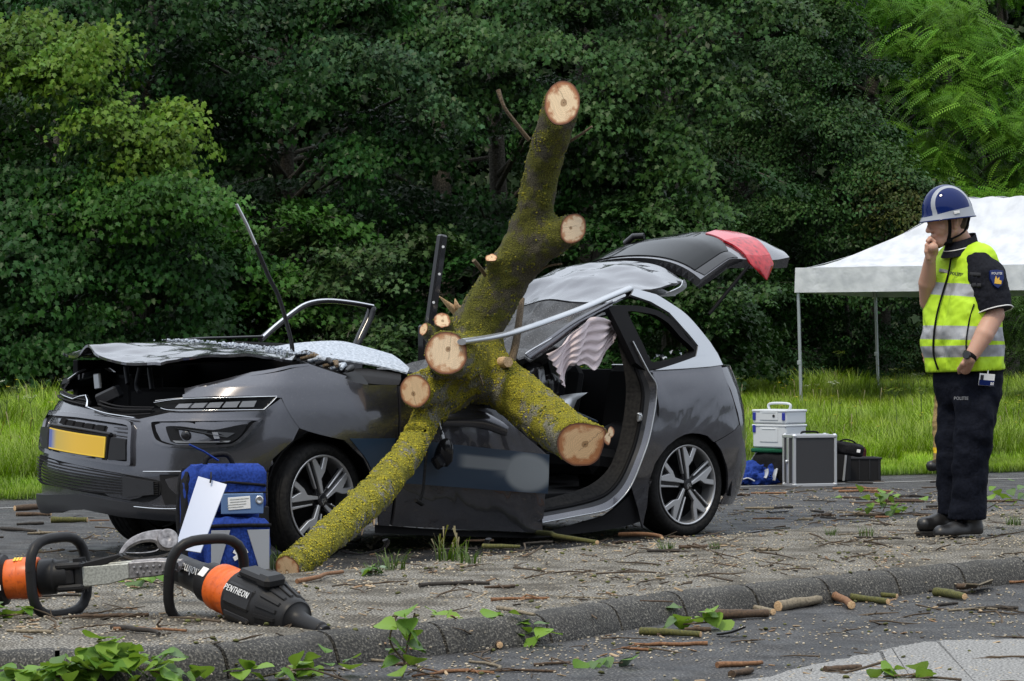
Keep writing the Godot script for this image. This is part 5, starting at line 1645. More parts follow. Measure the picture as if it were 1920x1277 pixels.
func engine_bay(car: Node3D) -> void:
	var m := MB.new()
	m.box(placed(Vector3(0, 0.52, 2.95)), Vector3(1.24, 0.06, 1.0))
	m.box(placed(Vector3(-0.1, 0.76, 2.48)), Vector3(1.14, 0.54, 0.05))
	m.box(placed(Vector3(-0.64, 0.77, 2.86)), Vector3(0.05, 0.52, 0.8))
	m.box(placed(Vector3(0.66, 0.70, 2.8)), Vector3(0.04, 0.36, 0.8))
	obj("engine_bay", m, M.black, car)
	for e in [[Vector3(-0.1, 0.78, 2.9), Vector3(0.5, 0.2, 0.4)], [Vector3(0.35, 0.8, 2.95), Vector3(0.26, 0.2, 0.32)], [Vector3(-0.42, 0.84, 3.0), Vector3(0.2, 0.22, 0.22)], [Vector3(0.1, 0.72, 3.32), Vector3(0.9, 0.12, 0.1)]]:
		var b := MB.new()
		b.box(placed(e[0], Vector3(0, rng.randf_range(-0.1, 0.1), 0)), e[1], 0.02)
		obj("engine_part", b, M.plastic, car)
	for e in [[Vector3(-0.2, 0.993, 3.23), Vector3(-0.15, 0.903, 3.25)], [Vector3(-0.1, 0.988, 3.21), Vector3(-0.1, 0.897, 3.23), Vector3(0, 0.862, 3.279)], [Vector3(0, 0.988, 3.218), Vector3(0.05, 0.876, 3.235)]]:
		strip("engine_pipe", M.trim_grey, smoothed(e, 4), 0.014, car, 1.0)
	var br := MB.new()
	br.box(placed(Vector3(-0.35, 0.916, 3.309), Vector3(0, 0.2, 0.12)), Vector3(0.045, 0.085, 0.02), 0.005)
	obj("bracket", br, M.steel, car)
	# broken grille and chrome over the bumper
	for k in 5:
		var f := k / 4.0
		strip("broken_grille", M.plastic, shell_line([Vector2(1.523, 0.867).lerp(Vector2(1.571, 0.837), f), Vector2(2.728, 0.84).lerp(Vector2(2.879, 0.812), f), Vector2(3.501, 0.826).lerp(Vector2(3.69, 0.793), f)], 0.01 + 0.01 * sin(k * 2.0)), 0.009, car, 0.6)
	for k in 4:
		var f := k / 3.0
		strip("broken_grille", M.plastic, shell_line([Vector2(3.871, 0.816).lerp(Vector2(4.075, 0.767), f), Vector2(4.534, 0.791).lerp(Vector2(4.643, 0.748), f), Vector2(5.426, 0.788).lerp(Vector2(5.436, 0.756), f)], 0.0 + 0.012 * sin(k * 2.3)), 0.008, car, 0.6)
	var sh := MB.new()
	sh.box(placed(Vector3(-0.1, 0.842, 3.402), Vector3(0.2, 0.3, 0.35)), Vector3(0.16, 0.07, 0.06), 0.012)
	obj("grille_bracket", sh, M.trim_grey, car)
	strip("chrome_chevron", M.chrome, shell_line([Vector2(1.523, 0.862), Vector2(2.429, 0.839), Vector2(3.023, 0.824)], 0.03, 3), 0.006, car)
	strip("chrome_chevron", M.chrome, shell_line([Vector2(3.023, 0.824), Vector2(3.227, 0.839), Vector2(3.457, 0.845)], 0.03, 3), 0.006, car)
	strip("chrome_chevron", M.chrome, shell_line([Vector2(3.457, 0.845), Vector2(3.665, 0.815), Vector2(3.752, 0.785)], 0.035, 3), 0.009, car)
	strip("chrome_chevron", M.chrome, shell_line([Vector2(3.752, 0.785), Vector2(4.347, 0.757), Vector2(4.787, 0.745), Vector2(5.153, 0.736)], 0.03, 4), 0.0065, car)
	strip("far_wing_edge", M.steel, smoothed([Vector3(-0.55, 0.923, 3.364), Vector3(-0.6, 0.966, 3.256), Vector3(-0.66, 1, 3.12), Vector3(-0.7, 1.021, 2.978)], 4), 0.008, car, 0.8)
	lofted("far_wing", M.car_paint, [[Vector3(-0.56, 0.918, 3.357), Vector3(-0.62, 0.96, 3.243), Vector3(-0.7, 0.994, 3.093), Vector3(-0.76, 1.014, 2.937)], [Vector3(-0.6, 0.88, 3.365), Vector3(-0.7, 0.922, 3.225), Vector3(-0.8, 0.955, 3.048), Vector3(-0.86, 0.972, 2.87)]], car, 0.01, 4)
	var far := MB.new()
	far.box(placed(Vector3(-0.6, 0.922, 3.205), Vector3(0, 0.5, 0.25)), Vector3(0.3, 0.07, 0.16), 0.03)
	obj("far_headlamp", far, M.glass_dark, car)
	strip("near_slam_panel", M.steel, smoothed([Vector3(0.3, 0.819, 3.386), Vector3(0.38, 0.83, 3.332), Vector3(0.42, 0.833, 3.3)], 3), 0.008, car, 0.7)


func cabin(car: Node3D) -> void:
	var f := MB.new()
	f.box(placed(Vector3(0, 0.24, 0.95)), Vector3(1.5, 0.08, 2.6))
	f.box(placed(Vector3(-0.70, 0.6, 0.6)), Vector3(0.06, 0.7, 2.4))
	f.box(placed(Vector3(0.0, 0.62, -0.55)), Vector3(1.3, 0.7, 0.06))
	obj("cabin_floor", f, M.black, car)
	# broken windscreen draped over the dashboard
	var w := [
		[Vector3(-0.42, 1.101, 2.098), Vector3(-0.4, 1.126, 1.923), Vector3(-0.35, 1.139, 1.672), Vector3(-0.25, 1.108, 1.556), Vector3(-0.05, 1.062, 1.511)],
		[Vector3(-0.2, 1.089, 2.217), Vector3(-0.15, 1.101, 2.087), Vector3(-0.1, 1.104, 1.841), Vector3(0.05, 1.074, 1.75), Vector3(0.25, 1.032, 1.702)],
		[Vector3(0.1, 1.073, 2.373), Vector3(0.2, 1.065, 2.267), Vector3(0.3, 1.053, 2.105), Vector3(0.4, 1.03, 1.972), Vector3(0.55, 0.986, 1.884)],
		[Vector3(0.3, 1.064, 2.469), Vector3(0.4, 1.044, 2.344), Vector3(0.5, 1.018, 2.188), Vector3(0.58, 0.992, 2.083), Vector3(0.66, 0.961, 1.992)]]
	lofted("shattered_windscreen", M.frosted, w, car, 0.008, 5, Vector3(0, -3, 1.5), 4)
	lofted("dashboard", M.plastic, [[Vector3(0.45, 0.975, 2.281), Vector3(0.5, 0.986, 2.136), Vector3(0.62, 0.958, 2.004)], [Vector3(0.62, 0.959, 2.362), Vector3(0.66, 0.942, 2.23), Vector3(0.72, 0.924, 2.087)], [Vector3(0.66, 0.926, 2.413), Vector3(0.7, 0.902, 2.263), Vector3(0.74, 0.896, 2.119)]], car, 0.02, 4)
	lofted("scuttle", M.black, [[Vector3(0.3, 1.039, 2.469), Vector3(0.45, 1.01, 2.354), Vector3(0.6, 0.959, 2.27)], [Vector3(0.7, 0.989, 2.659), Vector3(0.76, 0.949, 2.529), Vector3(0.8, 0.909, 2.381)], [Vector3(0.84, 0.962, 2.769), Vector3(0.84, 0.928, 2.593), Vector3(0.86, 0.899, 2.43)]], car, 0.02, 4)
	for k in 7:
		var b := MB.new()
		var p: Vector3 = Vector3(0.45, 1.039, 2.535).lerp(Vector3(0.7, 0.96, 2.427), k / 6.0) + Vector3(0, 0.012, 0)
		b.tube([p + Vector3(-0.05, 0, 0.03), p + Vector3(0.02, 0.016, 0), p + Vector3(0.06, 0.0, -0.05 + 0.02 * k)], [0.014, 0.02, 0.01], 6)
		obj("broken_trim", b, [M.trim_grey, M.twig, M.frosted][k % 3], car)
	# glass crumbs along the bonnet's rear edge
	var cr := []
	for k in 500:
		var t := rng.randf()
		var base: Vector3 = Vector3(-0.3, 1.129, 2.834).lerp(Vector3(0.1, 1.082, 2.482), t) if k % 2 else Vector3(0.1, 1.107, 2.804).lerp(Vector3(0.55, 1.05, 2.613), t)
		cr.append(placed(base + Vector3(rng.randfn() * 0.05, 0.012, rng.randfn() * 0.05), Vector3(rng.randf() * 6, rng.randf() * 6, 0), Vector3.ONE * rng.randf_range(0.5, 1.8)))
	var bit := MB.new()
	bit.box(Transform3D.IDENTITY, Vector3(0.008, 0.005, 0.007), 0.001)
	scatter("glass_crumbs", bit, M.frosted, cr, [], car)
	# wiper arm pointing up
	var wp := MB.new()
	wp.tube(smoothed([Vector3(0.4, 1.041, 2.572), Vector3(0.4, 1.115, 2.579), Vector3(0.39, 1.221, 2.603), Vector3(0.37, 1.371, 2.645), Vector3(0.36, 1.478, 2.705), Vector3(0.33, 1.641, 2.767)], 4), 0.015, 6, true, 0.6)
	var arm := obj("wiper_arm", wp, M.black_gloss, car)
	strip("wiper_blade", M.steel, [Vector3(0.33, 1.641, 2.767), Vector3(0.32, 1.75, 2.819), Vector3(0.3, 1.854, 2.871)], 0.011, arm, 0.8)
	strip("wiper_spindle", M.trim_grey, [Vector3(0.42, 1.027, 2.587), Vector3(0.41, 1.067, 2.583)], 0.024, arm, 1.0)
	# airbag curtain in pleats
	var top := smoothed([Vector3(0.8, 1.062, 1.099), Vector3(0.79, 1.134, 0.942), Vector3(0.78, 1.195, 0.842), Vector3(0.76, 1.256, 0.735), Vector3(0.74, 1.275, 0.627), Vector3(0.72, 1.246, 0.531), Vector3(0.66, 1.223, 0.396)], 6)
	var low := smoothed([Vector3(0.8, 0.87, 0.96), Vector3(0.8, 0.984, 0.927), Vector3(0.79, 1.002, 0.86), Vector3(0.78, 1.002, 0.775), Vector3(0.77, 0.971, 0.699), Vector3(0.74, 1.074, 0.559), Vector3(0.72, 1.179, 0.497)], 6)
	var rows := []
	for j in 25:
		var row := PackedVector3Array()
		for k in top.size():
			var t := j / 24.0
			var p: Vector3 = top[k].lerp(low[k], t)
			p.x += 0.012 * sin(t * 34.0 + k * 0.25) + 0.02 * sin(k * 0.5 + t * 3.0)
			p.y += 0.006 * sin(k * 1.1 + t * 7.0) * t
			row.append(p)
		rows.append(row)
	var a := MB.new()
	a.sheet(rows, 0.004, Vector3(-3, 1, 1))
	obj("airbag_curtain", a, M.airbag, car)
	strip("airbag_tether", M.airbag, smoothed([Vector3(0.62, 1.223, 0.4), Vector3(0.62, 1.211, 0.339), Vector3(0.62, 1.18, 0.343)], 3), 0.012, car, 0.4)
	# seats and torn pillar trim
	for e in [[Vector3(0.36, 0.42, 1.15), -0.25], [Vector3(-0.36, 0.42, 1.15), -0.25], [Vector3(0.36, 0.42, 0.18), -0.2], [Vector3(-0.36, 0.42, 0.18), -0.2]]:
		var s := MB.new()
		s.box(placed(e[0] + Vector3(0, 0.0, 0.1), Vector3(-0.12, 0, 0)), Vector3(0.46, 0.16, 0.5), 0.05)
		s.box(placed(e[0] + Vector3(0, 0.30, -0.20), Vector3(e[1], 0, 0)), Vector3(0.45, 0.56, 0.14), 0.05)
		obj("seat", s, M.seat if M.has("seat") else M.plastic, car)
	lofted("seat_trim", M.black_gloss, [[Vector3(0.62, 1.05, 1.092), Vector3(0.6, 1.062, 1.02), Vector3(0.58, 1.038, 0.953)], [Vector3(0.7, 0.955, 1.165), Vector3(0.7, 0.984, 1.096), Vector3(0.66, 0.984, 0.985)], [Vector3(0.72, 0.85, 1.123), Vector3(0.74, 0.871, 1.092), Vector3(0.68, 0.888, 0.988)]], car, 0.03, 4, Vector3(-2, 0.8, 1), 4)
	lofted("seat_backrest", M.black_gloss, [[Vector3(0.52, 1.026, 0.922), Vector3(0.53, 1.032, 0.823), Vector3(0.5, 1.001, 0.694)], [Vector3(0.6, 0.917, 0.963), Vector3(0.62, 0.929, 0.882), Vector3(0.58, 0.916, 0.745)], [Vector3(0.6, 0.796, 0.922), Vector3(0.62, 0.783, 0.874), Vector3(0.58, 0.794, 0.761)]], car, 0.05, 4, Vector3(-2, 0.8, 1), 4)
	lofted("torn_trim", M.silver, [[Vector3(0.66, 0.826, 0.862), Vector3(0.66, 0.837, 0.757), Vector3(0.64, 0.842, 0.624)], [Vector3(0.7, 0.784, 0.899), Vector3(0.7, 0.796, 0.816), Vector3(0.68, 0.801, 0.747)], [Vector3(0.7, 0.748, 0.916), Vector3(0.7, 0.729, 0.849), Vector3(0.68, 0.746, 0.78)]], car, 0.008, 4)
	strip("blue_belt", M.blue_cloth if M.has("blue_cloth") else M.blue_band, [Vector3(0.55, 0.731, 0.653), Vector3(0.6, 0.706, 0.616), Vector3(0.6, 0.674, 0.518)], 0.02, car, 0.4)
	strip("seat_belt", M.trim_grey, smoothed([Vector3(0.6, 1.223, 0.389), Vector3(0.62, 1.137, 0.348), Vector3(0.64, 0.982, 0.315)], 4), 0.016, car, 0.3)
	lofted("headliner", M.liner if M.has("liner") else M.white_plastic, [[Vector3(0.50, 1.40, 0.15), Vector3(0, 1.48, 0.15), Vector3(-0.5, 1.38, 0.15)], [Vector3(0.52, 1.42, -0.22), Vector3(0, 1.54, -0.22), Vector3(-0.5, 1.42, -0.22)]], car, 0.01, 4)
	# mirror hanging by its wires before the door
	var mr := MB.new()
	mr.lathe([Vector2(0.0, -0.075), Vector2(0.035, -0.068), Vector2(0.055, -0.03), Vector2(0.05, 0.02), Vector2(0.04, 0.06), Vector2(0.018, 0.085), Vector2(0, 0.09)], placed(Vector3(1.03, 0.536, 2.049), Vector3(0.2, 0.4, -0.3), Vector3(1.0, 0.95, 0.7)), 14)
	mr.box(placed(Vector3(1.03, 0.492, 2.09), Vector3(0.3, 0.4, 0.5)), Vector3(0.06, 0.07, 0.05), 0.012)
	var mirror := obj("door_mirror", mr, M.black_gloss, car)
	strip("mirror_wire", M.rubber, smoothed([Vector3(1, 0.756, 2.049), Vector3(1.02, 0.683, 2.051), Vector3(1.03, 0.636, 2.071), Vector3(1.03, 0.576, 2.052)], 4), 0.004, mirror, 1.0)
	strip("mirror_wire", M.white_plastic, smoothed([Vector3(1, 0.748, 2.064), Vector3(1.02, 0.678, 2.066), Vector3(1.03, 0.627, 2.052), Vector3(1.03, 0.571, 2.064)], 4), 0.003, mirror, 1.0)
	strip("mirror_plug", M.white_plastic, [Vector3(1.03, 0.635, 2.064), Vector3(1.03, 0.61, 2.056)], 0.011, mirror, 1.0)
	strip("hanging_seal", M.rubber, smoothed([Vector3(1, 0.749, 2.146), Vector3(1.01, 0.623, 2.147), Vector3(1.02, 0.455, 2.174), Vector3(1.02, 0.343, 2.188), Vector3(1.02, 0.282, 2.214)], 4), 0.012, car, 0.5)
	strip("hanging_seal_end", M.rubber, [Vector3(1.02, 0.294, 2.236), Vector3(1.02, 0.27, 2.192)], 0.016, car, 0.7)


func far_side(car: Node3D) -> void:
	# the far front door stands open: its window frame rises behind the bonnet
	var fr := MB.new()
	fr.tube(smoothed([Vector3(-1.2, 1.149, 1.582), Vector3(-1.24, 1.224, 1.443), Vector3(-1.28, 1.303, 1.291), Vector3(-1.32, 1.368, 1.136), Vector3(-1.36, 1.394, 0.946), Vector3(-1.4, 1.384, 0.714), Vector3(-1.42, 1.363, 0.534)], 4), 0.022, 7, true, 0.8)
	fr.tube(smoothed([Vector3(-1.42, 1.363, 0.534), Vector3(-1.42, 1.292, 0.56), Vector3(-1.41, 1.204, 0.62), Vector3(-1.4, 1.117, 0.68)], 4), [0.03, 0.036, 0.036, 0.036, 0.036, 0.036, 0.036, 0.036, 0.036, 0.036, 0.034, 0.034, 0.03], 7, true, 0.8)
	var frame := obj("far_door_frame", fr, M.black_gloss, car)
	strip("frame_chrome", M.chrome, smoothed([Vector3(-1.18, 1.165, 1.581), Vector3(-1.22, 1.237, 1.454), Vector3(-1.26, 1.313, 1.306), Vector3(-1.3, 1.377, 1.152), Vector3(-1.34, 1.4, 0.962), Vector3(-1.38, 1.39, 0.731), Vector3(-1.4, 1.369, 0.542)], 4), 0.009, frame, 0.8)
	lofted("far_door", M.car_paint, [[Vector3(-1.15, 1.139, 1.809), Vector3(-1.28, 1.125, 1.229), Vector3(-1.42, 1.11, 0.664)], [Vector3(-1.17, 0.6, 1.75), Vector3(-1.30, 0.6, 1.2), Vector3(-1.44, 0.6, 0.66)], [Vector3(-1.12, 0.2, 1.75), Vector3(-1.25, 0.2, 1.2), Vector3(-1.4, 0.2, 0.66)]], car, 0.05, 4, Vector3(0, 0.7, 1.4), 3)
	# cut pillar on the far side, three bolts along it
	var p := MB.new()
	p.box(Transform3D(Basis.looking_at(Vector3(-0.84, 1.781, 0.452) - Vector3(-0.86, 1.234, 0.535), Vector3(0, 0, 1)), Vector3(-0.84, 1.781, 0.452).lerp(Vector3(-0.86, 1.234, 0.535), 0.5)), Vector3(0.055, 0.06, Vector3(-0.84, 1.781, 0.452).distance_to(Vector3(-0.86, 1.234, 0.535)) + 0.04), 0.012)
	p.box(placed(Vector3(-0.87, 1.093, 0.556) + Vector3(0, -0.2, 0)), Vector3(0.07, 0.7, 0.09), 0.012)
	var pillar := obj("cut_pillar", p, M.black_gloss, car)
	for e in [Vector3(-0.8, 1.724, 0.478), Vector3(-0.805, 1.556, 0.504), Vector3(-0.81, 1.381, 0.547)]:
		strip("pillar_bolt", M.white_plastic, [e, e + Vector3(0.012, 0, 0.01)], 0.009, pillar, 1.0)
	strip("far_pillar_strip", M.black_gloss, smoothed([Vector3(-0.75, 1.128, 2.589), Vector3(-0.8, 1.151, 2.332), Vector3(-0.85, 1.158, 2.069), Vector3(-0.9, 1.166, 1.792)], 4), 0.012, car, 0.7)
	lofted("far_quarter", M.car_paint, [[Vector3(-0.85, 1.0, 0.4), Vector3(-0.86, 1.0, -0.1), Vector3(-0.8, 1.0, -0.5)], [Vector3(-0.9, 0.5, 0.4), Vector3(-0.91, 0.66, -0.05), Vector3(-0.83, 0.4, -0.55)]], car, 0.02, 4)
	lofted("far_roof_rail", M.silver, [[Vector3(-0.62, 1.48, 0.2), Vector3(-0.66, 1.42, -0.2), Vector3(-0.8, 1.02, -0.5)], [Vector3(-0.67, 1.44, 0.2), Vector3(-0.70, 1.38, -0.18), Vector3(-0.83, 0.98, -0.45)]], car, 0.02, 5)

func wood_texture(seed_: int, heart: Color, sap: Color, rim: Color, pith: float) -> ImageTexture:
	# the sawn end of a stem: pith, pale wood with faint rings and saw marks, a dark rim of bark
	var img := Image.create(256, 256, false, Image.FORMAT_RGB8)
	var n := noise(0.02, seed_, 4)
	var fine := noise(0.16, seed_ + 1, 2)
	var angle := seed_ * 1.3
	for y in 256:
		for x in 256:
			var q := Vector2(x - 127.5, y - 127.5) / 127.5
			var off := Vector2(0.2 * sin(seed_ * 2.1), 0.18 * cos(seed_ * 1.7))
			var r := q.length() + 0.012 * n.get_noise_2d(x, y)
			var rp := (q - off).length() + 0.03 * n.get_noise_2d(y + 90, x)
			var c := sap.lerp(heart, smoothstep(0.60, 1.0, r + 0.5 * n.get_noise_2d(x * 0.6 + 300, y * 0.6)))
			c *= 1.0 + 0.08 * sin(rp * 80.0 + 4.0 * n.get_noise_2d(x, y)) + 0.2 * fine.get_noise_2d(x, y)
			var saw := q.rotated(angle)
			c *= 1.0 + 0.22 * n.get_noise_2d(saw.x * 30.0, saw.y * 1400.0)
			c = c.lerp(Color(0.22, 0.12, 0.05), (1.0 - smoothstep(pith * 0.8, pith, rp)) * 0.75)
			c = c.lerp(Color(0.12, 0.06, 0.03), (1.0 - smoothstep(0.02, 0.05, rp)))
			c = c.lerp(Color(0.30, 0.12, 0.05), 0.7 * smoothstep(0.84, 0.90, r))
			c = c.lerp(rim, smoothstep(0.91, 0.96, r))
			# a crack or two
			var crack := absf(saw.y + 0.15 + 0.05 * n.get_noise_1d(saw.x * 200.0))
			if crack < 0.012 and saw.x < 0.3:
				c *= 0.45
			img.set_pixel(x, y, Color(c.r, c.g, c.b).linear_to_srgb())
	return ImageTexture.create_from_image(img)


func fallen_tree() -> void:
	M.moss = triplanar(mat(Color(1, 1, 1), 0.95), 0.23)
	M.moss.vertex_color_use_as_albedo = true
	M.moss.albedo_texture = ramp_tex(noise(0.05, 101, 5), 512, [[0.2, Color(0.07, 0.065, 0.06)], [0.42, Color(0.33, 0.32, 0.28)], [0.55, Color(0.8, 0.8, 0.7)], [0.75, Color(1, 1, 1)]])
	M.moss.heightmap_enabled = true
	M.moss.heightmap_texture = grey_tex(noise(0.06, 102, 5), 512)
	M.moss.heightmap_scale = 2.6
	M.wood = []
	for k in 4:
		var w := mat(Color(1, 1, 1), 0.75)
		w.albedo_texture = wood_texture(3 + k * 2, [Color(0.36, 0.16, 0.075), Color(0.42, 0.20, 0.09), Color(0.44, 0.23, 0.12), Color(0.36, 0.15, 0.06)][k], [Color(0.68, 0.52, 0.34), Color(0.60, 0.42, 0.25), Color(0.70, 0.54, 0.37), Color(0.58, 0.39, 0.22)][k], Color(0.14, 0.055, 0.03), [0.2, 0.17, 0.14, 0.16][k])
		M.wood.append(w)
	M.raw_wood = triplanar(mat(Color(1, 1, 1), 0.8), 0.08)
	M.raw_wood.albedo_texture = ramp_tex(noise(0.06, 105, 3), 128, [[0.2, Color(0.4, 0.24, 0.12)], [0.7, Color(0.66, 0.47, 0.28)]])
	var t := thing("fallen_tree", "mossy forked tree trunk with sawn off limbs lying across the crushed car", "tree trunk")
	var f := Field.new()
	f.cell = 0.0125
	f.blend = 0.09
	f.warped = true
	f.warp_noise = noise(9.0, 21, 4)
	f.warp_size = 0.014
	# stem from the hub up to the highest cut
	f.chain([Vector3(-0.285, 1.05, -15.1), Vector3(-0.16, 1.262, -15.1), Vector3(-0.035, 1.464, -15.05), Vector3(0.08, 1.662, -14.95), Vector3(0.123, 1.844, -14.85), Vector3(0.159, 2.037, -14.75), Vector3(0.213, 2.224, -14.6), Vector3(0.283, 2.434, -14.45)], [0.155, 0.136, 0.126, 0.118, 0.097, 0.095, 0.096, 0.097])
	f.bone(Vector3(0.086, 1.605, -14.95), Vector3(0.356, 1.745, -14.7), 0.098, 0.074)
	f.bone(Vector3(-0.072, 1.477, -15), Vector3(-0.117, 1.593, -14.85), 0.05, 0.034, Vector3.ONE, 0.03)
	# hub and the limbs that were sawn off short
	f.bone(Vector3(-0.198, 0.986, -15.15), Vector3(-0.352, 1.072, -14.3), 0.155, 0.112)
	f.bone(Vector3(-0.265, 0.914, -15), Vector3(-0.53, 0.865, -14.35), 0.125, 0.084, Vector3.ONE, 0.06)
	f.bone(Vector3(-0.332, 1.073, -15), Vector3(-0.374, 1.249, -14.75), 0.075, 0.046, Vector3.ONE, 0.04)
	f.bone(Vector3(-0.351, 1.088, -15.2), Vector3(-0.476, 1.195, -15.1), 0.06, 0.04, Vector3.ONE, 0.04)
	f.bone(Vector3(-0.235, 1.132, -15.3), Vector3(-0.287, 1.314, -15.25), 0.06, 0.05, Vector3.ONE, 0.04)
	# heavy limb to the lower right
	f.chain([Vector3(-0.233, 1.03, -15.15), Vector3(-0.043, 0.895, -14.95), Vector3(0.169, 0.729, -14.65), Vector3(0.415, 0.548, -14.2)], [0.145, 0.134, 0.132, 0.112])
	f.bone(Vector3(0.346, 0.651, -14.4), Vector3(0.526, 0.661, -14.25), 0.05, 0.03, Vector3.ONE, 0.04)
	# long limb that reaches down to the island
	f.chain([Vector3(-0.317, 0.9, -15), Vector3(-0.452, 0.719, -14.7), Vector3(-0.541, 0.539, -14.2), Vector3(-0.667, 0.378, -13.6), Vector3(-0.8, 0.258, -13), Vector3(-0.913, 0.163, -12.5), Vector3(-1.007, 0.099, -12.12)], [0.095, 0.076, 0.079, 0.085, 0.079, 0.072, 0.064])
	f.bone(Vector3(-0.701, 0.357, -13.5), Vector3(-0.78, 0.4, -13.3), 0.04, 0.016, Vector3.ONE, 0.02)
	f.bone(Vector3(-0.675, 0.357, -13.5), Vector3(-0.675, 0.28, -13.35), 0.035, 0.02, Vector3.ONE, 0.02)
	var cuts := [
		[Vector3(0.268, 2.388, -14.5), Vector3(0.16, 0.22, 0.96), 0.16, 0],
		[Vector3(0.326, 1.73, -14.73), Vector3(0.42, -0.02, 0.9), 0.16, 2],
		[Vector3(-0.112, 1.573, -14.87), Vector3(0.0, 0.8, 0.6), 0.045, 1],
		[Vector3(-0.348, 1.061, -14.36), Vector3(-0.06, 0.05, 1.0), 0.17, 2],
		[Vector3(-0.51, 0.87, -14.42), Vector3(-0.34, -0.06, 0.93), 0.14, 1],
		[Vector3(-0.372, 1.232, -14.76), Vector3(0.05, 0.42, 0.9), 0.08, 0],
		[Vector3(-0.467, 1.186, -15.08), Vector3(-0.75, 0.3, 0.6), 0.08, 1],
		[Vector3(-0.29, 1.296, -15.24), Vector3(0.3, 0.8, 0.5), 0.09, 2],
		[Vector3(0.355, 0.582, -14.32), Vector3(0.12, -0.2, 0.97), 0.2, 3],
		[Vector3(0.508, 0.658, -14.27), Vector3(0.75, 0.0, 0.66), 0.045, 0],
		[Vector3(-0.978, 0.123, -12.2), Vector3(-0.45, -0.28, 0.85), 0.15, 1]]
	var discs := []
	for c in cuts:
		var nn: Vector3 = c[1].normalized()
		var sx := nn.cross(Vector3.UP).normalized()
		var sy := sx.cross(nn)
		var m := MB.new()
		var mid: Vector3 = c[0] + nn * 0.004
		# the true middle of the section
		for pass_ in 3:
			var shift := Vector3.ZERO
			for k in 16:
				var dir := sx * cos(TAU * k / 16) + sy * sin(TAU * k / 16)
				shift += dir * f.reach(mid, dir, c[2] * 1.4)
			mid += shift / 16.0
		m.vert(mid, nn, Vector2(0.5, 0.5))
		var spin: float = c[0].x * 40.0
		var far := PackedFloat32Array()
		for k in 48:
			far.append(f.reach(mid, sx * cos(TAU * k / 48) + sy * sin(TAU * k / 48), c[2] * 1.4))
		for k in 48:
			var a := TAU * k / 48
			var dir := sx * cos(a) + sy * sin(a)
			var smooth := (far[k] * 2.0 + far[(k + 1) % 48] + far[(k + 47) % 48] + far[(k + 2) % 48] * 0.5 + far[(k + 46) % 48] * 0.5) / 5.0
			m.vert(mid + dir * (smooth - 0.004), nn, Vector2(0.5, 0.5) + Vector2(cos(a + spin), sin(a + spin)) * 0.5)
		for k in 48:
			m.tri(0, 1 + k, 1 + (k + 1) % 48)
		discs.append([m, c[3]])
		f.cut(c[0], nn, c[2] * 1.6)
	var bark := MB.new()
	var patch := noise(5.5, 31, 4)
	var fine := noise(38.0, 32, 3)
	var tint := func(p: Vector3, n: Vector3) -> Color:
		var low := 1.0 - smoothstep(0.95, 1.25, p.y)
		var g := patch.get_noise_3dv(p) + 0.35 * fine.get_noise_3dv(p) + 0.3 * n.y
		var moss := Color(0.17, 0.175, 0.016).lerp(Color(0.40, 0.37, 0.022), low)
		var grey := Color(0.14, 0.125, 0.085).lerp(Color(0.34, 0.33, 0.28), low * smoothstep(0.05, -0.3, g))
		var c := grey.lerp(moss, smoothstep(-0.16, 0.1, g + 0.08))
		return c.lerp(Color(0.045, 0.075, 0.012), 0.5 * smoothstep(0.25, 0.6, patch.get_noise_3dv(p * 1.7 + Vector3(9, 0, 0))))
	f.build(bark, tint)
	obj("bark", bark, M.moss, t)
	# cushions of moss and crusts of lichen on the bark
	var pad := MB.new()
	pad.lathe([Vector2(0.0, -0.003), Vector2(0.0075, 0.0), Vector2(0.0055, 0.003), Vector2(0, 0.0045)], Transform3D.IDENTITY, 6)
	var places := []
	var tints := []
	for k in 24000:
		var j := rng.randi() % bark.v.size()
		var p := bark.v[j]
		var nn := bark.n[j]
		var on_cut := false
		for c in cuts:
			if p.distance_to(c[0]) < c[2] * 1.1 and (p - c[0]).dot(c[1].normalized()) > -0.012:
				on_cut = true
		var low := 1.0 - smoothstep(0.95, 1.3, p.y)
		var g := patch.get_noise_3dv(p * 1.3) + 0.3 * nn.y + 0.15 * low
		if on_cut or g < rng.randf_range(-0.1, 0.35):
			continue
		var u := rng.randf_range(0.3, 0.95)
		places.append(Transform3D(Basis(Quaternion(Vector3.UP, nn)) * Basis(Vector3.UP, rng.randf() * TAU).scaled_local(Vector3(u, u * rng.randf_range(0.6, 1.6), u * rng.randf_range(0.6, 1.3))), p))
		var w := rng.randf_range(0.65, 1.2)
		var col := Color(0.13, 0.135, 0.012).lerp(Color(0.36, 0.31, 0.016), clampf(low * 0.75 + rng.randf() * 0.35, 0, 1))
		if rng.randf() < 0.16:
			col = Color(0.045, 0.06, 0.010)
		tints.append(Color(col.r * w, col.g * w, col.b * w))
	var mossy := mat(Color(1, 1, 1), 0.95)
	mossy.vertex_color_use_as_albedo = true
	scatter("moss", pad, mossy, places, tints, t)
	for e in discs:
		obj("cut_face", e[0], M.wood[e[1]], t)
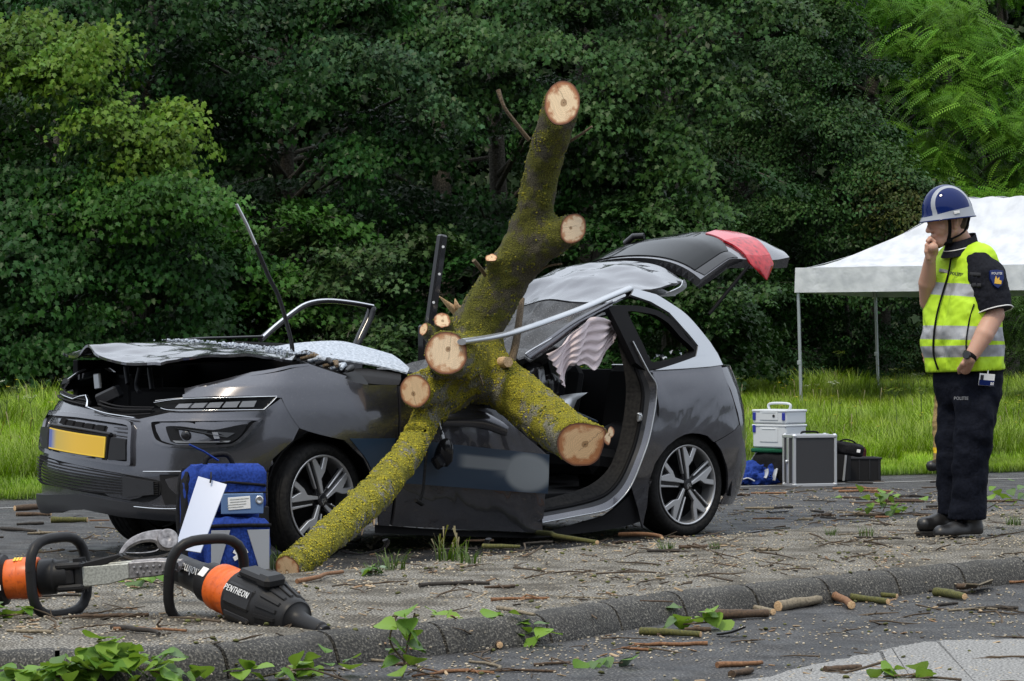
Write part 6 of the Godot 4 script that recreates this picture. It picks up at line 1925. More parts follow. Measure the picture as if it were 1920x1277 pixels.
	# dead twigs and splinters
	var twigs := [
		[[Vector3(0.09, 2.198, -14.7), Vector3(0.014, 2.29, -14.65), Vector3(-0.042, 2.364, -14.6), Vector3(-0.073, 2.454, -14.6)], [0.012, 0.010, 0.009, 0.013]],
		[[Vector3(0.276, 2.171, -14.65), Vector3(0.351, 2.21, -14.6), Vector3(0.42, 2.256, -14.55)], [0.009, 0.008, 0.006]],
		[[Vector3(-0.138, 1.477, -15), Vector3(-0.167, 1.519, -14.95), Vector3(-0.206, 1.566, -14.9)], [0.011, 0.011, 0.012]],
		[[Vector3(0.129, 1.51, -14.95), Vector3(0.201, 1.537, -14.9), Vector3(0.266, 1.544, -14.85)], [0.008, 0.007, 0.005]],
		[[Vector3(0.053, 1.368, -15.3), Vector3(0.035, 1.22, -15.2), Vector3(0.017, 1.102, -15.1), Vector3(-0.014, 0.986, -15.05)], [0.018, 0.02, 0.022, 0.024]],
		[[Vector3(-0.185, 0.973, -14.8), Vector3(-0.169, 0.946, -14.65), Vector3(-0.151, 0.899, -14.55)], [0.008, 0.006, 0.003]]]
	for w in twigs:
		var m := MB.new()
		m.tube(smoothed(w[0], 3), even_numbers(w[1], 3), 6)
		obj("dead_twig", m, M.twig, t)
	for w in [[Vector3(-0.286, 1.278, -15.2), Vector3(-0.335, 1.321, -15.15), Vector3(-0.395, 1.375, -15.1), 0.026], [Vector3(-0.275, 1.284, -15.2), Vector3(-0.303, 1.324, -15.15), Vector3(-0.312, 1.365, -15.15), 0.02], [Vector3(-0.269, 1.293, -15.2), Vector3(-0.254, 1.313, -15.2), Vector3(-0.251, 1.325, -15.2), 0.02], [Vector3(-0.716, 0.269, -13.45), Vector3(-0.706, 0.318, -13.5), Vector3(-0.721, 0.193, -13.3), 0.012], [Vector3(-0.678, 0.292, -13.4), Vector3(-0.667, 0.262, -13.35), Vector3(-0.662, 0.239, -13.3), 0.014]]:
		var m := MB.new()
		m.tube([w[0], w[1], w[2]], [w[3], w[3] * 0.8, 0.003], 5)
		obj("splinter", m, M.raw_wood, t)
	var knot := MB.new()
	knot.tube([Vector3(-0.086, 1.004, -14.95), Vector3(-0.043, 1.016, -14.85), Vector3(-0.02, 1.019, -14.8)], [0.036, 0.033, 0.028], 9)
	obj("torn_stub", knot, M.raw_wood, t)


func even_numbers(r: Array, per: int) -> Array:
	var out := []
	for k in r.size() - 1:
		for s in per:
			out.append(lerpf(r[k], r[k + 1], float(s) / per))
	out.append(r[-1])
	return out

func along(a: Vector3, b: Vector3, roll := 0.0) -> Transform3D:
	# a frame whose x axis runs from a to b
	var x := (b - a).normalized()
	var z := x.cross(Vector3.UP).normalized()
	if z.z < 0:
		z = -z
	var y := z.cross(x)
	return Transform3D(Basis(x, y, z) * Basis(Vector3.RIGHT, roll), a)


func turned(xf: Transform3D) -> Transform3D:
	# lathes turn round y; this lays that axis along the frame's x
	return xf * Transform3D(Basis(Vector3(0, 0, 1), -PI / 2), Vector3.ZERO)


func loop_handle(xf: Transform3D, at: float, half_h: float, half_d: float, lean: float, drop := 0.0) -> MB:
	# a rounded rectangular carrying hoop round the tool
	var pts := []
	for k in 33:
		var a := TAU * k / 32 + 0.2
		var c := cos(a)
		var s := sin(a)
		var r := pow(pow(absf(c), 3.2) + pow(absf(s), 3.2), -1.0 / 3.2)
		pts.append(xf * Vector3(at - lean * c * r * half_d, s * r * half_h - drop, c * r * half_d))
	var m := MB.new()
	m.tube(pts, 0.0195, 10, false)
	return m


func rescue_gear() -> void:
	M.tool_black = triplanar(mat(Color(1, 1, 1), 0.42), 0.05, false)
	M.tool_black.albedo_texture = ramp_tex(noise(0.08, 111, 3), 256, [[0.2, Color(0.012, 0.012, 0.013)], [0.75, Color(0.022, 0.022, 0.024)], [0.9, Color(0.05, 0.048, 0.045)]])
	M.tool_black.metallic_specular = 0.32
	M.tool_orange = triplanar(mat(Color(1, 1, 1), 0.36), 0.2, false)
	M.tool_orange.albedo_texture = ramp_tex(noise(0.03, 112, 5), 256, [[0.15, Color(0.42, 0.07, 0.012)], [0.35, Color(0.66, 0.115, 0.012)], [0.8, Color(0.72, 0.13, 0.014)]])
	M.tool_grey = triplanar(mat(Color(1, 1, 1), 0.5, 0.35), 0.15, false)
	M.tool_grey.albedo_texture = ramp_tex(noise(0.05, 113, 5), 256, [[0.2, Color(0.27, 0.28, 0.26)], [0.7, Color(0.46, 0.475, 0.445)]])
	M.blade = triplanar(mat(Color(1, 1, 1), 0.42, 0.6), 0.2, false)
	M.blade.albedo_texture = ramp_tex(noise(0.03, 114, 5), 256, [[0.2, Color(0.12, 0.115, 0.12)], [0.5, Color(0.24, 0.23, 0.24)], [0.8, Color(0.36, 0.35, 0.36)]])
	M.print_white = mat(Color(0.75, 0.75, 0.75), 0.5)
	M.print_yellow = mat(Color(0.75, 0.5, 0.02), 0.5)
	# spreader at the left edge
	var a: Vector3 = Vector3(-2.118, 0.21, -10.2)
	var b: Vector3 = Vector3(-1.173, 0.285, -10.1)
	var xf := along(a, b)
	var s := thing("rescue_spreader", "orange and black hydraulic spreader with grey jaw arms lying at the left edge", "rescue tool")
	var body := MB.new()
	body.lathe([Vector2(0.0, -0.05), Vector2(0.075, -0.05), Vector2(0.08, -0.045), Vector2(0.08, -0.045), Vector2(0.088, 0.04), Vector2(0.088, 0.04), Vector2(0.094, 0.045), Vector2(0.096, 0.10), Vector2(0.096, 0.22), Vector2(0.092, 0.265), Vector2(0.092, 0.265), Vector2(0.07, 0.275)], turned(xf), 28)
	for k in 10:
		body.box(xf * placed(Vector3(0.19, 0, 0), Vector3(TAU * k / 10, 0, 0)) * placed(Vector3(0, 0.095, 0)), Vector3(0.12, 0.014, 0.026), 0.004)
	obj("motor_housing", body, M.tool_black, s)
	letters("PENTHEON", 0.020, 0.002, M.print_white, s, xf * placed(Vector3(0.205, -0.022, 0.099)), "maker_lettering")
	var o := MB.new()
	o.lathe([Vector2(0.066, 0.268), Vector2(0.073, 0.272), Vector2(0.074, 0.32), Vector2(0.074, 0.32), Vector2(0.077, 0.325), Vector2(0.077, 0.36), Vector2(0.074, 0.365), Vector2(0.074, 0.39), Vector2(0.07, 0.394), Vector2(0.06, 0.395)], turned(xf), 32)
	obj("orange_collar", o, M.tool_orange, s)
	var wl := MB.new()
	for k in 3:
		wl.box(xf * placed(Vector3(0.31 + 0.012 * k, 0.071 + 0.002, 0.025), Vector3(0.33, 0, 0)), Vector3(0.009, 0.003, 0.03), 0.001)
	obj("warning_label", wl, M.print_yellow, s)
	obj("carrying_handle", loop_handle(xf, 0.465, 0.140, 0.125, 0.56), M.tool_black, s)
	var y := MB.new()
	y.lathe([Vector2(0.055, 0.394), Vector2(0.066, 0.40), Vector2(0.066, 0.45), Vector2(0.066, 0.45), Vector2(0.058, 0.46), Vector2(0.058, 0.50), Vector2(0.04, 0.51), Vector2(0.0, 0.512)], turned(xf), 24)
	y.box(xf * placed(Vector3(0.515, 0.035, 0)), Vector3(0.10, 0.025, 0.11), 0.008)
	y.box(xf * placed(Vector3(0.515, -0.045, 0)), Vector3(0.10, 0.025, 0.11), 0.008)
	y.box(xf * placed(Vector3(0.50, -0.005, 0.0)), Vector3(0.06, 0.06, 0.1), 0.008)
	for k in 2:
		y.lathe([Vector2(0.018, -0.065), Vector2(0.018, 0.06), Vector2(0.018, 0.06), Vector2(0, 0.062)], xf * placed(Vector3(0.545, 0.0, 0.025 - 0.05 * k)), 12)
	obj("yoke", y, M.tool_black, s)
	for k in 2:
		var arm := MB.new()
		var z := 0.032 - 0.05 * k
		var poly := PackedVector2Array([Vector2(0.545, -0.046), Vector2(0.552, 0.030), Vector2(0.60, 0.030), Vector2(0.735, 0.030), Vector2(0.735, -0.026), Vector2(0.66, -0.042)])
		arm.extrude(poly, 0.03, xf * placed(Vector3(0, 0.004 * k, z)), 0.004)
		obj("spreader_arm", arm, M.tool_grey, s)
		var tip := MB.new()
		tip.extrude(PackedVector2Array([Vector2(0.735, -0.028), Vector2(0.735, 0.032), Vector2(0.84, 0.032), Vector2(0.922, 0.022), Vector2(0.925, 0.005), Vector2(0.915, -0.016), Vector2(0.83, -0.026)]), 0.036, xf * placed(Vector3(0, 0.004 * k, z + 0.003)), 0.004)
		for i in 7:
			for j in 2:
				tip.box(xf * placed(Vector3(0.755 + i * 0.024 + 0.01 * j, 0.012 - 0.02 * j, z + 0.004), Vector3(0, 0, 0.785)), Vector3(0.010, 0.010, 0.008), 0.003)
		obj("arm_tip", tip, M.blade, s)
		var cover := MB.new()
		cover.extrude(PackedVector2Array([Vector2(0.555, 0.024), Vector2(0.575, 0.045), Vector2(0.70, 0.066), Vector2(0.71, 0.056), Vector2(0.63, 0.022)]), 0.028, xf * placed(Vector3(0, 0, z - 0.002)), 0.004)
		obj("arm_cover", cover, M.tool_black, s)
	# cutter lying across it
	a = Vector3(-1.427, 0.323, -10.45)
	b = Vector3(-0.644, 0.092, -9.62)
	xf = along(a, b, 0.1) * Transform3D(Basis.from_scale(Vector3(1.0, 1.13, 1.13)), Vector3.ZERO)
	var len_ := a.distance_to(b)
	var c := thing("rescue_cutter", "orange and black hydraulic cutter pointing at the camera, in front of the blue bag", "rescue tool")
	var u := len_
	body = MB.new()
	body.lathe([Vector2(0.0, u), Vector2(0.018, u), Vector2(0.021, u - 0.003), Vector2(0.021, u - 0.003), Vector2(0.021, u - 0.025), Vector2(0.021, u - 0.025), Vector2(0.027, u - 0.028), Vector2(0.029, u - 0.12), Vector2(0.034, u - 0.15), Vector2(0.05, u - 0.165), Vector2(0.058, u - 0.165), Vector2(0.058, u - 0.165), Vector2(0.064, u - 0.175), Vector2(0.066, u - 0.20), Vector2(0.086, u - 0.285), Vector2(0.092, u - 0.30), Vector2(0.092, u - 0.47), Vector2(0.088, u - 0.48), Vector2(0.07, u - 0.485)].map(func(q): return q), turned(xf), 30)
	obj("motor_housing", body, M.tool_black, c)
	for k in 16:
		var rib := MB.new()
		var rx := xf * placed(Vector3.ZERO, Vector3(TAU * k / 16, 0, 0))
		rib.extrude(PackedVector2Array([Vector2(u - 0.19, 0.05), Vector2(u - 0.20, 0.072), Vector2(u - 0.285, 0.092), Vector2(u - 0.30, 0.05)]), 0.012, rx * placed(Vector3(0, 0, 0.006)), 0.002)
		obj("cooling_rib", rib, M.tool_black, c)
	for k in 6:
		var pad := MB.new()
		pad.box(xf * placed(Vector3.ZERO, Vector3(TAU * k / 6 + 0.1, 0, 0)) * placed(Vector3(u - 0.385, 0.086, 0)), Vector3(0.15, 0.018, 0.072), 0.007)
		obj("housing_panel", pad, M.tool_black, c)
	var top := MB.new()
	top.box(xf * placed(Vector3(u - 0.36, 0.098, 0.015)), Vector3(0.16, 0.03, 0.075), 0.01)
	top.box(xf * placed(Vector3(u - 0.30, 0.098, 0.015)), Vector3(0.07, 0.045, 0.085), 0.014)
	obj("battery_latch", top, M.tool_black, c)
	var face_ := Basis(Vector3.RIGHT, -0.62)
	letters("PENTHEON", 0.020, 0.002, M.print_white, c, xf * Transform3D(face_, face_ * Vector3(u - 0.395, -0.006, 0.099)), "maker_lettering")
	o = MB.new()
	o.lathe([Vector2(0.072, u - 0.478), Vector2(0.077, u - 0.484), Vector2(0.078, u - 0.53), Vector2(0.078, u - 0.53), Vector2(0.073, u - 0.535), Vector2(0.073, u - 0.56), Vector2(0.078, u - 0.565), Vector2(0.077, u - 0.61), Vector2(0.07, u - 0.618), Vector2(0.06, u - 0.619)], turned(xf), 32)
	obj("orange_collar", o, M.tool_orange, c)
	obj("carrying_handle", loop_handle(xf, u - 0.70, 0.14, 0.125, 0.30, 0.0), M.tool_black, c)
	y = MB.new()
	y.lathe([Vector2(0.062, u - 0.615), Vector2(0.066, u - 0.625), Vector2(0.066, u - 0.68), Vector2(0.066, u - 0.68), Vector2(0.058, u - 0.69), Vector2(0.05, u - 0.76), Vector2(0.05, u - 0.80), Vector2(0.03, u - 0.82), Vector2(0.0, u - 0.82)], turned(xf), 24)
	y.box(xf * placed(Vector3(u - 0.80, 0.0, 0)), Vector3(0.20, 0.09, 0.075), 0.018)
	obj("cutter_neck", y, M.tool_black, c)
	letters("holmatro", 0.028, 0.002, M.print_white, c, xf * Transform3D(Basis(Vector3.RIGHT, -0.35) * Basis(Vector3(0, 0, 1), PI), Vector3(u - 0.76, 0.036, 0.046)), "maker_lettering")
	var tag_ := MB.new()
	tag_.box(xf * placed(Vector3.ZERO, Vector3(0.75, 0, 0)) * placed(Vector3(u - 0.652, 0.067, 0)), Vector3(0.034, 0.003, 0.034), 0.001)
	obj("rating_plate", tag_, M.print_white, c)
	var pivot: Vector3 = Vector3(-1.317, 0.347, -10.62)
	for k in 2:
		var bl := MB.new()
		var fr := Transform3D(Basis.from_euler(Vector3(-0.35, 0.25, 0.12 - 0.05 * k)), pivot + Vector3(0, 0, -0.02 * k))
		var outer := PackedVector2Array()
		var pts := [Vector2(0.035, 0.03), Vector2(-0.02, 0.046), Vector2(-0.09, 0.044), Vector2(-0.15, 0.022), Vector2(-0.19, -0.02), Vector2(-0.182, -0.034), Vector2(-0.15, -0.008), Vector2(-0.10, 0.008), Vector2(-0.05, 0.002), Vector2(-0.03, -0.03), Vector2(0.03, -0.035)]
		if k == 1:
			pts = [Vector2(0.035, -0.04), Vector2(-0.02, -0.06), Vector2(-0.10, -0.066), Vector2(-0.16, -0.056), Vector2(-0.192, -0.03), Vector2(-0.15, -0.036), Vector2(-0.09, -0.04), Vector2(-0.04, -0.03), Vector2(-0.02, 0.02), Vector2(0.03, 0.03)]
		for q in smoothed(pts + [pts[0]], 3).slice(0, -1):
			outer.append(q)
		bl.extrude(outer, 0.022, fr, 0.005)
		obj("cutter_blade", bl, M.blade, c)
	var pin := MB.new()
	pin.lathe([Vector2(0.04, -0.02), Vector2(0.04, 0.012), Vector2(0.037, 0.015), Vector2(0.037, 0.015), Vector2(0.012, 0.016), Vector2(0.010, 0.013), Vector2(0.0, 0.013)], Transform3D(Basis.from_euler(Vector3(-0.35, 0.25, 0)) * Basis(Vector3.RIGHT, PI / 2), pivot + Vector3(0, 0.002, 0.012)), 20)
	obj("pivot_bolt", pin, M.blade, c)
	backpack()


func pouch(size: Vector3, round_ := 0.03, puff := 0.012) -> MB:
	# a soft padded box standing on y = 0
	var m := MB.new()
	var rows := []
	var sag := noise(1.0, int(size.x * 900.0), 2)
	for j in 13:
		var t := j / 12.0
		var row := PackedVector3Array()
		var inset := round_ * (pow(1.0 - minf(t, 1.0 - t) * 6.0, 2.0) if minf(t, 1.0 - t) < 1.0 / 6.0 else 0.0)
		for k in 40:
			var a := TAU * k / 40
			var c := cos(a)
			var s := sin(a)
			var r := pow(pow(absf(c), 7.0) + pow(absf(s), 7.0), -1.0 / 7.0)
			var p := Vector3(c * r * (size.x / 2 - inset), size.y * t, s * r * (size.z / 2 - inset))
			var bulge := puff * sin(PI * t) * (0.6 + 0.4 * sin(a * 3.0 + t * 8.0))
			p += Vector3(c, 0, s) * (bulge + 0.009 * sag.get_noise_3d(p.x * 9.0, p.y * 9.0, p.z * 9.0))
			p.y += 0.012 * sag.get_noise_2d(p.x * 12.0 + 7.0, p.z * 12.0) * t
			row.append(p)
		rows.append(row)
	m.grid(rows, Vector3(0, size.y / 2, 0), true)
	m.face(Array(rows[0]), Vector3.DOWN)
	m.face(Array(rows[12]), Vector3.UP)
	return m


func cloth(color: Color, seed_: int) -> StandardMaterial3D:
	var m := triplanar(mat(Color(1, 1, 1), 0.8), 0.12, false)
	m.albedo_texture = ramp_tex(noise(0.03, seed_, 5), 256, [[0.2, color * 0.6], [0.5, color], [0.8, color * 1.25]])
	m.metallic_specular = 0.22
	m.heightmap_enabled = true
	m.heightmap_texture = grey_tex(noise(0.02, seed_ + 1, 3), 256)
	m.heightmap_scale = 0.22
	return m


func backpack() -> void:
	M.blue_cloth = cloth(Color(0.018, 0.045, 0.23), 121)
	M.black_cloth = cloth(Color(0.013, 0.013, 0.015), 123)
	M.reflective = mat(Color(0.36, 0.38, 0.42), 0.45, 0.3)
	M.window = mat(Color(0.10, 0.17, 0.33), 0.12)
	var base: Vector3 = Vector3(-1.281, 0.1, -12.289)
	var o := thing("rescue_backpack", "blue emergency backpack with grey reflective patches leaning by the front wheel", "backpack", base, 0.32)
	o.scale = Vector3(1.0, 1.06, 1.0)
	var place_part := func(called: String, m: MB, material: Material, xf: Transform3D) -> MeshInstance3D:
		var k := obj(called, m, material, o)
		k.transform = xf
		return k
	place_part.call("main_compartment", pouch(Vector3(0.33, 0.44, 0.17), 0.03, 0.006), M.blue_cloth, placed(Vector3(0, 0.0, -0.06)))
	place_part.call("back_panel", pouch(Vector3(0.345, 0.40, 0.05), 0.02, 0.004), M.black_cloth, placed(Vector3(0.0, 0.02, -0.15)))
	place_part.call("side_panel", pouch(Vector3(0.03, 0.40, 0.13), 0.015, 0.0), M.black_cloth, placed(Vector3(-0.155, 0.015, -0.05)))
	place_part.call("upper_pocket", pouch(Vector3(0.285, 0.195, 0.11), 0.03, 0.008), M.blue_cloth, placed(Vector3(0.03, 0.25, 0.055)))
	place_part.call("lower_pocket", pouch(Vector3(0.275, 0.225, 0.14), 0.022, 0.006), M.blue_cloth, placed(Vector3(0.045, 0.0, 0.075)))
	var trims := MB.new()
	trims.tube([Vector3(-0.11, 0.36, 0.112), Vector3(0.0, 0.375, 0.122), Vector3(0.165, 0.36, 0.115), Vector3(0.178, 0.35, 0.06)], 0.006, 5)
	trims.tube([Vector3(-0.10, 0.195, 0.150), Vector3(0.05, 0.198, 0.156), Vector3(0.18, 0.195, 0.150), Vector3(0.192, 0.192, 0.06)], 0.008, 5)
	trims.tube([Vector3(-0.11, 0.33, 0.117), Vector3(0.17, 0.33, 0.118)], 0.004, 5)
	place_part.call("zip", trims, M.black_cloth, Transform3D.IDENTITY)
	var gr := MB.new()
	gr.tube(smoothed([Vector3(-0.07, 0.435, -0.06), Vector3(-0.05, 0.475, -0.06), Vector3(0.03, 0.482, -0.06), Vector3(0.06, 0.44, -0.06)], 4), 0.014, 8, true, 0.8)
	place_part.call("grab_handle", gr, M.black_cloth, Transform3D.IDENTITY)
	var win := MB.new()
	win.box(placed(Vector3(0.06, 0.285, 0.1235)), Vector3(0.19, 0.085, 0.008), 0.003)
	place_part.call("clear_window", win, M.window, Transform3D.IDENTITY)
	var note := MB.new()
	note.box(placed(Vector3(0.045, 0.288, 0.129), Vector3(0, 0, 0.06)), Vector3(0.10, 0.052, 0.003), 0.001)
	place_part.call("paper_label", note, M.print_white, Transform3D.IDENTITY)
	for k in 4:
		var line := MB.new()
		line.box(placed(Vector3(0.045 - 0.006 * k, 0.305 - 0.011 * k, 0.1315), Vector3(0, 0, 0.06)), Vector3(0.085 - 0.012 * (k % 2), 0.0025, 0.001), 0.0003)
		place_part.call("label_text", line, M.tool_grey, Transform3D.IDENTITY)
	var eye := MB.new()
	eye.lathe([Vector2(0.018, 0), Vector2(0.018, 0.006), Vector2(0.012, 0.008), Vector2(0.008, 0.004), Vector2(0, 0.004)], Transform3D(Basis(Vector3.RIGHT, PI / 2), Vector3(0.135, 0.30, 0.126)), 16)
	place_part.call("eyelet", eye, M.steel, Transform3D.IDENTITY)
	# grey reflective wedges with a six armed star between them
	for s in [[PackedVector2Array([Vector2(-0.085, 0.005), Vector2(-0.085, 0.17), Vector2(-0.02, 0.17), Vector2(-0.06, 0.005)])], [PackedVector2Array([Vector2(0.13, 0.005), Vector2(0.175, 0.005), Vector2(0.175, 0.17), Vector2(0.075, 0.17)])], [PackedVector2Array([Vector2(-0.02, 0.17), Vector2(0.0, 0.17), Vector2(-0.055, 0.005), Vector2(-0.06, 0.005)])]]:
		var w := MB.new()
		w.extrude(s[0], 0.004, Transform3D.IDENTITY, 0.001)
		place_part.call("reflective_patch", w, M.reflective, placed(Vector3(0, 0.008, 0.1545)))
	var star := MB.new()
	for k in 3:
		star.box(placed(Vector3(0.045, 0.075, 0.1555 + 0.0006 * k), Vector3(0, 0, PI * k / 3.0)), Vector3(0.018, 0.07, 0.003), 0.0008)
	place_part.call("star_emblem", star, M.print_white, Transform3D.IDENTITY)
	var staff := MB.new()
	staff.box(placed(Vector3(0.045, 0.075, 0.1585)), Vector3(0.004, 0.055, 0.001), 0.0003)
	place_part.call("star_staff", staff, M.blue_cloth, Transform3D.IDENTITY)
	place_part.call("strap", (func() -> MB:
		var m := MB.new()
		m.tube([Vector3(-0.02, 0.46, 0.0), Vector3(-0.09, 0.50, 0.02), Vector3(-0.16, 0.53, 0.04)], 0.004, 4)
		return m).call(), M.blue_cloth, Transform3D.IDENTITY)
	# white board propped against it
	var q := [Vector3(-1.339, 0.538, -11.84), Vector3(-1.214, 0.505, -11.8), Vector3(-1.31, 0.225, -11.66), Vector3(-1.422, 0.24, -11.7)]
	var card := MB.new()
	card.sheet([PackedVector3Array([q[0], q[1]]), PackedVector3Array([q[3], q[2]])], 0.006, Vector3(0, 1, -20))
	var cd := thing("white_board", "blank white plastic board leaning against the blue backpack", "board")
	obj("board_sheet", card, M.board, cd)
	var cl := MB.new()
	cl.tube([Vector3(-1.289, 0.552, -11.88), Vector3(-1.281, 0.53, -11.81), Vector3(-1.284, 0.512, -11.8)], 0.004, 5)
	obj("hook", cl, M.black, cd)

func stick(p: Vector3, n: Vector3, off := 0.004) -> Transform3D:
	# a frame lying on a surface: x to the reader's right, z out of the surface
	var x := Vector3.UP.cross(n).normalized()
	return Transform3D(Basis(x, n.cross(x), n), p + n * off)


func people() -> void:
	M.skin = mat(Color(0.47, 0.27, 0.195), 0.55)
	M.skin.subsurf_scatter_enabled = true
	M.skin.subsurf_scatter_strength = 0.12
	M.vest = triplanar(mat(Color(1, 1, 1), 0.7), 0.5, false)
	M.vest.albedo_texture = ramp_tex(noise(0.02, 131, 4), 256, [[0.2, Color(0.38, 0.60, 0.012)], [0.7, Color(0.46, 0.72, 0.018)]])
	M.vest_band = mat(Color(0.34, 0.35, 0.37), 0.4, 0.2)
	M.uniform = cloth(Color(0.011, 0.012, 0.017), 133)
	M.trousers = cloth(Color(0.006, 0.0075, 0.014), 135)
	M.boot = mat(Color(0.010, 0.010, 0.011), 0.4)
	M.helmet = mat(Color(0.005, 0.015, 0.095), 0.06)
	M.helmet.metallic_specular = 0.35
	M.helmet_band = mat(Color(0.30, 0.32, 0.36), 0.35, 0.2)
	M.gold = mat(Color(0.6, 0.36, 0.03), 0.5)
	M.hair = mat(Color(0.06, 0.035, 0.018), 0.7)
	policeman()
	second_person()


func policeman() -> void:
	var t := thing("person", "person in a yellow reflective vest and blue helmet, hand to mouth, standing on the island", "person")
	var fw := Vector3(-0.862, 0, 0.507)
	var lf := Vector3(0.507, 0, 0.862)
	# body: one surface from the neck down, mostly under the clothes
	var b := Field.new()
	b.cell = 0.0095
	b.blend = 0.03
	var neck: Vector3 = Vector3(2.378, 1.604, -14.55)
	var hip: Vector3 = Vector3(2.389, 0.933, -14.53)
	b.bone(neck, Vector3(2.382, 1.408, -14.54), 0.058, 0.10, Vector3.ONE, 0.06)
	b.bone(Vector3(2.382, 1.408, -14.54), hip, 0.10, 0.11, Vector3.ONE, 0.06)
	b.bone(Vector3(2.331, 1.686, -14.5), neck, 0.054, 0.060)
	b.chain([Vector3(2.384, 1.505, -14.5), Vector3(2.445, 1.487, -14.38), Vector3(2.491, 1.265, -14.33), Vector3(2.429, 1.16, -14.27), Vector3(2.352, 1.039, -14.24)], [0.05, 0.062, 0.054, 0.050, 0.033])
	b.chain([Vector3(2.373, 1.508, -14.6), Vector3(2.312, 1.502, -14.7), Vector3(2.197, 1.337, -14.63), Vector3(2.18, 1.436, -14.55), Vector3(2.18, 1.556, -14.46)], [0.05, 0.058, 0.046, 0.047, 0.030])
	b.chain([hip + lf * 0.08, Vector3(2.39, 0.545, -14.42), Vector3(2.379, 0.169, -14.45)], [0.085, 0.06, 0.04])
	b.chain([hip - lf * 0.08, Vector3(2.33, 0.539, -14.6), Vector3(2.328, 0.187, -14.62)], [0.085, 0.06, 0.04])
	var body := MB.new()
	b.build(body)
	# head
	var hf := Vector3(-0.955, -0.20, 0.26).normalized()
	var hl := hf.cross(Vector3.UP).normalized() * -1.0
	if hl.z < 0:
		hl = -hl
	var hu := hl.cross(hf).normalized()
	if hu.y < 0:
		hu = -hu
	var c0: Vector3 = Vector3(2.278, 1.744, -14.5)
	var at := func(f: float, u: float, l: float) -> Vector3: return c0 + hf * f + hu * u + hl * l
	var h := Field.new()
	h.cell = 0.0042
	h.blend = 0.022
	h.bone(at.call(-0.035, 0.04, 0.0), at.call(0.03, 0.04, 0.0), 0.080, 0.076)
	h.bone(at.call(0.035, 0.01, 0.0), at.call(0.05, -0.055, 0.0), 0.062, 0.042)
	h.bone(at.call(0.07, -0.088, -0.012), at.call(0.07, -0.088, 0.012), 0.023, 0.023)
	for s in [-1, 1]:
		h.bone(at.call(-0.005, -0.045, 0.052 * s), at.call(0.06, -0.088, 0.02 * s), 0.02, 0.02)
		h.bone(at.call(0.055, -0.018, 0.036 * s), at.call(0.06, -0.03, 0.034 * s), 0.028, 0.024)
		h.bone(at.call(0.088, 0.034, 0.012 * s), at.call(0.073, 0.034, 0.045 * s), 0.012, 0.012, Vector3.ONE, 0.01)
		h.bone(at.call(-0.012, 0.02, 0.074 * s), at.call(-0.006, -0.025, 0.072 * s), 0.014, 0.010, Vector3.ONE, 0.006)
		h.bone(at.call(-0.018, 0.016, 0.084 * s), at.call(-0.014, -0.012, 0.082 * s), 0.009, 0.007, Vector3.ONE, 0.005)
		h.bone(at.call(0.098, -0.022, 0.008 * s), at.call(0.104, -0.022, 0.009 * s), 0.009, 0.008, Vector3.ONE, 0.008)
	h.bone(at.call(0.093, 0.026, 0.0), at.call(0.117, -0.016, 0.0), 0.009, 0.0125, Vector3.ONE, 0.012)
	h.bone(at.call(0.092, -0.050, -0.016), at.call(0.092, -0.050, 0.016), 0.0095, 0.0095, Vector3.ONE, 0.008)
	h.bone(at.call(0.089, -0.063, -0.014), at.call(0.089, -0.063, 0.014), 0.0098, 0.0098, Vector3.ONE, 0.006)
	h.bone(at.call(-0.02, -0.02, 0.0), Vector3(2.346, 1.645, -14.52), 0.06, 0.056, Vector3.ONE, 0.03)
	h.build(body)
	# hands: palm, four fingers, thumb
	var hand := Field.new()
	hand.cell = 0.0038
	hand.blend = 0.010
	var wrist: Vector3 = Vector3(2.18, 1.551, -14.46)
	hand.bone(wrist, Vector3(2.188, 1.605, -14.44), 0.029, 0.030)
	hand.bone(Vector3(2.198, 1.595, -14.47), Vector3(2.188, 1.615, -14.4), 0.028, 0.026)
	for k in 4:
		var z := Vector3(0.004, -0.002, 1.0).normalized() * (0.019 * (1.5 - k))
		var l: float = [0.9, 1.0, 0.95, 0.75][k]
		var k0: Vector3 = Vector3(2.191, 1.616, -14.44) + z
		hand.chain([k0, k0 + Vector3(0.006, 0.032, -0.004) * l, k0 + Vector3(-0.016, 0.050, 0.0) * l, k0 + Vector3(-0.030, 0.036, 0.002) * l], [0.0105, 0.0098, 0.009, 0.008], 0.004)
	hand.chain([Vector3(2.167, 1.561, -14.43), Vector3(2.155, 1.594, -14.42), Vector3(2.157, 1.627, -14.42), Vector3(2.173, 1.649, -14.43)], [0.014, 0.0115, 0.0105, 0.009], 0.006)
	var wrist2: Vector3 = Vector3(2.352, 1.039, -14.24)
	hand.bone(wrist2, Vector3(2.341, 0.989, -14.32), 0.031, 0.033)
	for k in 4:
		var k0: Vector3 = Vector3(2.338, 0.97, -14.42) + Vector3(0.018 * k, 0.003 * k, 0.0)
		hand.chain([k0, k0 + Vector3(0.004, -0.035, 0.004), k0 + Vector3(0.01, -0.065, -0.006), k0 + Vector3(0.018, -0.085, -0.02)], [0.011, 0.010, 0.0095, 0.0085], 0.004)
	hand.chain([Vector3(2.318, 1.012, -14.25), Vector3(2.31, 0.984, -14.32), Vector3(2.327, 0.956, -14.42)], [0.014, 0.0115, 0.010], 0.006)
	hand.build(body)
	obj("body", body, M.skin, t)
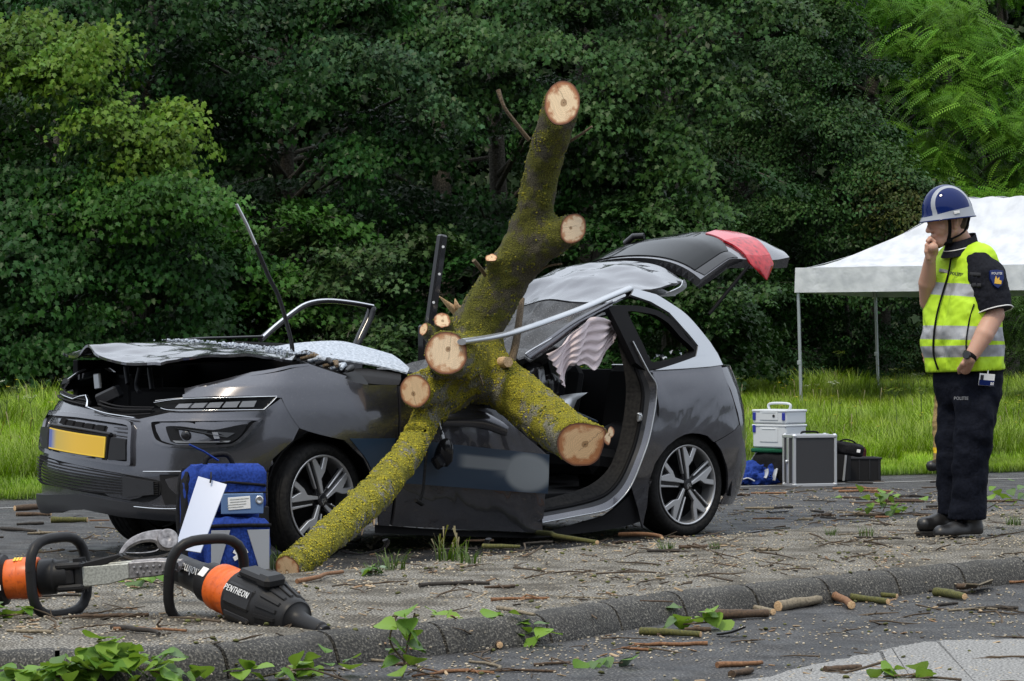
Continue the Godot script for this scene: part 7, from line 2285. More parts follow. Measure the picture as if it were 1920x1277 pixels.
	for s in [-1, 1]:
		var e := MB.new()
		e.lathe([Vector2(0, -0.006), Vector2(0.006, -0.003), Vector2(0.0075, 0), Vector2(0.006, 0.003), Vector2(0, 0.006)], Transform3D(Basis.IDENTITY, at.call(0.082, 0.013, 0.033 * s)), 8)
		obj("eye", e, M.black_gloss, t)
		var br := MB.new()
		br.tube([at.call(0.097, 0.034, 0.014 * s), at.call(0.091, 0.037, 0.035 * s), at.call(0.072, 0.033, 0.055 * s)], 0.005, 5, true, 0.6)
		obj("eyebrow", br, M.hair, t)
	var hr := Field.new()
	hr.cell = 0.006
	hr.blend = 0.02
	hr.bone(at.call(-0.045, 0.03, 0.0), at.call(-0.05, -0.01, 0.0), 0.078, 0.066)
	hr.cut(at.call(-0.03, 0, 0), hf)
	var hm := MB.new()
	hr.build(hm)
	obj("hair", hm, M.hair, t)
	# boots
	var bo := Field.new()
	bo.cell = 0.0075
	bo.blend = 0.03
	for e in [[Vector3(2.384, 0.239, -14.45), Vector3(2.4, 0.138, -14.46), Vector3(2.22, 0.133, -14.36)], [Vector3(2.32, 0.257, -14.62), Vector3(2.323, 0.166, -14.64), Vector3(2.167, 0.165, -14.56)]]:
		bo.bone(e[0], e[1] + Vector3(0, 0.02, 0), 0.056, 0.055)
		bo.bone(e[1] + Vector3(0, 0.0, 0), e[1].lerp(e[2], 0.55) + Vector3(0, 0.012, 0), 0.045, 0.045)
		bo.bone(e[1].lerp(e[2], 0.5), e[2], 0.044, 0.043)
		bo.cut(Vector3(e[1].x, e[1].y - 0.042, e[1].z), Vector3.DOWN, 0.4)
	for side in 2:
		var only := MB.new()
		if side == 0:
			bo.build(only)
			var parts := split_mesh(only, func(p: Vector3) -> float: return p.z * 0.0 + (p.x - (Vector3(2.264, 0.166, -14.5)).x) * 0.35 + (p.z + 14.5) * 1.0)
			obj("boot", parts[0], M.boot, t)
			obj("boot", parts[1], M.boot, t)
	for e in [[Vector3(2.4, 0.138, -14.46), Vector3(2.22, 0.133, -14.36)], [Vector3(2.323, 0.166, -14.64), Vector3(2.167, 0.165, -14.56)]]:
		var s := MB.new()
		var mid: Vector3 = e[0].lerp(e[1], 0.5)
		var fr := Transform3D(Basis(fw, Vector3.UP, fw.cross(Vector3.UP)), Vector3(mid.x, e[0].y - 0.046, mid.z))
		var ol := PackedVector2Array()
		for k in 20:
			var a := TAU * k / 20
			ol.append(Vector2(cos(a) * 0.145, sin(a) * (0.05 + 0.006 * cos(a))))
		s.extrude(ol, 0.024, fr * Transform3D(Basis(Vector3.RIGHT, -PI / 2), Vector3(0, 0.012, 0)), 0.003)
		obj("boot_sole", s, M.rubber, t)
		var laces := MB.new()
		for k in 4:
			var q: Vector3 = e[0].lerp(e[1], 0.35 + 0.10 * k) + Vector3(0, 0.065 - 0.012 * k, 0)
			laces.tube([q - lf * 0.03, q + Vector3(0, 0.008, 0), q + lf * 0.034], 0.004, 4)
		obj("laces", laces, M.uniform, t)
	# trousers
	var tr := Field.new()
	tr.cell = 0.0105
	tr.blend = 0.05
	tr.warped = true
	tr.warp_noise = noise(7.0, 141, 3)
	tr.warp_size = 0.016
	for s in [-1, 1]:
		tr.bone(Vector3(2.389, 1.016, -14.53) + lf * 0.075 * s, Vector3(2.389, 0.882, -14.53) + lf * 0.07 * s, 0.14, 0.135)
	tr.chain([Vector3(2.424, 0.892, -14.44), Vector3(2.409, 0.711, -14.43), Vector3(2.388, 0.531, -14.42), Vector3(2.38, 0.364, -14.44), Vector3(2.37, 0.189, -14.45)], [0.118, 0.108, 0.097, 0.093, 0.098], 0.02)
	tr.chain([Vector3(2.353, 0.89, -14.62), Vector3(2.34, 0.707, -14.61), Vector3(2.325, 0.525, -14.6), Vector3(2.334, 0.37, -14.62), Vector3(2.332, 0.214, -14.63)], [0.112, 0.102, 0.092, 0.087, 0.09], 0.02)
	tr.bone(Vector3(2.436, 0.768, -14.36), Vector3(2.423, 0.644, -14.35), 0.06, 0.058, Vector3.ONE, 0.03)
	tr.cut(Vector3(2.37, 0.2, -14.45), Vector3(0, -1, 0), 0.18)
	tr.cut(Vector3(2.332, 0.217, -14.63), Vector3(0, -1, 0), 0.18)
	var tm := MB.new()
	tr.build(tm)
	obj("trousers", tm, M.trousers, t)
	# polo shirt: sleeves and collar
	for e in [[Vector3(2.429, 1.516, -14.42), Vector3(2.459, 1.459, -14.37), Vector3(2.499, 1.27, -14.33), 0.090, 0.100, 0.095], [Vector3(2.34, 1.524, -14.66), Vector3(2.303, 1.491, -14.71), Vector3(2.236, 1.366, -14.68), 0.07, 0.075, 0.066]]:
		var sl := Field.new()
		sl.cell = 0.009
		sl.blend = 0.03
		sl.warped = true
		sl.warp_noise = noise(9.0, 143, 3)
		sl.warp_size = 0.012
		sl.chain([e[0], e[1], e[2]], [e[3], e[4], e[5]])
		sl.cut(e[1].lerp(e[2], 0.93), e[2] - e[1], 0.3)
		var sm := MB.new()
		sl.build(sm)
		var sleeve := obj("shirt_sleeve", sm, M.uniform, t)
		var hem := MB.new()
		var ax: Vector3 = (e[2] - e[1]).normalized()
		var sx := ax.cross(Vector3(0, 0, 1)).normalized()
		var sy := sx.cross(ax)
		var ring := []
		var cc: Vector3 = e[1].lerp(e[2], 0.92)
		for k in 25:
			var dir := sx * cos(TAU * k / 24) + sy * sin(TAU * k / 24)
			ring.append(cc + dir * (sl.reach(cc - ax * 0.012, dir) + 0.001))
		hem.tube(ring, 0.0035, 5, false)
		obj("sleeve_piping", hem, M.print_white, sleeve)
		if e[3] > 0.08:
			var p := sl.hit(Vector3(2.455, 1.438, -14), Vector3(2.526, 1.452, -14.5))
			var n := (sl.facing(p) + Vector3(0, 0.1, 0.8)).normalized()
			var fr := stick(p, n, 0.013)
			var shield := MB.new()
			shield.extrude(PackedVector2Array([Vector2(-0.036, 0.044), Vector2(0, 0.048), Vector2(0.036, 0.044), Vector2(0.036, 0.0), Vector2(0.022, -0.034), Vector2(0, -0.05), Vector2(-0.022, -0.034), Vector2(-0.036, 0.0)]), 0.02, fr, 0.001)
			var patch := obj("sleeve_patch", shield, M.helmet, sleeve)
			var flame := MB.new()
			flame.extrude(PackedVector2Array([Vector2(-0.018, -0.026), Vector2(0.018, -0.03), Vector2(0.022, -0.012), Vector2(0.010, -0.006), Vector2(0.012, 0.010), Vector2(0.0, -0.002), Vector2(-0.006, 0.016), Vector2(-0.014, -0.004)]), 0.003, fr * placed(Vector3(0, 0, 0.002)), 0.0006)
			obj("flame_emblem", flame, M.gold, patch)
			letters("POLITIE", 0.012, 0.001, M.print_white, patch, fr * placed(Vector3(0, 0.028, 0.002)), "patch_lettering")
			var bd := MB.new()
			for k in 2:
				var pts := []
				for j in 9:
					var f := j / 8.0
					var near: Vector3 = (Vector3(2.364, 1.475, -14)).lerp(Vector3(2.415, 1.47, -14), f) + Vector3(0, -0.055 * k, 0)
					var q := sl.hit(near, near + Vector3(0, 0, -0.45))
					pts.append(q + Vector3(0, 0, 0.002))
				bd.tube(pts, 0.012, 5, true, 0.2, Vector3(0, 0, 1))
			obj("sleeve_band", bd, M.trim_grey, sleeve)
	var col := MB.new()
	var crow := []
	for j in 4:
		var row := PackedVector3Array()
		for k in 25:
			var a := TAU * k / 24
			var dir := lf * cos(a) + fw * sin(a)
			var r: float = [0.074, 0.078, 0.090, 0.105][j]
			var up: float = [0.030, 0.034, 0.0, -0.035][j]
			row.append(Vector3(2.351, 1.625, -14.52) + dir * r + Vector3(0.0, up - 0.028 * sin(a) + (0.012 if j < 2 else 0.0), 0))
		crow.append(row)
	col.sheet(crow, 0.004, Vector3(2.351, 1.575, -14.52))
	var collar := obj("shirt_collar", col, M.uniform, t)
	var edge := MB.new()
	edge.tube(Array(crow[2]).slice(0, 9), 0.003, 4)
	obj("collar_piping", edge, M.print_white, collar)
	# reflective vest
	var v := Field.new()
	v.cell = 0.0105
	v.blend = 0.07
	v.warped = true
	v.warp_noise = noise(6.5, 147, 3)
	v.warp_size = 0.017
	for s in [-1, 1]:
		v.chain([Vector3(2.382, 1.52, -14.54) + lf * 0.085 * s, Vector3(2.375, 1.352, -14.53) + lf * 0.09 * s + fw * 0.01, Vector3(2.371, 1.142, -14.52) + lf * 0.09 * s + fw * 0.02, Vector3(2.383, 0.905, -14.53) + lf * 0.085 * s], [0.118, 0.14, 0.158, 0.152], 0.05)
		v.bone(Vector3(2.373, 1.593, -14.55) + lf * 0.07 * s, Vector3(2.388, 1.553, -14.54) + lf * 0.14 * s, 0.045, 0.05, Vector3.ONE, 0.05)
	v.cut(Vector3(2.381, 0.972, -14.53), Vector3(0.04, -1, 0), 9.0)
	var vm := MB.new()
	v.build(vm)
	var rest := vm
	var bands := []
	for e in [[1.392, 0.033, 0.10], [1.170, 0.036, 0.03], [1.076, 0.030, -0.02]]:
		var f := func(p: Vector3) -> float: return absf(p.y - e[0] + e[2] * (p.x - 2.35)) - e[1]
		var two := split_mesh(rest, f)
		bands.append(two[0])
		rest = two[1]
	var vest := obj("vest", rest, M.vest, t)
	for e in bands:
		obj("reflective_band", e, M.vest_band, vest)
	var zp := []
	for q in [[Vector3(2.202, 1.545, -14), Vector3(2.362, 1.574, -14.8)], [Vector3(2.181, 1.462, -14), Vector3(2.348, 1.485, -14.8)], [Vector3(2.151, 1.368, -14), Vector3(2.32, 1.386, -14.8)], [Vector3(2.122, 1.26, -14), Vector3(2.291, 1.272, -14.8)], [Vector3(2.103, 1.152, -14), Vector3(2.277, 1.158, -14.8)], [Vector3(2.1, 1.058, -14), Vector3(2.277, 1.059, -14.8)], [Vector3(2.122, 0.983, -14), Vector3(2.3, 0.979, -14.8)]]:
		zp.append(v.hit(q[0], q[1]) + Vector3(-0.006, 0, 0.010))
	strip("zip", M.black, smoothed(zp, 4), 0.0055, vest, 1.0)
	var piping := []
	for q in [[Vector3(2.332, 1.314, -14), Vector3(2.448, 1.327, -14.7)], [Vector3(2.307, 1.233, -14), Vector3(2.423, 1.242, -14.7)], [Vector3(2.291, 1.125, -14), Vector3(2.406, 1.129, -14.7)], [Vector3(2.294, 1.072, -14), Vector3(2.409, 1.073, -14.7)]]:
		piping.append(v.hit(q[0], q[1]) + Vector3(0, 0, 0.010))
	strip("vest_piping", M.black, smoothed(piping, 4), 0.004, vest, 1.0)
	var chest := v.hit(Vector3(2.245, 1.459, -14), Vector3(2.363, 1.48, -14.7))
	var cn := (v.facing(chest) + Vector3(0, 0, 0.5)).normalized()
	letters("POLITIE", 0.017, 0.002, M.trim_grey, vest, stick(chest, cn, 0.02) * placed(Vector3(0.012, 0, 0), Vector3(0, 0, -0.12)), "vest_lettering", true)
	var bar := MB.new()
	var bq := v.hit(Vector3(2.175, 1.478, -14), Vector3(2.32, 1.503, -14.8))
	bar.box(stick(bq, (v.facing(bq) + Vector3(-0.2, 0, 0.5)).normalized(), 0.003) * placed(Vector3.ZERO, Vector3(0, 0, -0.2)), Vector3(0.07, 0.018, 0.008), 0.002)
	obj("chest_bar", bar, M.vest_band, vest)
	# watch, name card, trouser lettering
	var wr: Vector3 = Vector3(2.353, 1.05, -14.245)
	var ax2: Vector3 = (Vector3(2.429, 1.16, -14.27) - wr).normalized()
	var wb := MB.new()
	wb.lathe([Vector2(0.037, -0.011), Vector2(0.040, -0.009), Vector2(0.040, 0.009), Vector2(0.037, 0.011)], Transform3D(Basis(Quaternion(Vector3.UP, ax2)), wr), 20)
	var watch := obj("watch_strap", wb, M.black, t)
	var wf := MB.new()
	var wn := (Vector3(-0.55, 0.15, 0.8)).normalized()
	wf.lathe([Vector2(0.022, 0.0), Vector2(0.022, 0.010), Vector2(0.019, 0.013), Vector2(0.019, 0.013), Vector2(0.0, 0.013)], Transform3D(Basis(Quaternion(Vector3.UP, wn)), wr + wn * 0.034), 18)
	obj("watch_face", wf, M.black_gloss, watch)
	var cp := tr.hit(Vector3(2.393, 0.932, -14), Vector3(2.496, 0.926, -14.6))
	var cfr := Transform3D(Basis.from_euler(Vector3(0.1, 0.25, -0.08)), cp + Vector3(0, 0, 0.02))
	var cd := MB.new()
	cd.box(cfr, Vector3(0.086, 0.062, 0.003), 0.001)
	var card := obj("name_card", cd, M.print_white, t)
	var lower := MB.new()
	lower.box(cfr * placed(Vector3(0, -0.016, 0.002)), Vector3(0.084, 0.028, 0.002), 0.0006)
	obj("card_band", lower, M.helmet, card)
	var photo := MB.new()
	photo.box(cfr * placed(Vector3(-0.028, 0.010, 0.002)), Vector3(0.018, 0.026, 0.002), 0.0006)
	obj("card_photo", photo, M.trim_grey, card)
	letters("M", 0.016, 0.001, M.print_white, card, cfr * placed(Vector3(0.03, -0.018, 0.004)), "card_letter", true)
	strip("card_clip", M.steel, [cp + Vector3(0.01, 0.06, 0.0), cp + Vector3(0.005, 0.03, 0.02)], 0.004, card, 1.0)
	var tp := tr.hit(Vector3(2.27, 0.837, -14), Vector3(2.383, 0.827, -14.7))
	letters("POLITIE", 0.016, 0.002, M.vest_band, t, stick(tp, (tr.facing(tp) + Vector3(0, 0, 1.0)).normalized(), 0.010), "trouser_lettering")
	# helmet: shell with a flared rim, pale bands round the rim and over the crown
	var rows := []
	for j in 15:
		var u := j / 14.0
		var row := PackedVector3Array()
		for k in 48:
			var a := TAU * k / 48
			var rr := cos((u - 0.10) / 0.9 * PI / 2) if u > 0.10 else 1.0 + (0.10 - u) * (0.5 + 1.1 * maxf(0.0, sin(a)))
			var hh := 0.148 * sin(maxf(0.0, u - 0.10) / 0.9 * PI / 2) + minf(u, 0.10) * 0.34
			var p := c0 + hu * (0.022 + hh + 0.012 * sin(a) * (1.0 - u)) + hf * (sin(a) * 0.136 * rr - 0.012) + hl * (cos(a) * 0.112 * rr)
			row.append(p)
		rows.append(row)
	var hs := MB.new()
	hs.grid(rows, c0, true)
	var rim := MB.new()
	rim.tube(Array(rows[0]) + [rows[0][0]], 0.004, 5, false)
	var low := split_mesh(hs, func(p: Vector3) -> float: return (p - c0).dot(hu) - 0.066 - 0.05 * (p - c0).dot(hf) * -1.0 + 0.03 * absf((p - c0).dot(hf) - 0.02))
	var crest := split_mesh(low[1], func(p: Vector3) -> float: return absf(absf((p - c0).dot(hl)) - 0.05 - 0.22 * (0.17 - (p - c0).dot(hu))) - 0.009)
	var shell_ := obj("helmet", crest[1], M.helmet, t)
	obj("helmet_band", low[0], M.helmet_band, shell_)
	obj("helmet_stripe", crest[0], M.helmet_band, shell_)
	obj("helmet_rim", rim, M.helmet, shell_)
	for s in [-1, 1]:
		strip("chin_strap", M.black, smoothed([at.call(0.028, 0.02, 0.096 * s), at.call(0.03, -0.04, 0.078 * s), at.call(0.035, -0.085, 0.05 * s)], 3), 0.009, shell_, 0.4)
		strip("chin_strap", M.black, smoothed([at.call(-0.10, 0.02, 0.07 * s), at.call(-0.05, -0.055, 0.078 * s), at.call(0.035, -0.085, 0.052 * s)], 3), 0.009, shell_, 0.4)
		var bk := MB.new()
		bk.box(placed(at.call(0.03, -0.088, 0.052 * s)), Vector3(0.03, 0.03, 0.016), 0.005)
		obj("strap_buckle", bk, M.black, shell_)
	var badge := MB.new()
	badge.box(Transform3D(Basis(hf, hu, hl), at.call(-0.01, 0.052, 0.118)), Vector3(0.032, 0.014, 0.004), 0.001)
	obj("helmet_label", badge, M.print_white, shell_)
	strip("chin_cup", M.black, smoothed([at.call(0.03, -0.09, -0.05), at.call(0.085, -0.112, 0.0), at.call(0.03, -0.09, 0.05)], 4), 0.011, shell_, 0.7)


func second_person() -> void:
	# stands farther off, almost hidden behind the first
	var t := thing("person", "person in tan work trousers standing on the far verge, almost hidden behind the vested person", "person", Vector3(0.05, 0, 0))
	M.tan_cloth = cloth(Color(0.30, 0.21, 0.10), 151)
	var b := Field.new()
	b.cell = 0.0125
	b.blend = 0.04
	b.bone(Vector3(3.911, 1.653, -24.5), Vector3(3.911, 0.899, -24.5), 0.11, 0.11, Vector3.ONE, 0.06)
	b.bone(Vector3(3.911, 1.865, -24.5), Vector3(3.911, 1.7, -24.5), 0.06, 0.07)
	b.bone(Vector3(3.911, 1.945, -24.5), Vector3(3.893, 1.854, -24.45), 0.085, 0.06)
	b.chain([Vector3(3.816, 1.63, -24.5), Vector3(3.732, 1.559, -24.5), Vector3(3.68, 1.314, -24.5), Vector3(3.599, 1.125, -24.4)], [0.06, 0.06, 0.05, 0.032], 0.03)
	b.chain([Vector3(4.005, 1.63, -24.5), Vector3(4.09, 1.559, -24.5), Vector3(4.137, 1.276, -24.5), Vector3(4.11, 1.041, -24.4)], [0.06, 0.06, 0.05, 0.032], 0.03)
	b.chain([Vector3(3.816, 0.805, -24.5), Vector3(3.769, 0.428, -24.5), Vector3(3.755, 0.108, -24.5)], [0.085, 0.06, 0.045])
	b.chain([Vector3(4.005, 0.805, -24.5), Vector3(4.028, 0.428, -24.5), Vector3(4.033, 0.108, -24.5)], [0.085, 0.06, 0.045])
	var body := MB.new()
	b.build(body)
	var hd := Field.new()
	hd.cell = 0.0042
	hd.blend = 0.01
	for e in [Vector3(3.587, 1.102, -24.38), Vector3(4.107, 1.022, -24.38)]:
		hd.bone(e + Vector3(0.004, 0.012, 0), e - Vector3(0.0, 0.035, 0), 0.032, 0.034)
		for k in 4:
			var k0: Vector3 = e + Vector3(-0.004, -0.05, 0.028 - 0.019 * k)
			hd.chain([k0, k0 + Vector3(-0.006, -0.035, 0), k0 + Vector3(0.004, -0.062, 0), k0 + Vector3(0.016, -0.08, 0)], [0.011, 0.010, 0.009, 0.0085], 0.004)
		hd.chain([e + Vector3(-0.01, -0.01, 0.03), e + Vector3(-0.02, -0.04, 0.045), e + Vector3(-0.018, -0.065, 0.045)], [0.013, 0.011, 0.0095], 0.006)
	var hc: Vector3 = Vector3(3.911, 1.945, -24.5)
	hd.bone(hc + Vector3(-0.03, 0.02, 0), hc + Vector3(0.02, 0.02, 0), 0.082, 0.08)
	hd.bone(hc + Vector3(-0.05, -0.02, 0), hc + Vector3(-0.06, -0.085, 0), 0.055, 0.03, Vector3.ONE, 0.03)
	hd.bone(hc + Vector3(-0.105, 0.01, 0), hc + Vector3(-0.122, -0.03, 0), 0.009, 0.013, Vector3.ONE, 0.01)
	hd.bone(hc + Vector3(-0.095, -0.058, -0.015), hc + Vector3(-0.095, -0.058, 0.015), 0.009, 0.009, Vector3.ONE, 0.008)
	for s in [-1, 1]:
		hd.bone(hc + Vector3(0.01, 0.01, 0.08 * s), hc + Vector3(0.005, -0.03, 0.08 * s), 0.012, 0.009, Vector3.ONE, 0.006)
		var ey := MB.new()
		ey.lathe([Vector2(0, -0.007), Vector2(0.008, 0), Vector2(0, 0.007)], Transform3D(Basis.IDENTITY, hc + Vector3(-0.098, 0.008, 0.032 * s)), 8)
		obj("eye", ey, M.black_gloss, t)
	hd.build(body)
	obj("body", body, M.skin, t)
	var hf2 := Field.new()
	hf2.cell = 0.007
	hf2.bone(hc + Vector3(-0.01, 0.035, 0), hc + Vector3(0.03, 0.01, 0), 0.09, 0.084)
	hf2.cut(hc + Vector3(-0.03, 0.03, 0), Vector3(-0.8, -0.6, 0))
	var hm2 := MB.new()
	hf2.build(hm2)
	obj("hair", hm2, M.hair, t)
	var j := Field.new()
	j.cell = 0.013
	j.blend = 0.06
	for s in [-1, 1]:
		j.bone(Vector3(3.911, 1.606, -24.5) + Vector3(0.07 * s, 0, 0), Vector3(3.911, 0.829, -24.5) + Vector3(0.065 * s, 0, 0), 0.125, 0.13)
	j.chain([Vector3(3.807, 1.63, -24.5), Vector3(3.722, 1.549, -24.5), Vector3(3.684, 1.314, -24.5), Vector3(3.616, 1.167, -24.42)], [0.08, 0.078, 0.066, 0.052], 0.03)
	j.chain([Vector3(4.014, 1.63, -24.5), Vector3(4.099, 1.549, -24.5), Vector3(4.137, 1.314, -24.5), Vector3(4.114, 1.106, -24.42)], [0.08, 0.078, 0.066, 0.052], 0.03)
	var jm := MB.new()
	j.build(jm)
	obj("jacket", jm, M.uniform, t)
	var tr := Field.new()
	tr.cell = 0.0125
	tr.blend = 0.04
	tr.warped = true
	tr.warp_noise = noise(8.0, 153, 3)
	tr.warp_size = 0.02
	for s in [-1, 1]:
		tr.bone(Vector3(3.901, 0.899, -24.5) + Vector3(0.06 * s, 0, 0), Vector3(3.901, 0.781, -24.5) + Vector3(0.07 * s, 0, 0), 0.13, 0.125)
	tr.chain([Vector3(3.816, 0.796, -24.5), Vector3(3.769, 0.428, -24.5), Vector3(3.76, 0.117, -24.5)], [0.12, 0.10, 0.092], 0.02)
	tr.chain([Vector3(4.005, 0.796, -24.5), Vector3(4.028, 0.428, -24.5), Vector3(4.033, 0.117, -24.5)], [0.12, 0.10, 0.092], 0.02)
	tr.cut(Vector3(3.911, 0.117, -24.5), Vector3.DOWN, 5.0)
	var tm := MB.new()
	tr.build(tm)
	var two := split_mesh(tm, func(p: Vector3) -> float: return absf(p.y - 0.22) - 0.025)
	var trousers := obj("trousers", two[1], M.tan_cloth, t)
	obj("reflective_band", two[0], M.print_yellow, trousers)
	for x in [1757, 1816]:
		var bm := Field.new()
		bm.cell = 0.012
		bm.blend = 0.03
		var q: Vector3 = Vector3(3.755, 0.108, -24.5) + Vector3((x - 1757) * 0.00471, 0, 0)
		bm.bone(q, Vector3(q.x, 0.10, q.z), 0.065, 0.06)
		bm.bone(Vector3(q.x, 0.10, q.z), Vector3(q.x - 0.12, 0.085, q.z + 0.12), 0.055, 0.048)
		bm.cut(Vector3(q.x, 0.04, q.z), Vector3.DOWN, 3.0)
		var m := MB.new()
		bm.build(m)
		obj("boot", m, M.boot, t)

func tent_and_cases() -> void:
	tent()
	cases()


func tent() -> void:
	var t := thing("party_tent", "white pop up tent on thin grey legs on the verge behind the vested person", "tent")
	M.canvas = triplanar(mat(Color(1, 1, 1), 0.75), 1.1, false)
	M.canvas.albedo_texture = ramp_tex(noise(0.02, 161, 5), 256, [[0.2, Color(0.50, 0.53, 0.58)], [0.7, Color(0.64, 0.67, 0.72)]])
	M.canvas.heightmap_enabled = true
	M.canvas.heightmap_texture = grey_tex(noise(0.012, 162, 4), 256)
	M.canvas.heightmap_scale = 1.2
	M.canvas.backlight_enabled = true
	M.canvas.backlight = Color(0.5, 0.5, 0.52)
	var fl: Vector3 = Vector3(3.434, 2.113, -33.5)
	var w := 4.3
	var dep := 3.0
	var fr := fl + Vector3(w, 0, 0)
	var bl := fl + Vector3(0, 0, -dep)
	var br := fl + Vector3(w, 0, -dep)
	var rise := 0.885
	var rl := fl + Vector3(1.62, rise, -dep / 2)
	var rr := fr + Vector3(-1.5, rise, -dep / 2)
	var sag := func(a: Vector3, b: Vector3, n: int) -> Array:
		var out := []
		for k in n + 1:
			var s := float(k) / n
			var p := a.lerp(b, s)
			p.y = lerpf(a.y, b.y, pow(s, 1.55))
			out.append(p)
		return out
	var n := 12
	for e in [["roof_panel", fl, fr, rl, rr], ["roof_panel", br, bl, rr, rl], ["roof_panel", bl, fl, rl, rl], ["roof_panel", fr, br, rr, rr]]:
		var a: Array = sag.call(e[1], e[3], n)
		var b: Array = sag.call(e[2], e[4], n)
		var rows := []
		for k in n + 1:
			var row := PackedVector3Array()
			for j in 17:
				var s := j / 16.0
				var p: Vector3 = a[k].lerp(b[k], s)
				p.y -= 0.03 * sin(PI * s) * sin(PI * float(k) / n) + 0.012 * sin(s * 21.0 + k * 0.9)
				row.append(p)
			rows.append(row)
		var m := MB.new()
		m.sheet(rows, 0.004, fl + Vector3(w / 2, -6, -dep / 2))
		obj(e[0], m, M.canvas, t)
	for e in [[fl, fr], [fr, br], [br, bl], [bl, fl]]:
		var rows := []
		for j in 4:
			var row := PackedVector3Array()
			for k in 33:
				var s := k / 32.0
				var p: Vector3 = e[0].lerp(e[1], s)
				var out := (p - (fl + Vector3(w / 2, 0, -dep / 2)))
				out.y = 0
				p += out.normalized() * (0.012 + 0.012 * j / 3.0 * sin(s * 31.0) + 0.01 * j / 3.0)
				p.y += -0.30 * j / 3.0 + 0.006
				row.append(p)
			rows.append(row)
		var m := MB.new()
		m.sheet(rows, 0.003, fl + Vector3(w / 2, -0.2, -dep / 2))
		obj("valance", m, M.canvas, t)
	M.tent_pole = mat(Color(0.42, 0.45, 0.47), 0.35, 0.7)
	for p in [fl + Vector3(0.05, 0, -0.05), fr + Vector3(-0.05, 0, -0.05), bl + Vector3(0.05, 0, 0.05), br + Vector3(-0.05, 0, 0.05)]:
		var m := MB.new()
		var foot := ground_height(p.x, p.z)
		var thick := 0.034
		var top: float = p.y - 0.02
		var lean := -0.05 if p.x < fl.x + 0.2 else 0.0
		var tall := top - foot
		m.box(Transform3D(Basis(Vector3(0, 0, 1), -lean / tall), Vector3(p.x + lean / 2, foot + tall / 2, p.z)), Vector3(thick, tall, thick), 0.004)
		m.box(placed(Vector3(p.x + lean * 0.55, foot + tall * 0.38, p.z)), Vector3(thick + 0.014, 0.05, thick + 0.014), 0.004)
		m.box(placed(Vector3(p.x + lean, foot + 0.004, p.z)), Vector3(0.09, 0.008, 0.09), 0.002)
		obj("leg", m, M.tent_pole, t)
	var turn := Basis(Vector3.UP, -0.455)
	t.transform = Transform3D(turn, fl - turn * fl)


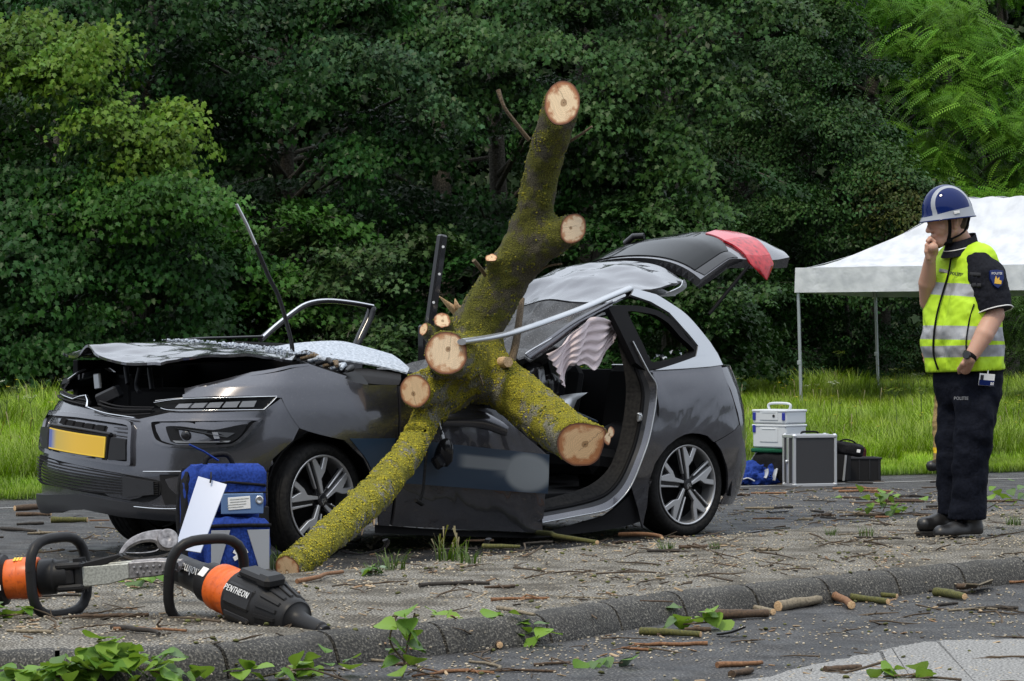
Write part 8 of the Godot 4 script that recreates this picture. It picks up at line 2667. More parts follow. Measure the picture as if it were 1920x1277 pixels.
func cases() -> void:
	var pale := mat(Color(0.52, 0.55, 0.58), 0.5)
	var blue := mat(Color(0.012, 0.02, 0.26), 0.45)
	var alu := mat(Color(0.50, 0.51, 0.53), 0.35, 0.6)
	var felt := triplanar(mat(Color(1, 1, 1), 0.7), 0.1, false)
	felt.albedo_texture = ramp_tex(noise(0.1, 171, 3), 128, [[0.2, Color(0.018, 0.019, 0.022)], [0.8, Color(0.035, 0.036, 0.042)]])
	# aluminium edged flight case
	var base: Vector3 = Vector3(2.411, 0, -22.469)
	var t := thing("flight_case", "upright black flight case with aluminium edges standing on the road before the white cases", "case", base, 0.36)
	var w := 0.385
	var h := 0.415
	var d := 0.20
	var m := MB.new()
	m.box(placed(Vector3(0, h / 2, 0)), Vector3(w - 0.01, h - 0.01, d - 0.01), 0.003)
	obj("panel", m, felt, t)
	for x in [-1, 1]:
		for z in [-1, 1]:
			m = MB.new()
			m.box(placed(Vector3(x * (w / 2 - 0.009), h / 2, z * (d / 2 - 0.009))), Vector3(0.024, h, 0.024), 0.003)
			obj("edge_profile", m, alu, t)
		for y in [0.011, h - 0.011]:
			m = MB.new()
			m.box(placed(Vector3(0, y, x * (d / 2 - 0.009))), Vector3(w - 0.03, 0.025, 0.026), 0.003)
			m.box(placed(Vector3(x * (w / 2 - 0.009), y, 0)), Vector3(0.026, 0.025, d - 0.03), 0.003)
			obj("edge_profile", m, alu, t)
			for z in [-1, 1]:
				m = MB.new()
				m.box(placed(Vector3(x * (w / 2 - 0.012), y, z * (d / 2 - 0.012))), Vector3(0.042, 0.042, 0.042), 0.014)
				obj("corner_cap", m, M.steel, t)
	m = MB.new()
	m.box(placed(Vector3(-w / 2 - 0.002, h / 2, 0.0)), Vector3(0.012, h - 0.05, 0.035), 0.003)
	m.box(placed(Vector3(0, h + 0.002, 0.0)), Vector3(w - 0.05, 0.010, 0.035), 0.003)
	obj("lid_profile", m, alu, t)
	m = MB.new()
	m.lathe([Vector2(0.014, 0), Vector2(0.014, 0.014), Vector2(0.008, 0.02), Vector2(0, 0.02)], Transform3D(Basis(Vector3(0, 0, 1), PI / 2), Vector3(-w / 2 - 0.006, 0.2, 0.0)), 12)
	obj("lock", m, M.steel, t)
	m = MB.new()
	m.tube(smoothed([Vector3(-0.075, h, 0), Vector3(-0.06, h + 0.022, 0), Vector3(0.06, h + 0.022, 0), Vector3(0.075, h, 0)], 4), 0.011, 7, true, 0.8)
	obj("handle", m, M.black, t)
	# two white system cases, the upper clipped to the lower
	var foot := Vector3(base.x - 0.215, 0.30, base.z - 0.30)
	for k in 2:
		var hh := 0.195 if k == 0 else 0.118
		t = thing("system_case", ["tall pale grey plastic case under the smaller one, behind the flight case", "flat pale grey plastic case with blue clips and a carrying handle, topmost of the stack"][k], "case", foot + Vector3(0.0, 0.197 * k, 0), -0.70, "pale plastic cases stacked behind the flight case")
		w = 0.33
		d = 0.30
		m = MB.new()
		m.box(placed(Vector3(0, hh / 2, 0)), Vector3(w, hh - 0.002, d), 0.012)
		m.box(placed(Vector3(0, hh - 0.012, 0)), Vector3(w + 0.012, 0.02, d + 0.012), 0.006)
		m.box(placed(Vector3(0, hh * 0.55, d / 2)), Vector3(w * 0.55, hh * 0.62, 0.012), 0.005)
		m.box(placed(Vector3(-w / 2, hh * 0.55, 0)), Vector3(0.012, hh * 0.62, d * 0.55), 0.005)
		m.box(placed(Vector3(0.0, hh * 0.8, d / 2 + 0.006)), Vector3(w * 0.4, 0.008, 0.008), 0.002)
		obj("case_body", m, pale, t)
		for e in [Vector3(w * 0.44, 0, d / 2 + 0.004), Vector3(-w * 0.44, 0, d / 2 + 0.004), Vector3(-w / 2 - 0.004, 0, -d * 0.4)]:
			if k == 0 and e.x > 0:
				continue
			m = MB.new()
			m.box(placed(Vector3(e.x, hh * 0.52 if k else hh * 0.8, e.z)), Vector3(0.028, 0.062, 0.014) if absf(e.x) < w * 0.49 else Vector3(0.014, 0.062, 0.028), 0.004)
			obj("clip", m, blue, t)
		if k:
			m = MB.new()
			m.tube(smoothed([Vector3(-0.10, hh - 0.004, 0), Vector3(-0.095, hh + 0.045, 0), Vector3(0.095, hh + 0.045, 0), Vector3(0.10, hh - 0.004, 0)], 5), 0.014, 8, true, 0.7)
			obj("handle", m, pale, t)
			m = MB.new()
			m.lathe([Vector2(0.012, 0), Vector2(0.012, 0.004), Vector2(0.008, 0.004), Vector2(0.008, 0.001), Vector2(0, 0.001)], Transform3D(Basis(Vector3.RIGHT, PI / 2), Vector3(0.05, hh * 0.55, d / 2 + 0.006)), 12)
			obj("case_badge", m, M.trim_grey, t)
	# what the cases stand on and lean against
	t = thing("equipment_bag", "dark fabric bag with a green lid under the pale plastic cases", "bag", Vector3(foot.x, 0.0, foot.z), -0.55)
	obj("bag_body", pouch(Vector3(0.36, 0.262, 0.30), 0.03, 0.012), M.black_cloth, t)
	m = MB.new()
	m.box(placed(Vector3(0, 0.28, 0)), Vector3(0.38, 0.034, 0.31), 0.010)
	obj("lid", m, cloth(Color(0.012, 0.085, 0.045), 173), t)
	strip("carry_strap", M.white_plastic, smoothed([Vector3(-0.24, 0.20, 0.02), Vector3(-0.19, 0.25, 0.05), Vector3(-0.15, 0.29, 0.1)], 3), 0.012, t, 0.4)
	m = MB.new()
	m.box(placed(Vector3(-0.17, 0.37, -0.06), Vector3(0, 0.3, 0.1)), Vector3(0.16, 0.055, 0.06), 0.02)
	obj("torch_pouch", m, M.black_cloth, t)
	var jb: Vector3 = Vector3(2.048, 0, -22.656)
	t = thing("folded_jacket", "crumpled blue jacket with reflective stripes lying on the road beside the flight case", "jacket", jb, 0.2)
	var f := Field.new()
	f.cell = 0.011
	f.blend = 0.04
	f.warped = true
	f.warp_noise = noise(11.0, 175, 3)
	f.warp_size = 0.05
	f.chain([Vector3(-0.19, 0.06, -0.02), Vector3(-0.14, 0.14, -0.04), Vector3(-0.05, 0.12, -0.02)], [0.055, 0.055, 0.055])
	f.chain([Vector3(-0.18, 0.05, 0.02), Vector3(-0.02, 0.05, 0.05), Vector3(0.12, 0.045, 0.03)], [0.05, 0.055, 0.045])
	f.chain([Vector3(-0.05, 0.09, 0.0), Vector3(0.06, 0.12, 0.0), Vector3(0.12, 0.07, 0.03)], [0.04, 0.035, 0.03])
	f.cut(Vector3.ZERO, Vector3.DOWN)
	m = MB.new()
	f.build(m)
	obj("cloth", m, M.blue_cloth, t)
	for e in [[Vector3(0.06, 0.04, 0.1), Vector3(0.075, 0.09, 0.09), Vector3(0.10, 0.145, 0.05)], [Vector3(-0.19, 0.05, 0.08), Vector3(-0.15, 0.06, 0.09), Vector3(-0.10, 0.035, 0.11)], [Vector3(-0.02, 0.06, 0.12), Vector3(0.0, 0.1, 0.11), Vector3(0.0, 0.13, 0.1)]]:
		strip("reflective_stripe", M.reflective, smoothed(e, 4), 0.026, t, 0.25)
	t = thing("instrument_case", "black case with a silver edge standing behind the flight case, under a black bag", "case", Vector3(2.682, 0, -22.941) + Vector3(0.03, 0, -0.25), -0.3)
	m = MB.new()
	m.box(placed(Vector3(0, 0.15, 0), Vector3(0, 0, -0.06)), Vector3(0.22, 0.29, 0.16), 0.02)
	obj("case_body", m, M.plastic, t)
	m = MB.new()
	m.box(placed(Vector3(0.088, 0.15, 0.082), Vector3(0, 0, -0.10)), Vector3(0.018, 0.28, 0.008), 0.003)
	obj("silver_edge", m, alu, t)
	t = thing("shoulder_bag", "flat black bag with a white tag lying across the cases behind the crate", "bag", Vector3(2.721, 0.246, -22.6), -0.1)
	var bag := obj("bag_body", pouch(Vector3(0.26, 0.10, 0.16), 0.03, 0.006), M.black_cloth, t)
	bag.rotation.z = -0.16
	m = MB.new()
	m.box(placed(Vector3(0.10, 0.035, 0.092), Vector3(0, 0, -0.16)), Vector3(0.028, 0.026, 0.004), 0.001)
	obj("tag", m, M.print_white, t)
	strip("carry_strap", M.black_cloth, smoothed([Vector3(-0.08, 0.09, 0), Vector3(-0.02, 0.125, 0.02), Vector3(0.05, 0.115, 0.01), Vector3(0.09, 0.08, 0)], 4), 0.014, t, 0.5)
	t = thing("tool_box", "dark red box wedged between the black bag and the crate", "box", Vector3(2.924, 0, -23.534) + Vector3(0.0, 0, -0.34), 0.15)
	m = MB.new()
	m.box(placed(Vector3(0, 0.13, 0)), Vector3(0.22, 0.26, 0.16), 0.012)
	m.box(placed(Vector3(0, 0.265, 0)), Vector3(0.20, 0.014, 0.14), 0.004)
	obj("box_body", m, cloth(Color(0.05, 0.016, 0.016), 177), t)
	t = thing("plastic_crate", "open black plastic crate at the right end of the row of cases", "crate", Vector3(2.944, 0, -23.333) + Vector3(0, 0, -0.14), 0.12)
	w = 0.29
	h = 0.19
	d = 0.26
	for e in [[Vector3(0, h / 2, d / 2), Vector3(w, h, 0.008)], [Vector3(0, h / 2, -d / 2), Vector3(w, h, 0.008)], [Vector3(-w / 2, h / 2, 0), Vector3(0.008, h, d)], [Vector3(w / 2, h / 2, 0), Vector3(0.008, h, d)]]:
		m = MB.new()
		m.box(placed(e[0]), e[1], 0.002)
		obj("crate_wall", m, M.plastic, t)
	m = MB.new()
	m.box(placed(Vector3(0, 0.008, 0)), Vector3(w, 0.012, d), 0.002)
	obj("crate_floor", m, M.plastic, t)
	m = MB.new()
	for e in [[Vector3(0, h, d / 2 + 0.004), Vector3(w + 0.024, 0.016, 0.016)], [Vector3(0, h, -d / 2 - 0.004), Vector3(w + 0.024, 0.016, 0.016)], [Vector3(-w / 2 - 0.004, h, 0), Vector3(0.016, 0.016, d)], [Vector3(w / 2 + 0.004, h, 0), Vector3(0.016, 0.016, d)]]:
		m.box(placed(e[0]), e[1], 0.003)
	obj("crate_rim", m, M.trim_grey, t)
	for x in [-0.12, -0.04, 0.05, 0.13]:
		m = MB.new()
		m.box(placed(Vector3(x, h / 2, d / 2 + 0.006)), Vector3(0.010, h - 0.02, 0.008), 0.002)
		obj("crate_rib", m, M.trim_grey, t)

func poplar_leaf() -> MB:
	# heart shaped, 7 cm, stalk end at the origin, lying along z
	var m := MB.new()
	var half := [Vector2(0, 0), Vector2(0.45, 0.02), Vector2(0.62, 0.24), Vector2(0.54, 0.5), Vector2(0.30, 0.78), Vector2(0, 1.08)]
	var mid := []
	for q in half:
		mid.append(m.vert(Vector3(0, 0.02 * sin(q.y * 3.0), q.y) * 0.058, Vector3(0, 1, 0), Vector2(0.5, q.y)))
	for s in [-1, 1]:
		var ids := []
		for q in half:
			ids.append(m.vert(Vector3(q.x * s, 0.16 * q.x * q.x * 2.0 - 0.10 * q.y * q.y, q.y) * 0.058, Vector3(-0.35 * s, 1, 0.1).normalized(), Vector2(0.5 + q.x * s, q.y)))
		for k in half.size() - 1:
			m.tri(mid[k], ids[k], ids[k + 1])
			m.tri(mid[k], ids[k + 1], mid[k + 1])
	return m


func sprig(label: String, at: Vector3, stems: Array, leaves: int, spread: Vector2, mesh_: ArrayMesh, mats: Array, lift := 0.04, group := "torn leafy sprigs on the road") -> void:
	var t := thing("leafy_sprig", label, "sprig", at, 0.0, group)
	var pts := []
	for s in stems:
		var m := MB.new()
		var line := smoothed(s, 4)
		m.tube(line, 0.0035, 5)
		obj("stem", m, M.twig, t)
		pts.append_array(line)
	for k in leaves:
		var p: Vector3 = pts[rng.randi() % pts.size()] if pts.size() else Vector3.ZERO
		p += Vector3(rng.randfn() * spread.x, absf(rng.randfn()) * lift + 0.006, rng.randfn() * spread.y)
		var l := obj("leaf", mesh_, mats[rng.randi() % mats.size()], t)
		var u := rng.randf_range(0.7, 1.25)
		l.transform = placed(p, Vector3(rng.randf_range(-0.2, 0.9), rng.randf() * TAU, rng.randf_range(-0.5, 0.5)), Vector3(u, u, u))


func debris() -> void:
	var barks := []
	for c in [[Color(0.03, 0.02, 0.013), Color(0.10, 0.062, 0.036)], [Color(0.09, 0.075, 0.05), Color(0.26, 0.215, 0.15)], [Color(0.03, 0.035, 0.010), Color(0.115, 0.11, 0.022)], [Color(0.012, 0.010, 0.008), Color(0.04, 0.033, 0.027)], [Color(0.11, 0.05, 0.02), Color(0.25, 0.125, 0.06)]]:
		var m := triplanar(mat(Color(1, 1, 1), 0.85), 0.09)
		m.albedo_texture = ramp_tex(noise(0.05, 181 + barks.size(), 4), 128, [[0.2, c[0]], [0.75, c[1]]])
		barks.append(m)
	var kinds := ["dark brown", "pale grey", "mossy green", "blackened", "reddish"]
	# sticks that can be told apart: [from, to, radius, bark, where]
	var list := [
		[Vector3(1.267, 0, -12.381), Vector3(1.408, 0, -11.495), 0.021, 4, "thick cut stick lying across the pile by the kerb"],
		[Vector3(1.09, 0, -11.447), Vector3(1.318, 0, -11.793), 0.021, 1, "smooth grey stick in the middle of the pile by the kerb"],
		[Vector3(0.946, 0, -11.519), Vector3(1.056, 0, -11.235), 0.016, 1, "short peeled stick at the left of the pile by the kerb"],
		[Vector3(0.774, 0, -11.053), Vector3(1.026, 0, -11.12), 0.021, 0, "thick brown stick at the lower left of the pile by the kerb"],
		[Vector3(1.272, 0, -12.437), Vector3(1.427, 0, -12.409), 0.017, 2, "mossy stick with a sawn end at the top of the pile by the kerb"],
		[Vector3(1.366, 0, -12), Vector3(1.595, 0, -11.717), 0.016, 2, "long mossy stick at the right of the pile by the kerb"],
		[Vector3(1.451, 0, -12.27), Vector3(1.662, 0, -12), 0.014, 2, "mossy stick behind the others at the right of the pile"],
		[Vector3(1.859, 0, -12.16), Vector3(1.946, 0, -11.921), 0.019, 2, "short mossy stick against the kerb below the boots"],
		[Vector3(1.927, 0, -12.466), Vector3(2.095, 0, -12.523), 0.015, 0, "brown stick against the kerb near the right edge"],
		[Vector3(0.483, 0, -10.46), Vector3(0.7, 0, -10.341), 0.014, 2, "flat mossy stick on the near road left of the green leaves"],
		[Vector3(0.205, 0, -10.964), Vector3(0.458, 0, -11.03), 0.023, 1, "pale lichened stick with a red broken end at the foot of the kerb"],
		[Vector3(1.039, 0, -9.207), Vector3(1.168, 0, -9.286), 0.011, 0, "small brown stick at the edge of the white road paint"],
		[Vector3(0.694, 0, -9.349), Vector3(0.852, 0, -9.43), 0.010, 4, "thin reddish stick on the near road at the bottom edge"],
		[Vector3(0.715, 0, -9.07), Vector3(0.795, 0, -9.192), 0.012, 0, "short dark stick at the bottom edge of the near road"],
		[Vector3(-0.387, 0.105, -11.375), Vector3(-0.102, 0.105, -11.481), 0.009, 3, "thin black twig on the island below the door"],
		[Vector3(-0.05, 0.105, -10.345), Vector3(0.083, 0.105, -10.07), 0.008, 1, "pale splinter at the island's near edge"],
		[Vector3(0.108, 0.02, -15.988), Vector3(0.447, 0.08, -14.249), 0.015, 2, "yellow green branch under the car's sill"],
		[Vector3(0.61, 0.03, -15.692), Vector3(0.803, 0.06, -14.922), 0.013, 4, "reddish branch by the rear wheel"],
		[Vector3(-0.145, 0.1, -13.722), Vector3(0.039, 0.1, -13.684), 0.012, 2, "mossy piece of branch under the open door"],
		[Vector3(-0.887, 0.105, -11.535), Vector3(-0.741, 0.105, -12.044), 0.010, 4, "thin reddish stick near the sawn limb's lower end"],
		[Vector3(-3.378, 0, -18.828), Vector3(-3.109, 0, -19.158), 0.020, 0, "brown branch with a broken end on the road left of the car"],
		[Vector3(-3.252, 0, -18.2), Vector3(-3.024, 0, -18.2), 0.014, 0, "brown stick in front of the broken branch left of the car"],
		[Vector3(-2.904, 0, -17.5), Vector3(-2.679, 0, -17.5), 0.020, 2, "mossy stick on the road left of the car's front wheel"],
		[Vector3(-3.092, 0, -16.748), Vector3(-2.836, 0, -16.495), 0.012, 3, "black stick on the road at the left edge"],
		[Vector3(-4.461, 0, -23.433), Vector3(-4.003, 0, -23.333), 0.026, 3, "dark branch lying in the grass at the left edge"],
		[Vector3(-1.394, 0.105, -9.598), Vector3(-1.181, 0.105, -9.378), 0.009, 3, "dark twig on the island below the cutter's handle"],
		[Vector3(-0.698, 0, -9.192), Vector3(-0.661, 0.03, -9.877), 0.012, 1, "grey forked twig at the bottom edge left of centre"],
		[Vector3(-0.798, 0, -15.965), Vector3(-0.783, 0, -15.083), 0.012, 1, "upright splinter of wood below the long limb"],
		[Vector3(-1.762, 0, -9.545), Vector3(-1.715, 0.05, -9.506), 0.02, 1, "lichened stub of branch in the bottom left corner"],
		[Vector3(-0.198, 0, -10.302), Vector3(-0.048, 0, -9.927), 0.018, 0, "flat dark piece of bark among the leaves at the kerb"]]
	for e in list:
		stick_on_ground(e[0], e[1], e[2], barks[e[3]], e[4], "sticks and pieces of branch on the road")
	# a loose litter of sticks on the far road and the island
	var spots := [[1400, 1760, 893, 985, 40, 0.0], [1250, 1700, 1000, 1060, 6, 0.105], [1640, 1900, 905, 975, 14, 0.0], [0, 180, 950, 1010, 10, 0.0], [600, 1300, 1085, 1130, 4, 0.105], [1050, 1500, 1180, 1270, 5, 0.0], [620, 1080, 1215, 1275, 7, 0.0], [1690, 1915, 1075, 1180, 8, 0.0], [60, 560, 1110, 1200, 6, 0.105], [730, 1230, 1015, 1040, 8, 0.06]]
	var where := ["before the cases", "right of the rear wheel", "behind the person's boots", "left of the bumper", "before the car door", "below the stick pile", "near the bottom edge", "at the kerb below the boots", "by the rescue tools", "under the car"]
	for si in spots.size():
		var s: Array = spots[si]
		for k in s[4]:
			var px := rng.randf_range(s[0], s[1])
			var py := rng.randf_range(s[2], s[3])
			var dd: float = 5200.0 * (1.05 - s[5]) / (py - 668.0)
			var p := Vector3((px - 960.0) * dd / 5200.0, s[5], -dd)
			var a := rng.randfn() * 0.5 + (PI if rng.randf() < 0.5 else 0.0)
			var l := rng.randf_range(0.06, 0.30) * (1.5 if si == 0 or si == 2 else 1.0)
			var kind: int = [0, 0, 1, 3, 3, 4][rng.randi() % 6]
			var r := rng.randf_range(0.003, 0.010)
			var fork := rng.randf() < 0.5
			var fx: float = (px - s[0]) / (s[1] - s[0])
			var label := "%s %s%s %s, %s, %s" % ["short" if l < 0.12 else "thin" if r < 0.0048 else "long" if l > 0.26 else "stout" if r > 0.0085 else "plain", kinds[kind], " forked stick" if fork else " stick", where[si], "far left" if fx < 0.2 else "left" if fx < 0.4 else "middle" if fx < 0.6 else "right" if fx < 0.8 else "far right", "nearer edge" if py > (s[2] + s[3]) * 0.5 else "farther edge"]
			stick_on_ground(p, p + Vector3(cos(a), 0, sin(a)) * l, r, barks[kind], label, "loose sticks " + where[si], fork)
	# pale flake of bark and dark plastic trim broken from the car
	var fl := MB.new()
	fl.sheet([PackedVector3Array([Vector3(2.024, 0, -12.409), Vector3(2.09, 0, -12.494), Vector3(2.178, 0, -12.61)].map(func(q): return q + Vector3(0, 0.02, 0))), PackedVector3Array([Vector3(2.006, 0, -12.242), Vector3(2.051, 0, -12.188), Vector3(2.158, 0, -12.466)].map(func(q): return q + Vector3(0, 0.05, 0)))], 0.006, Vector3(0, -9, 0))
	tag(obj("bark_flake", fl, barks[1]), "pale curled flake of bark leaning on the kerb at the right", "bark")
	for e in [[[Vector3(1.029, 0.03, -15.692), Vector3(1.308, 0.04, -15.819), Vector3(1.477, 0.05, -16), Vector3(1.654, 0.02, -16.634)], 0.02, "long black strip of plastic trim lying right of the rear wheel"], [[Vector3(-0.883, 0.03, -14.492), Vector3(-0.772, 0.03, -14.335), Vector3(-0.67, 0.06, -14.221), Vector3(-0.635, 0.1, -14.114), Vector3(-0.643, 0.12, -14.058)], 0.016, "curved black piece of wheel arch trim under the long limb"], [[Vector3(0.772, 0.01, -10.4), Vector3(0.822, 0.02, -10.38), Vector3(0.872, 0.04, -10.379)], 0.02, "shiny black shard of plastic by the pile of sticks"], [[Vector3(-0.221, 0.05, -14.365), Vector3(-0.151, 0.07, -14.235), Vector3(-0.12, 0.12, -14.14)], 0.018, "black scrap of bumper plastic under the open door"], [[Vector3(1.71, 0.01, -18.521), Vector3(1.847, 0.01, -18.648)], 0.02, "flat black scrap of trim on the far road"]]:
		var m := MB.new()
		m.tube(smoothed(e[0], 4), e[1], 7, true, 0.35)
		tag(obj("plastic_trim", m, M.black_gloss), e[2], "car trim", "broken pieces of black trim")
	leaves_and_tufts()
	litter(barks)


func stick_on_ground(a: Vector3, b: Vector3, r: float, material: Material, label: String, group: String, fork := false) -> void:
	var m := MB.new()
	var n := 7
	var pts := []
	var rad := []
	var side := (b - a).cross(Vector3.UP).normalized()
	var bow := rng.randf_range(-0.06, 0.06) * a.distance_to(b)
	var wild := 0.05 if r < 0.0101 else 0.02
	for k in n:
		var t := k / (n - 1.0)
		pts.append(a.lerp(b, t) + side * (bow * sin(PI * t) + rng.randfn() * minf(0.02, a.distance_to(b) * wild)) + Vector3(0, r * 0.9 + absf(bow) * 0.2 * sin(PI * t), 0))
		rad.append(r * (1.1 - 0.3 * t) * rng.randf_range(0.88, 1.1))
	m.tube(pts, rad, 7)
	if fork:
		# a side shoot
		var at: Vector3 = pts[3]
		m.tube([at, at + side * rng.randf_range(-0.08, 0.08) + (b - a) * 0.15 + Vector3(0, 0.012, 0), at + side * rng.randf_range(-0.12, 0.12) + (b - a) * 0.3], [r * 0.7, r * 0.5, r * 0.25], 5)
	var o := thing("stick", label, "stick", Vector3.ZERO, 0.0, group)
	obj("bark", m, material, o)
	if r > 0.0125:
		for e in [[pts[0], pts[0] - pts[1], rad[0]], [pts[n - 1], pts[n - 1] - pts[n - 2], rad[n - 1]]]:
			var c := MB.new()
			var ax: Vector3 = e[1].normalized()
			c.lathe([Vector2(e[2] * 0.96, 0.0005), Vector2(e[2] * 0.86, 0.002), Vector2(0, 0.003)], Transform3D(Basis(Quaternion(Vector3.UP, ax)), e[0]), 8)
			obj("broken_end", c, M.raw_wood, o)


func leaves_and_tufts() -> void:
	var leaf := poplar_leaf().mesh()
	var mats := []
	for c in [Color(0.11, 0.21, 0.025), Color(0.075, 0.16, 0.022), Color(0.14, 0.24, 0.035), Color(0.09, 0.15, 0.06)]:
		var m := mat(c, 0.5)
		m.metallic_specular = 0.3
		m.backlight_enabled = true
		m.backlight = Color(0.4, 0.5, 0.15)
		mats.append(m)
	var dull := [mats[3], mat(Color(0.13, 0.19, 0.11), 0.5), mats[1]]
	sprig("large heap of bright green poplar leaves in the bottom left corner", Vector3(-1.308, 0, -8.778), [[Vector3(-0.25, 0.02, 0.05), Vector3(-0.05, 0.05, 0), Vector3(0.15, 0.06, 0.0), Vector3(0.24, 0.03, 0.05)], [Vector3(-0.15, 0.02, 0.1), Vector3(0, 0.07, -0.02), Vector3(0.06, 0.09, -0.05)]], 130, Vector2(0.04, 0.05), leaf, mats, 0.035)
	sprig("upright leafy shoot standing at the foot of the kerb", Vector3(-0.358, 0, -9.07), [[Vector3(0, 0, 0), Vector3(0.01, 0.08, 0), Vector3(0.03, 0.16, -0.01), Vector3(0.04, 0.21, -0.01)], [Vector3(0.01, 0.05, 0), Vector3(-0.04, 0.12, 0.02), Vector3(-0.02, 0.2, 0.0)]], 16, Vector2(0.03, 0.02), leaf, mats, 0.02)
	sprig("flat spread of wilting leaves before the kerb below the door", Vector3(-0.077, 0, -10.074), [[Vector3(-0.18, 0.02, -0.05), Vector3(0, 0.035, 0.0), Vector3(0.18, 0.02, 0.02)], [Vector3(-0.1, 0.06, -0.1), Vector3(0.0, 0.04, 0)]], 40, Vector2(0.05, 0.04), leaf, [mats[1], mats[3], mats[0], mats[2]], 0.04)
	sprig("few green leaves on the near road left of the stick pile", Vector3(0.708, 0, -10.664), [[Vector3(-0.05, 0.02, 0), Vector3(0.05, 0.03, 0.02)]], 12, Vector2(0.03, 0.03), leaf, mats, 0.03)
	sprig("twig with leaves at the bottom edge left of the upright shoot", Vector3(-0.695, 0, -9.04), [[Vector3(-0.12, 0.01, 0.05), Vector3(0.0, 0.03, 0), Vector3(0.12, 0.02, -0.05)]], 20, Vector2(0.05, 0.03), leaf, mats, 0.03)
	sprig("leafy twig on the far road left of the vested person", Vector3(2.433, 0, -18.2), [[Vector3(-0.2, 0.02, 0.05), Vector3(0, 0.06, 0), Vector3(0.16, 0.03, -0.05)], [Vector3(0, 0.03, 0), Vector3(0.05, 0.14, -0.02)]], 30, Vector2(0.07, 0.06), leaf, mats, 0.04)
	sprig("leafy twig on the far road at the right edge", Vector3(3.378, 0, -18.828), [[Vector3(-0.16, 0.02, 0.05), Vector3(0, 0.08, 0), Vector3(0.2, 0.04, -0.05)]], 22, Vector2(0.06, 0.05), leaf, mats, 0.05)
	sprig("leaves on the white road paint at the bottom right", Vector3(1.265, 0, -9.01), [[Vector3(-0.06, 0.01, 0), Vector3(0.08, 0.02, 0)]], 9, Vector2(0.03, 0.03), leaf, mats, 0.015)
	sprig("limp leaves on the island at the left edge by the spreader", Vector3(-1.786, 0.105, -9.988), [[Vector3(-0.06, 0.01, 0), Vector3(0.05, 0.02, 0)]], 7, Vector2(0.03, 0.03), leaf, dull, 0.02)
	sprig("leaves on the island behind the spreader's jaw arms", Vector3(-1.534, 0.105, -11.428), [[Vector3(-0.06, 0.01, 0), Vector3(0.05, 0.02, 0)]], 8, Vector2(0.04, 0.03), leaf, mats, 0.02)
	sprig("wilted leaves on the near road below the kerb in the middle", Vector3(0.325, 0, -9.381), [[Vector3(-0.05, 0.01, 0), Vector3(0.05, 0.015, 0)]], 6, Vector2(0.04, 0.02), leaf, dull, 0.01)
	sprig("wilted leaves on the island by the sawn limb's lower end", Vector3(-0.622, 0.105, -11.985), [[Vector3(-0.04, 0.01, 0), Vector3(0.04, 0.015, 0)]], 6, Vector2(0.03, 0.02), leaf, dull, 0.01)
	sprig("leaves at the kerb right of the lichened stick", Vector3(0.496, 0, -10.986), [[Vector3(-0.04, 0.01, 0), Vector3(0.04, 0.03, 0)]], 6, Vector2(0.03, 0.02), leaf, mats, 0.02)
	var tuft := grass_tuft(34, 0.13, 0.07, 5, Color(0.05, 0.085, 0.015), Color(0.11, 0.18, 0.03))
	var weed := grass_tuft(30, 0.15, 0.08, 6, Color(0.05, 0.085, 0.015), Color(0.13, 0.19, 0.035), 16)
	var spots := [[Vector3(-0.285, 0.1, -12.865), 0.95, weed, "tall tuft of grass with dry stalks growing in the island's crack below the door"], [Vector3(-0.195, 0.1, -12.667), 0.7, tuft, "low grass tuft right of the tall tuft below the door"], [Vector3(-0.534, 0.1, -12.35), 0.9, tuft, "grass tuft on the island right of the sawn limb's end"], [Vector3(-0.602, 0.1, -12.049), 0.6, tuft, "small grass tuft beside the wilted leaves on the island"], [Vector3(-1.052, 0.1, -12.35), 1.1, tuft, "grass tuft between the blue backpack and the sawn limb"], [Vector3(0.753, 0.1, -13.497), 0.6, tuft, "small grass tuft on the island below the rear wheel"], [Vector3(0.997, 0.1, -13.646), 0.4, tuft, "tiny grass tuft on the island right of the rear wheel"], [Vector3(1.691, 0.1, -14.659), 0.5, tuft, "grass tuft on the island's far edge left of the boots"], [Vector3(1.858, 0.1, -14.529), 0.6, tuft, "grass tuft just left of the boots on the island"], [Vector3(2.817, 0.1, -15.584), 0.6, tuft, "grass tuft on the island at the right edge"]]
	for s in spots:
		var o := tag(obj("grass_tuft", s[2], M.grass), s[3], "grass", "grass tufts on the island")
		o.position = s[0]
		o.scale = Vector3.ONE * s[1]
		o.rotation.y = s[0].x * 7.0


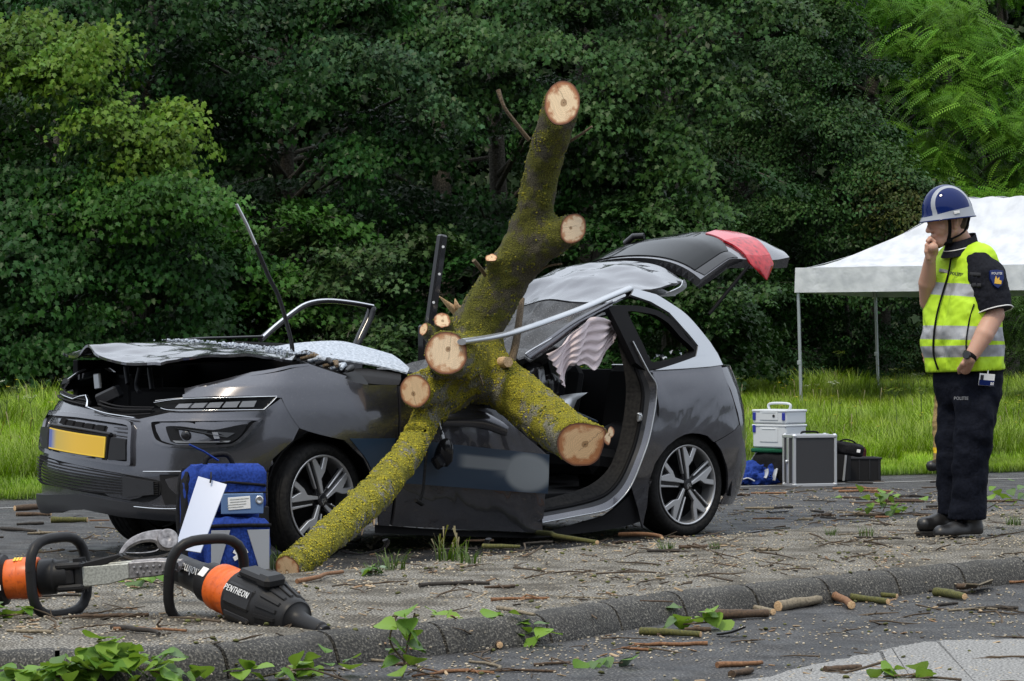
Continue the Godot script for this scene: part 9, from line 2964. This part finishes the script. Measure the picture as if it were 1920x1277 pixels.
func litter(barks: Array) -> void:
	# sawdust, grit, chips and moss crumbs strewn over road and island
	var grain := MB.new()
	grain.box(Transform3D.IDENTITY, Vector3(0.008, 0.0035, 0.006), 0.001)
	var chip := MB.new()
	chip.box(Transform3D.IDENTITY, Vector3(0.032, 0.004, 0.009), 0.002)
	var crumb := MB.new()
	crumb.lathe([Vector2(0, 0.0), Vector2(0.009, 0.002), Vector2(0.006, 0.007), Vector2(0, 0.008)], Transform3D.IDENTITY, 6)
	var fine_twig := MB.new()
	fine_twig.tube([Vector3(-0.08, 0.003, 0.004), Vector3(-0.02, 0.006, -0.005), Vector3(0.03, 0.004, 0.003), Vector3(0.09, 0.003, -0.008)], [0.0035, 0.003, 0.0028, 0.0015], 5)
	fine_twig.tube([Vector3(0.0, 0.005, -0.002), Vector3(0.03, 0.007, 0.02), Vector3(0.05, 0.004, 0.045)], [0.002, 0.0018, 0.001], 4)
	var sets := [[[], []], [[], []], [[], []], [[], []]]
	var clump := noise(1.1, 191, 3)
	for k in 52000:
		var x := rng.randf_range(-2.6, 3.6)
		var dd := rng.randf_range(8.7, 22.0)
		var px := 960.0 + x * 5200.0 / dd
		if px < -60.0 or px > 1980.0:
			continue
		var c := clump.get_noise_2d(x, dd)
		if c < rng.randf_range(-0.5, 0.35):
			continue
		var on: float = island_at(x, -dd)
		var kind := 0 if rng.randf() < 0.86 else 1 if rng.randf() < 0.5 else 2 if rng.randf() < 0.6 else 3
		if on < 0.05 and rng.randf() < 0.45:
			continue
		var u := rng.randf_range(0.5, 1.5)
		sets[kind][0].append(placed(Vector3(x, on + 0.003, -dd), Vector3(rng.randf_range(-0.3, 0.3), rng.randf() * TAU, rng.randf_range(-0.3, 0.3)), Vector3(u, u, u)))
		var g := rng.randf_range(0.7, 1.25)
		var col: Color = [Color(0.36, 0.315, 0.24), Color(0.20, 0.125, 0.07), Color(0.075, 0.08, 0.02), Color(0.07, 0.05, 0.032)][kind]
		if kind == 1 and rng.randf() < 0.35:
			col = Color(0.34, 0.25, 0.155)
		elif kind == 1 and rng.randf() < 0.5:
			col = Color(0.04, 0.03, 0.02)
		sets[kind][1].append(Color(col.r * g, col.g * g, col.b * g))
	var m := mat(Color(1, 1, 1), 0.9)
	m.vertex_color_use_as_albedo = true
	for k in 4:
		tag(scatter(["sawdust", "wood_chips", "moss_crumbs", "fine_twigs"][k], [grain, chip, crumb, fine_twig][k], m, sets[k][0], sets[k][1]), ["pale sawdust and grit strewn over the road and island", "small chips of bark and wood strewn over the road and island", "crumbs of moss and soil strewn over the road and island", "fine broken twigs strewn over the road and island"][k], ["sawdust", "wood chips", "moss", "twigs"][k])


func island_at(x: float, z: float) -> float:
	# 0.1 on the island, 0 on the road, -1 on the kerb's slope
	for k in island_near.size() - 1:
		var a: Vector3 = island_near[k]
		if (a.x - x) * (island_near[k + 1].x - x) <= 0.0:
			var s := (x - a.x) / maxf(island_near[k + 1].x - a.x, 1e-6)
			var zn := lerpf(a.z, island_near[k + 1].z, s)
			var zf: float = -1e9
			for j in island_far.size() - 1:
				if (island_far[j].x - x) * (island_far[j + 1].x - x) <= 0.0:
					zf = island_far[j].z
					break
			if z > zn - 0.02 and z < zn + 0.20:
				return 0.108 - 0.105 * pow(clampf((z - zn) / 0.2, 0.0, 1.0), 1.8)
			return 0.106 if z <= zn - 0.02 and z > zf else 0.0
	return 0.0
